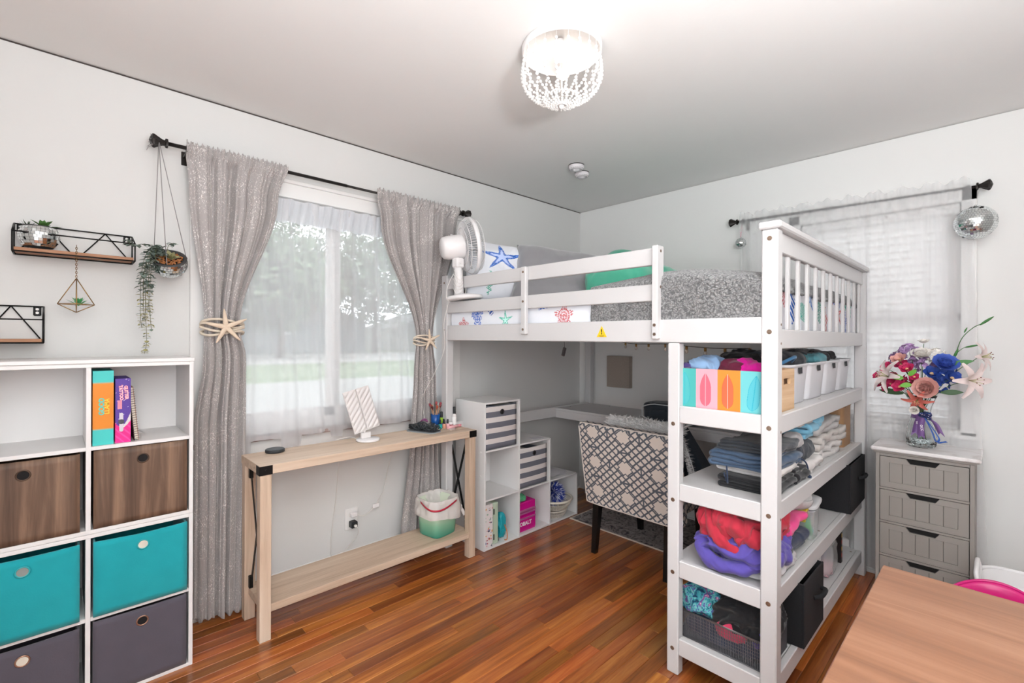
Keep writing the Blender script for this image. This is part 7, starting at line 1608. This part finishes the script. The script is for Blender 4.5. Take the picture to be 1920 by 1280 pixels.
flower('coral_flower', 'coral flower hanging below the peach rose', S(-.06, .003, .205), .032, M_cor, 'lily', (-.8, .1, -.5)); flower('small_rose', 'small white bud over the rim of the vase', S(-.06, .012, .172), .016, M_cr_, 'rose', (-1, .1, 0))
for i, (dx, dy, dz, k_, c_, lb_s) in enumerate(((.01, .07, .315, 'cluster', 'lilac', 'lilac hydrangea behind the upper left fuchsia flowers'), (.0, .095, .255, 'cluster', 'fuchsia', 'fuchsia filler cluster on the left of the bouquet'), (.01, .02, .30, 'cluster', 'lilac', 'lilac filler cluster behind the centre of the bouquet'), (.0, .03, .25, 'cluster', 'fuchsia', 'dark pink filler cluster low behind the peach rose'), (.0, -.045, .325, 'cluster', 'cream_petal', 'cream filler cluster above the blue hydrangea'), (-.04, .06, .31, 'open', 'rose_peach', 'pale pink open flower at the upper left'), (-.05, -.035, .275, 'open', 'royal_blue', 'royal blue open flower just right of the peach rose'), (-.05, -.09, .265, 'open', 'royal_blue', 'royal blue open flower beside the large blush lily'))):
    flower('filler_flower', lb_s, S(dx, dy, dz), .030, MATS[c_], k_)
def leafthing(label, p, d, ln, w, m, group=None, nm='flower_leaf'):
    t = thing(nm, label, 'leaf', p, group); bm = nb(); tube(bm, along([FC-Vector((0, 0, .03)), (FC+Vector(p))/2, Vector(p)], 10), .0013, 5); obj('stem', bm, M_gst, t); bm = nb(); leaf(bm, p, d, (-1, 0, .2), ln*1.35, w*1.3, bend=.1, n=6); obj('leaf_blade', bm, m, t)
leafthing('long green leaf pointing left below the fuchsia flowers', S(-.03, .05, .215), (0, 1, .12), .075, .011, M_gl2)
leafthing('bright green leaf left of the peach rose', S(-.075, .045, .262), (-.3, 1, .15), .04, .010, fm('lime_leaf', '#6fae3f')); leafthing('bright green leaf right of the first bright leaf', S(-.08, .02, .245), (-.2, .6, -.1), .035, .010, fm('lime_leaf', '#6fae3f')); leafthing('bright green leaf above the peach rose', S(-.075, .03, .270), (-.2, -.5, .5), .034, .009, fm('lime_leaf', '#6fae3f'))
leafthing('dark green leaf right under the blue flowers', S(-.03, -.06, .225), (0, -1, .1), .06, .010, M_gl2); leafthing('green leaf lying right across the blue hydrangea', S(-.05, -.085, .305), (0, -1, .25), .065, .009, M_gl)
# tall bud stem
lb = thing('lily_buds', 'tall stem of green lily buds leaning out to the upper right of the bouquet', 'flower', S(0, -.09, .30)); 
bm = nb(); tube(bm, along([FC, Vector(S(0, -.085, .31)), Vector(S(.0, -.115, .375)), Vector(S(.0, -.145, .405)), Vector(S(.01, -.165, .415))], 24), .0018, 6); tube(bm, along([Vector(S(0, -.095, .33)), Vector(S(0, -.12, .35)), Vector(S(0, -.14, .355))], 10), .0014, 5); obj('stem', bm, M_gst, lb)
for p, d, ln, w in ((S(.01, -.163, .413), (.1, -1, .85), .062, .012), (S(.0, -.125, .352), (-.1, -1, .25), .048, .010), (S(0, -.122, .392), (0, -.4, 1), .028, .007), (S(0, -.092, .318), (-.1, -.35, 1), .055, .012)):
    bm = nb(); d = Vector(d).normalized(); c = Vector(p); tube(bm, [c+d*ln*q for q in (0, .2, .45, .7, .9, 1)], lambda s: w*.5*[.35, .8, 1, .85, .45, .08][int(round(s*5))], 8); obj('bud', bm, M_gl, lb)

# ---------------------------------------------------------------- walnut dresser corner, tub and laundry basket
t = thing('walnut_desk', 'walnut-topped desk whose corner fills the lower right foreground', 'table', (-2.3, -2.65, 0)); wz_ = .75
box('table_top', -2.95, -1.838, -2.93, -2.398, wz_-.028, wz_, M_walnut, t, .002)
for x in (-2.93, -1.90):
    for y in (-2.91, -2.46): box('leg', x, x+.045, y, y+.045, 0, wz_-.0285, M_black, t, .002)
M_wp = mat('white_gloss', '#efecec')
lb_ = thing('laundry_basket', 'white plastic laundry basket with an open handle rim behind the walnut desk', 'basket', (-.52, -2.76, 0))
bm = nb(); cx, cy = -.50, -2.78
def rr_ring(w, d, r, z, n=6): return [Vector((p[0], p[1], z)) for p in rrect(cx, cy, w, d, r, 0, n)]
pr2 = [(.30, .40, .08, .001), (.31, .41, .08, .01), (.37, .47, .09, .30), (.36, .46, .09, .30), (.29, .39, .08, .008)]
rs2 = [[bm.verts.new(p) for p in rr_ring(*q)] for q in pr2]
for a, b_ in zip(rs2, rs2[1:]):
    for i in range(len(a)): f = bm.faces.new((a[i], a[(i+1) % len(a)], b_[(i+1) % len(a)], b_[i])); f.smooth = True
bm.faces.new(rs2[0][::-1]); bm.faces.new(rs2[-1]); obj('basket_body', bm, M_wp, lb_)
bm = nb(); tube(bm, [p+Vector((0, 0, 0)) for p in rr_ring(.38, .48, .09, .302)], .009, 8, closed=True); obj('basket_rim', bm, M_wp, lb_)
bm = nb(); tube(bm, along([(cx-.10, cy+.238, .305), (cx-.09, cy+.245, .345), (cx-.05, cy+.245, .360), (cx+.05, cy+.245, .360), (cx+.09, cy+.245, .345), (cx+.10, cy+.238, .305)], 24), .009, 8); obj('basket_handle', bm, M_wp, lb_)
bm = nb(); tube(bm, along([(cx-.182, cy+.18, .305), (cx-.188, cy+.17, .345), (cx-.188, cy+.12, .362), (cx-.188, cy-.12, .362), (cx-.188, cy-.17, .345), (cx-.182, cy-.18, .305)], 30), .011, 8); obj('basket_handle', bm, M_wp, lb_)
tp_ = thing('pink_tub', 'bright pink flexible tub with curved rims in front of the laundry basket', 'tub', (-.87, -2.66, 0)); M_pt = mat('hot_pink_plastic', '#d6247c', .3, var=.05)
for (cx2, cy2, r_, h_, w_) in ((-.88, -2.60, .130, .385, .022), (-.86, -2.79, .110, .36, .020)):
    bm = nb()
    def tf(u, v, cx2=cx2, cy2=cy2, r_=r_, h_=h_, w_=w_):
        a = 2*pi*u; lip = .5+.5*cos(2*a); hh = (h_-w_*2+w_*2*lip)*v; rr4 = r_*(.78+.22*v)+(.012*max(0, v-.93)/.07); return (cx2+cos(a)*rr4, cy2+sin(a)*rr4*1.0, .001+hh)
    grid(bm, tf, 64, 24); lathe(bm, (cx2, cy2, .001), [(.001, 0), (r_*.78, 0)], 64); bmesh.ops.remove_doubles(bm, verts=bm.verts[:], dist=.0005); solid(obj('tub_shell', bm, M_pt, tp_), .006)
    bm = nb(); tube(bm, [tf(i/64, 1.0) for i in range(64)], .006, 8, closed=True); obj('tub_rim', bm, M_pt, tp_)

# ---------------------------------------------------------------- ceiling light, smoke detectors
LX, LY = -1.955, -1.43
cl = thing('ceiling_light', 'round white beaded flush-mount ceiling light, lit', 'ceiling light', (LX, LY, 2.21))
bm = nb(); lathe(bm, (LX, LY, 2.44), [(.001, -.003), (.120, -.003), (.150, -.002), (.153, -.004), (.153, -.028), (.149, -.030), (.146, -.028), (.146, -.008), (.001, -.008)], 64); obj('mounting_ring', bm, mat('lamp_white', '#efeceb', .4), cl)
M_bead = mat('white_bead', '#efeeec', .45)
def strand(pts, rads, nm='bead_strand'):
    bm = nb()
    for p, r in zip(pts, rads): sph(bm, p, r, uv=(8, 5))
    tube(bm, pts, .0007, 3, cap=False); return obj(nm, bm, M_bead, cl)
ref = None
def strandobj(prof_, rads, n, ph, nm='bead_strand'):
    base = None
    for i in range(n):
        if base is None:
            bm = nb(); pts = [Vector((r, 0, z-2.21)) for r, z in prof_]
            for p, r in zip(pts, rads): sph(bm, p, r, uv=(8, 5))
            tube(bm, [Vector((.147, 0, .205))]+pts if nm == 'bead_strand' else pts, .0007, 3, cap=False); base = obj(nm, bm, M_bead, cl, local=True); o = base
        else: o = base.copy(); COL.objects.link(o); o.parent = cl
        o.rotation_euler = (0, 0, 2*pi*i/n+ph)
op = [(.1475, 2.385), (.149, 2.370), (.151, 2.355), (.152, 2.340), (.152, 2.325), (.150, 2.310), (.146, 2.296), (.139, 2.283), (.130, 2.271), (.120, 2.261), (.109, 2.253), (.097, 2.247), (.085, 2.242), (.074, 2.239), (.063, 2.237)]
strandobj(op, [.0056, .0062, .0068, .0070, .0070, .0068, .0066, .0062, .0058, .0055, .0052, .005, .0047, .0045, .0042], 22, 0)
ip = [(.060, 2.246), (.068, 2.238), (.068, 2.230), (.060, 2.223), (.050, 2.219), (.040, 2.216), (.030, 2.215), (.021, 2.214)]
strandobj(ip, [.0045]*8, 20, pi/26, 'lower_bead_strand')
bm = nb(); tube(bm, [(LX+.060*cos(a), LY+.060*sin(a), 2.243) for a in [2*pi*i/48 for i in range(48)]], .0022, 6, closed=True)
for k in range(4): a = k*pi/2+.4; tube(bm, [(LX+.060*cos(a), LY+.060*sin(a), 2.243), (LX, LY, 2.250)], .002, 5)
tube(bm, [(LX, LY, 2.432), (LX, LY, 2.215)], .004, 8); obj('inner_frame', bm, mat('lamp_metal', '#cfcac6', .4, metal=.3), cl)
bm = nb(); sph(bm, (LX, LY, 2.212), .011, 2, (1, 1, 1.1)); lathe(bm, (LX, LY, 2.22), [(.001, .006), (.018, .003), (.020, 0), (.012, -.004), (.001, -.004)], 20); obj('finial', bm, mat('lamp_white', '#efeceb'), cl)
M_glow = mat('bulb_glow', '#fff1e0', .5, emit=1.4)
for a in (.6, .6+pi):
    p = Vector((LX+.062*cos(a), LY+.062*sin(a), 2.375)); bm = nb(); cyl(bm, p+Vector((0, 0, .052)), p+Vector((0, 0, .028)), .014, n=14); so = obj('bulb_socket', bm, mat('lamp_white', '#efeceb'), cl)
    bm = nb(); sph(bm, p, .026, 2, (1, 1, 1.15)); obj('bulb', bm, M_glow, so)
for (x, y, r, lb) in ((-.935, -.695, .050, 'white round smoke detector on the ceiling, nearer the lamp'), (-.800, -.635, .048, 'white round detector on the ceiling, nearer the corner')):
    t = thing('smoke_detector', lb, 'smoke detector', (x, y, 2.405)); bm = nb(); lathe(bm, (x, y, 2.4398), [(.001, 0), (r, 0), (r, -.006)], 40); obj('base_plate', bm, mat('dark_rim', '#3c3a3a'), t)
    bm = nb(); lathe(bm, (x, y, 2.4338), [(r, 0), (r*1.02, -.004), (r*.98, -.016), (r*.80, -.024), (r*.74, -.026), (r*.70, -.023), (r*.45, -.025), (r*.40, -.032), (.001, -.034)], 40); obj('cover', bm, mat('detector_white', '#dcd8da', .4), t)
    bm = nb()
    for i in range(24): a = 2*pi*i/24; bx(bm, x+cos(a)*r*.9-.0015, x+cos(a)*r*.9+.0015, y+sin(a)*r*.9-.0015, y+sin(a)*r*.9+.0015, 2.4125, 2.4145)
    obj('vent_slots', bm, mat('grey_plastic', '#8a8688', .6), t, kind='stuff')
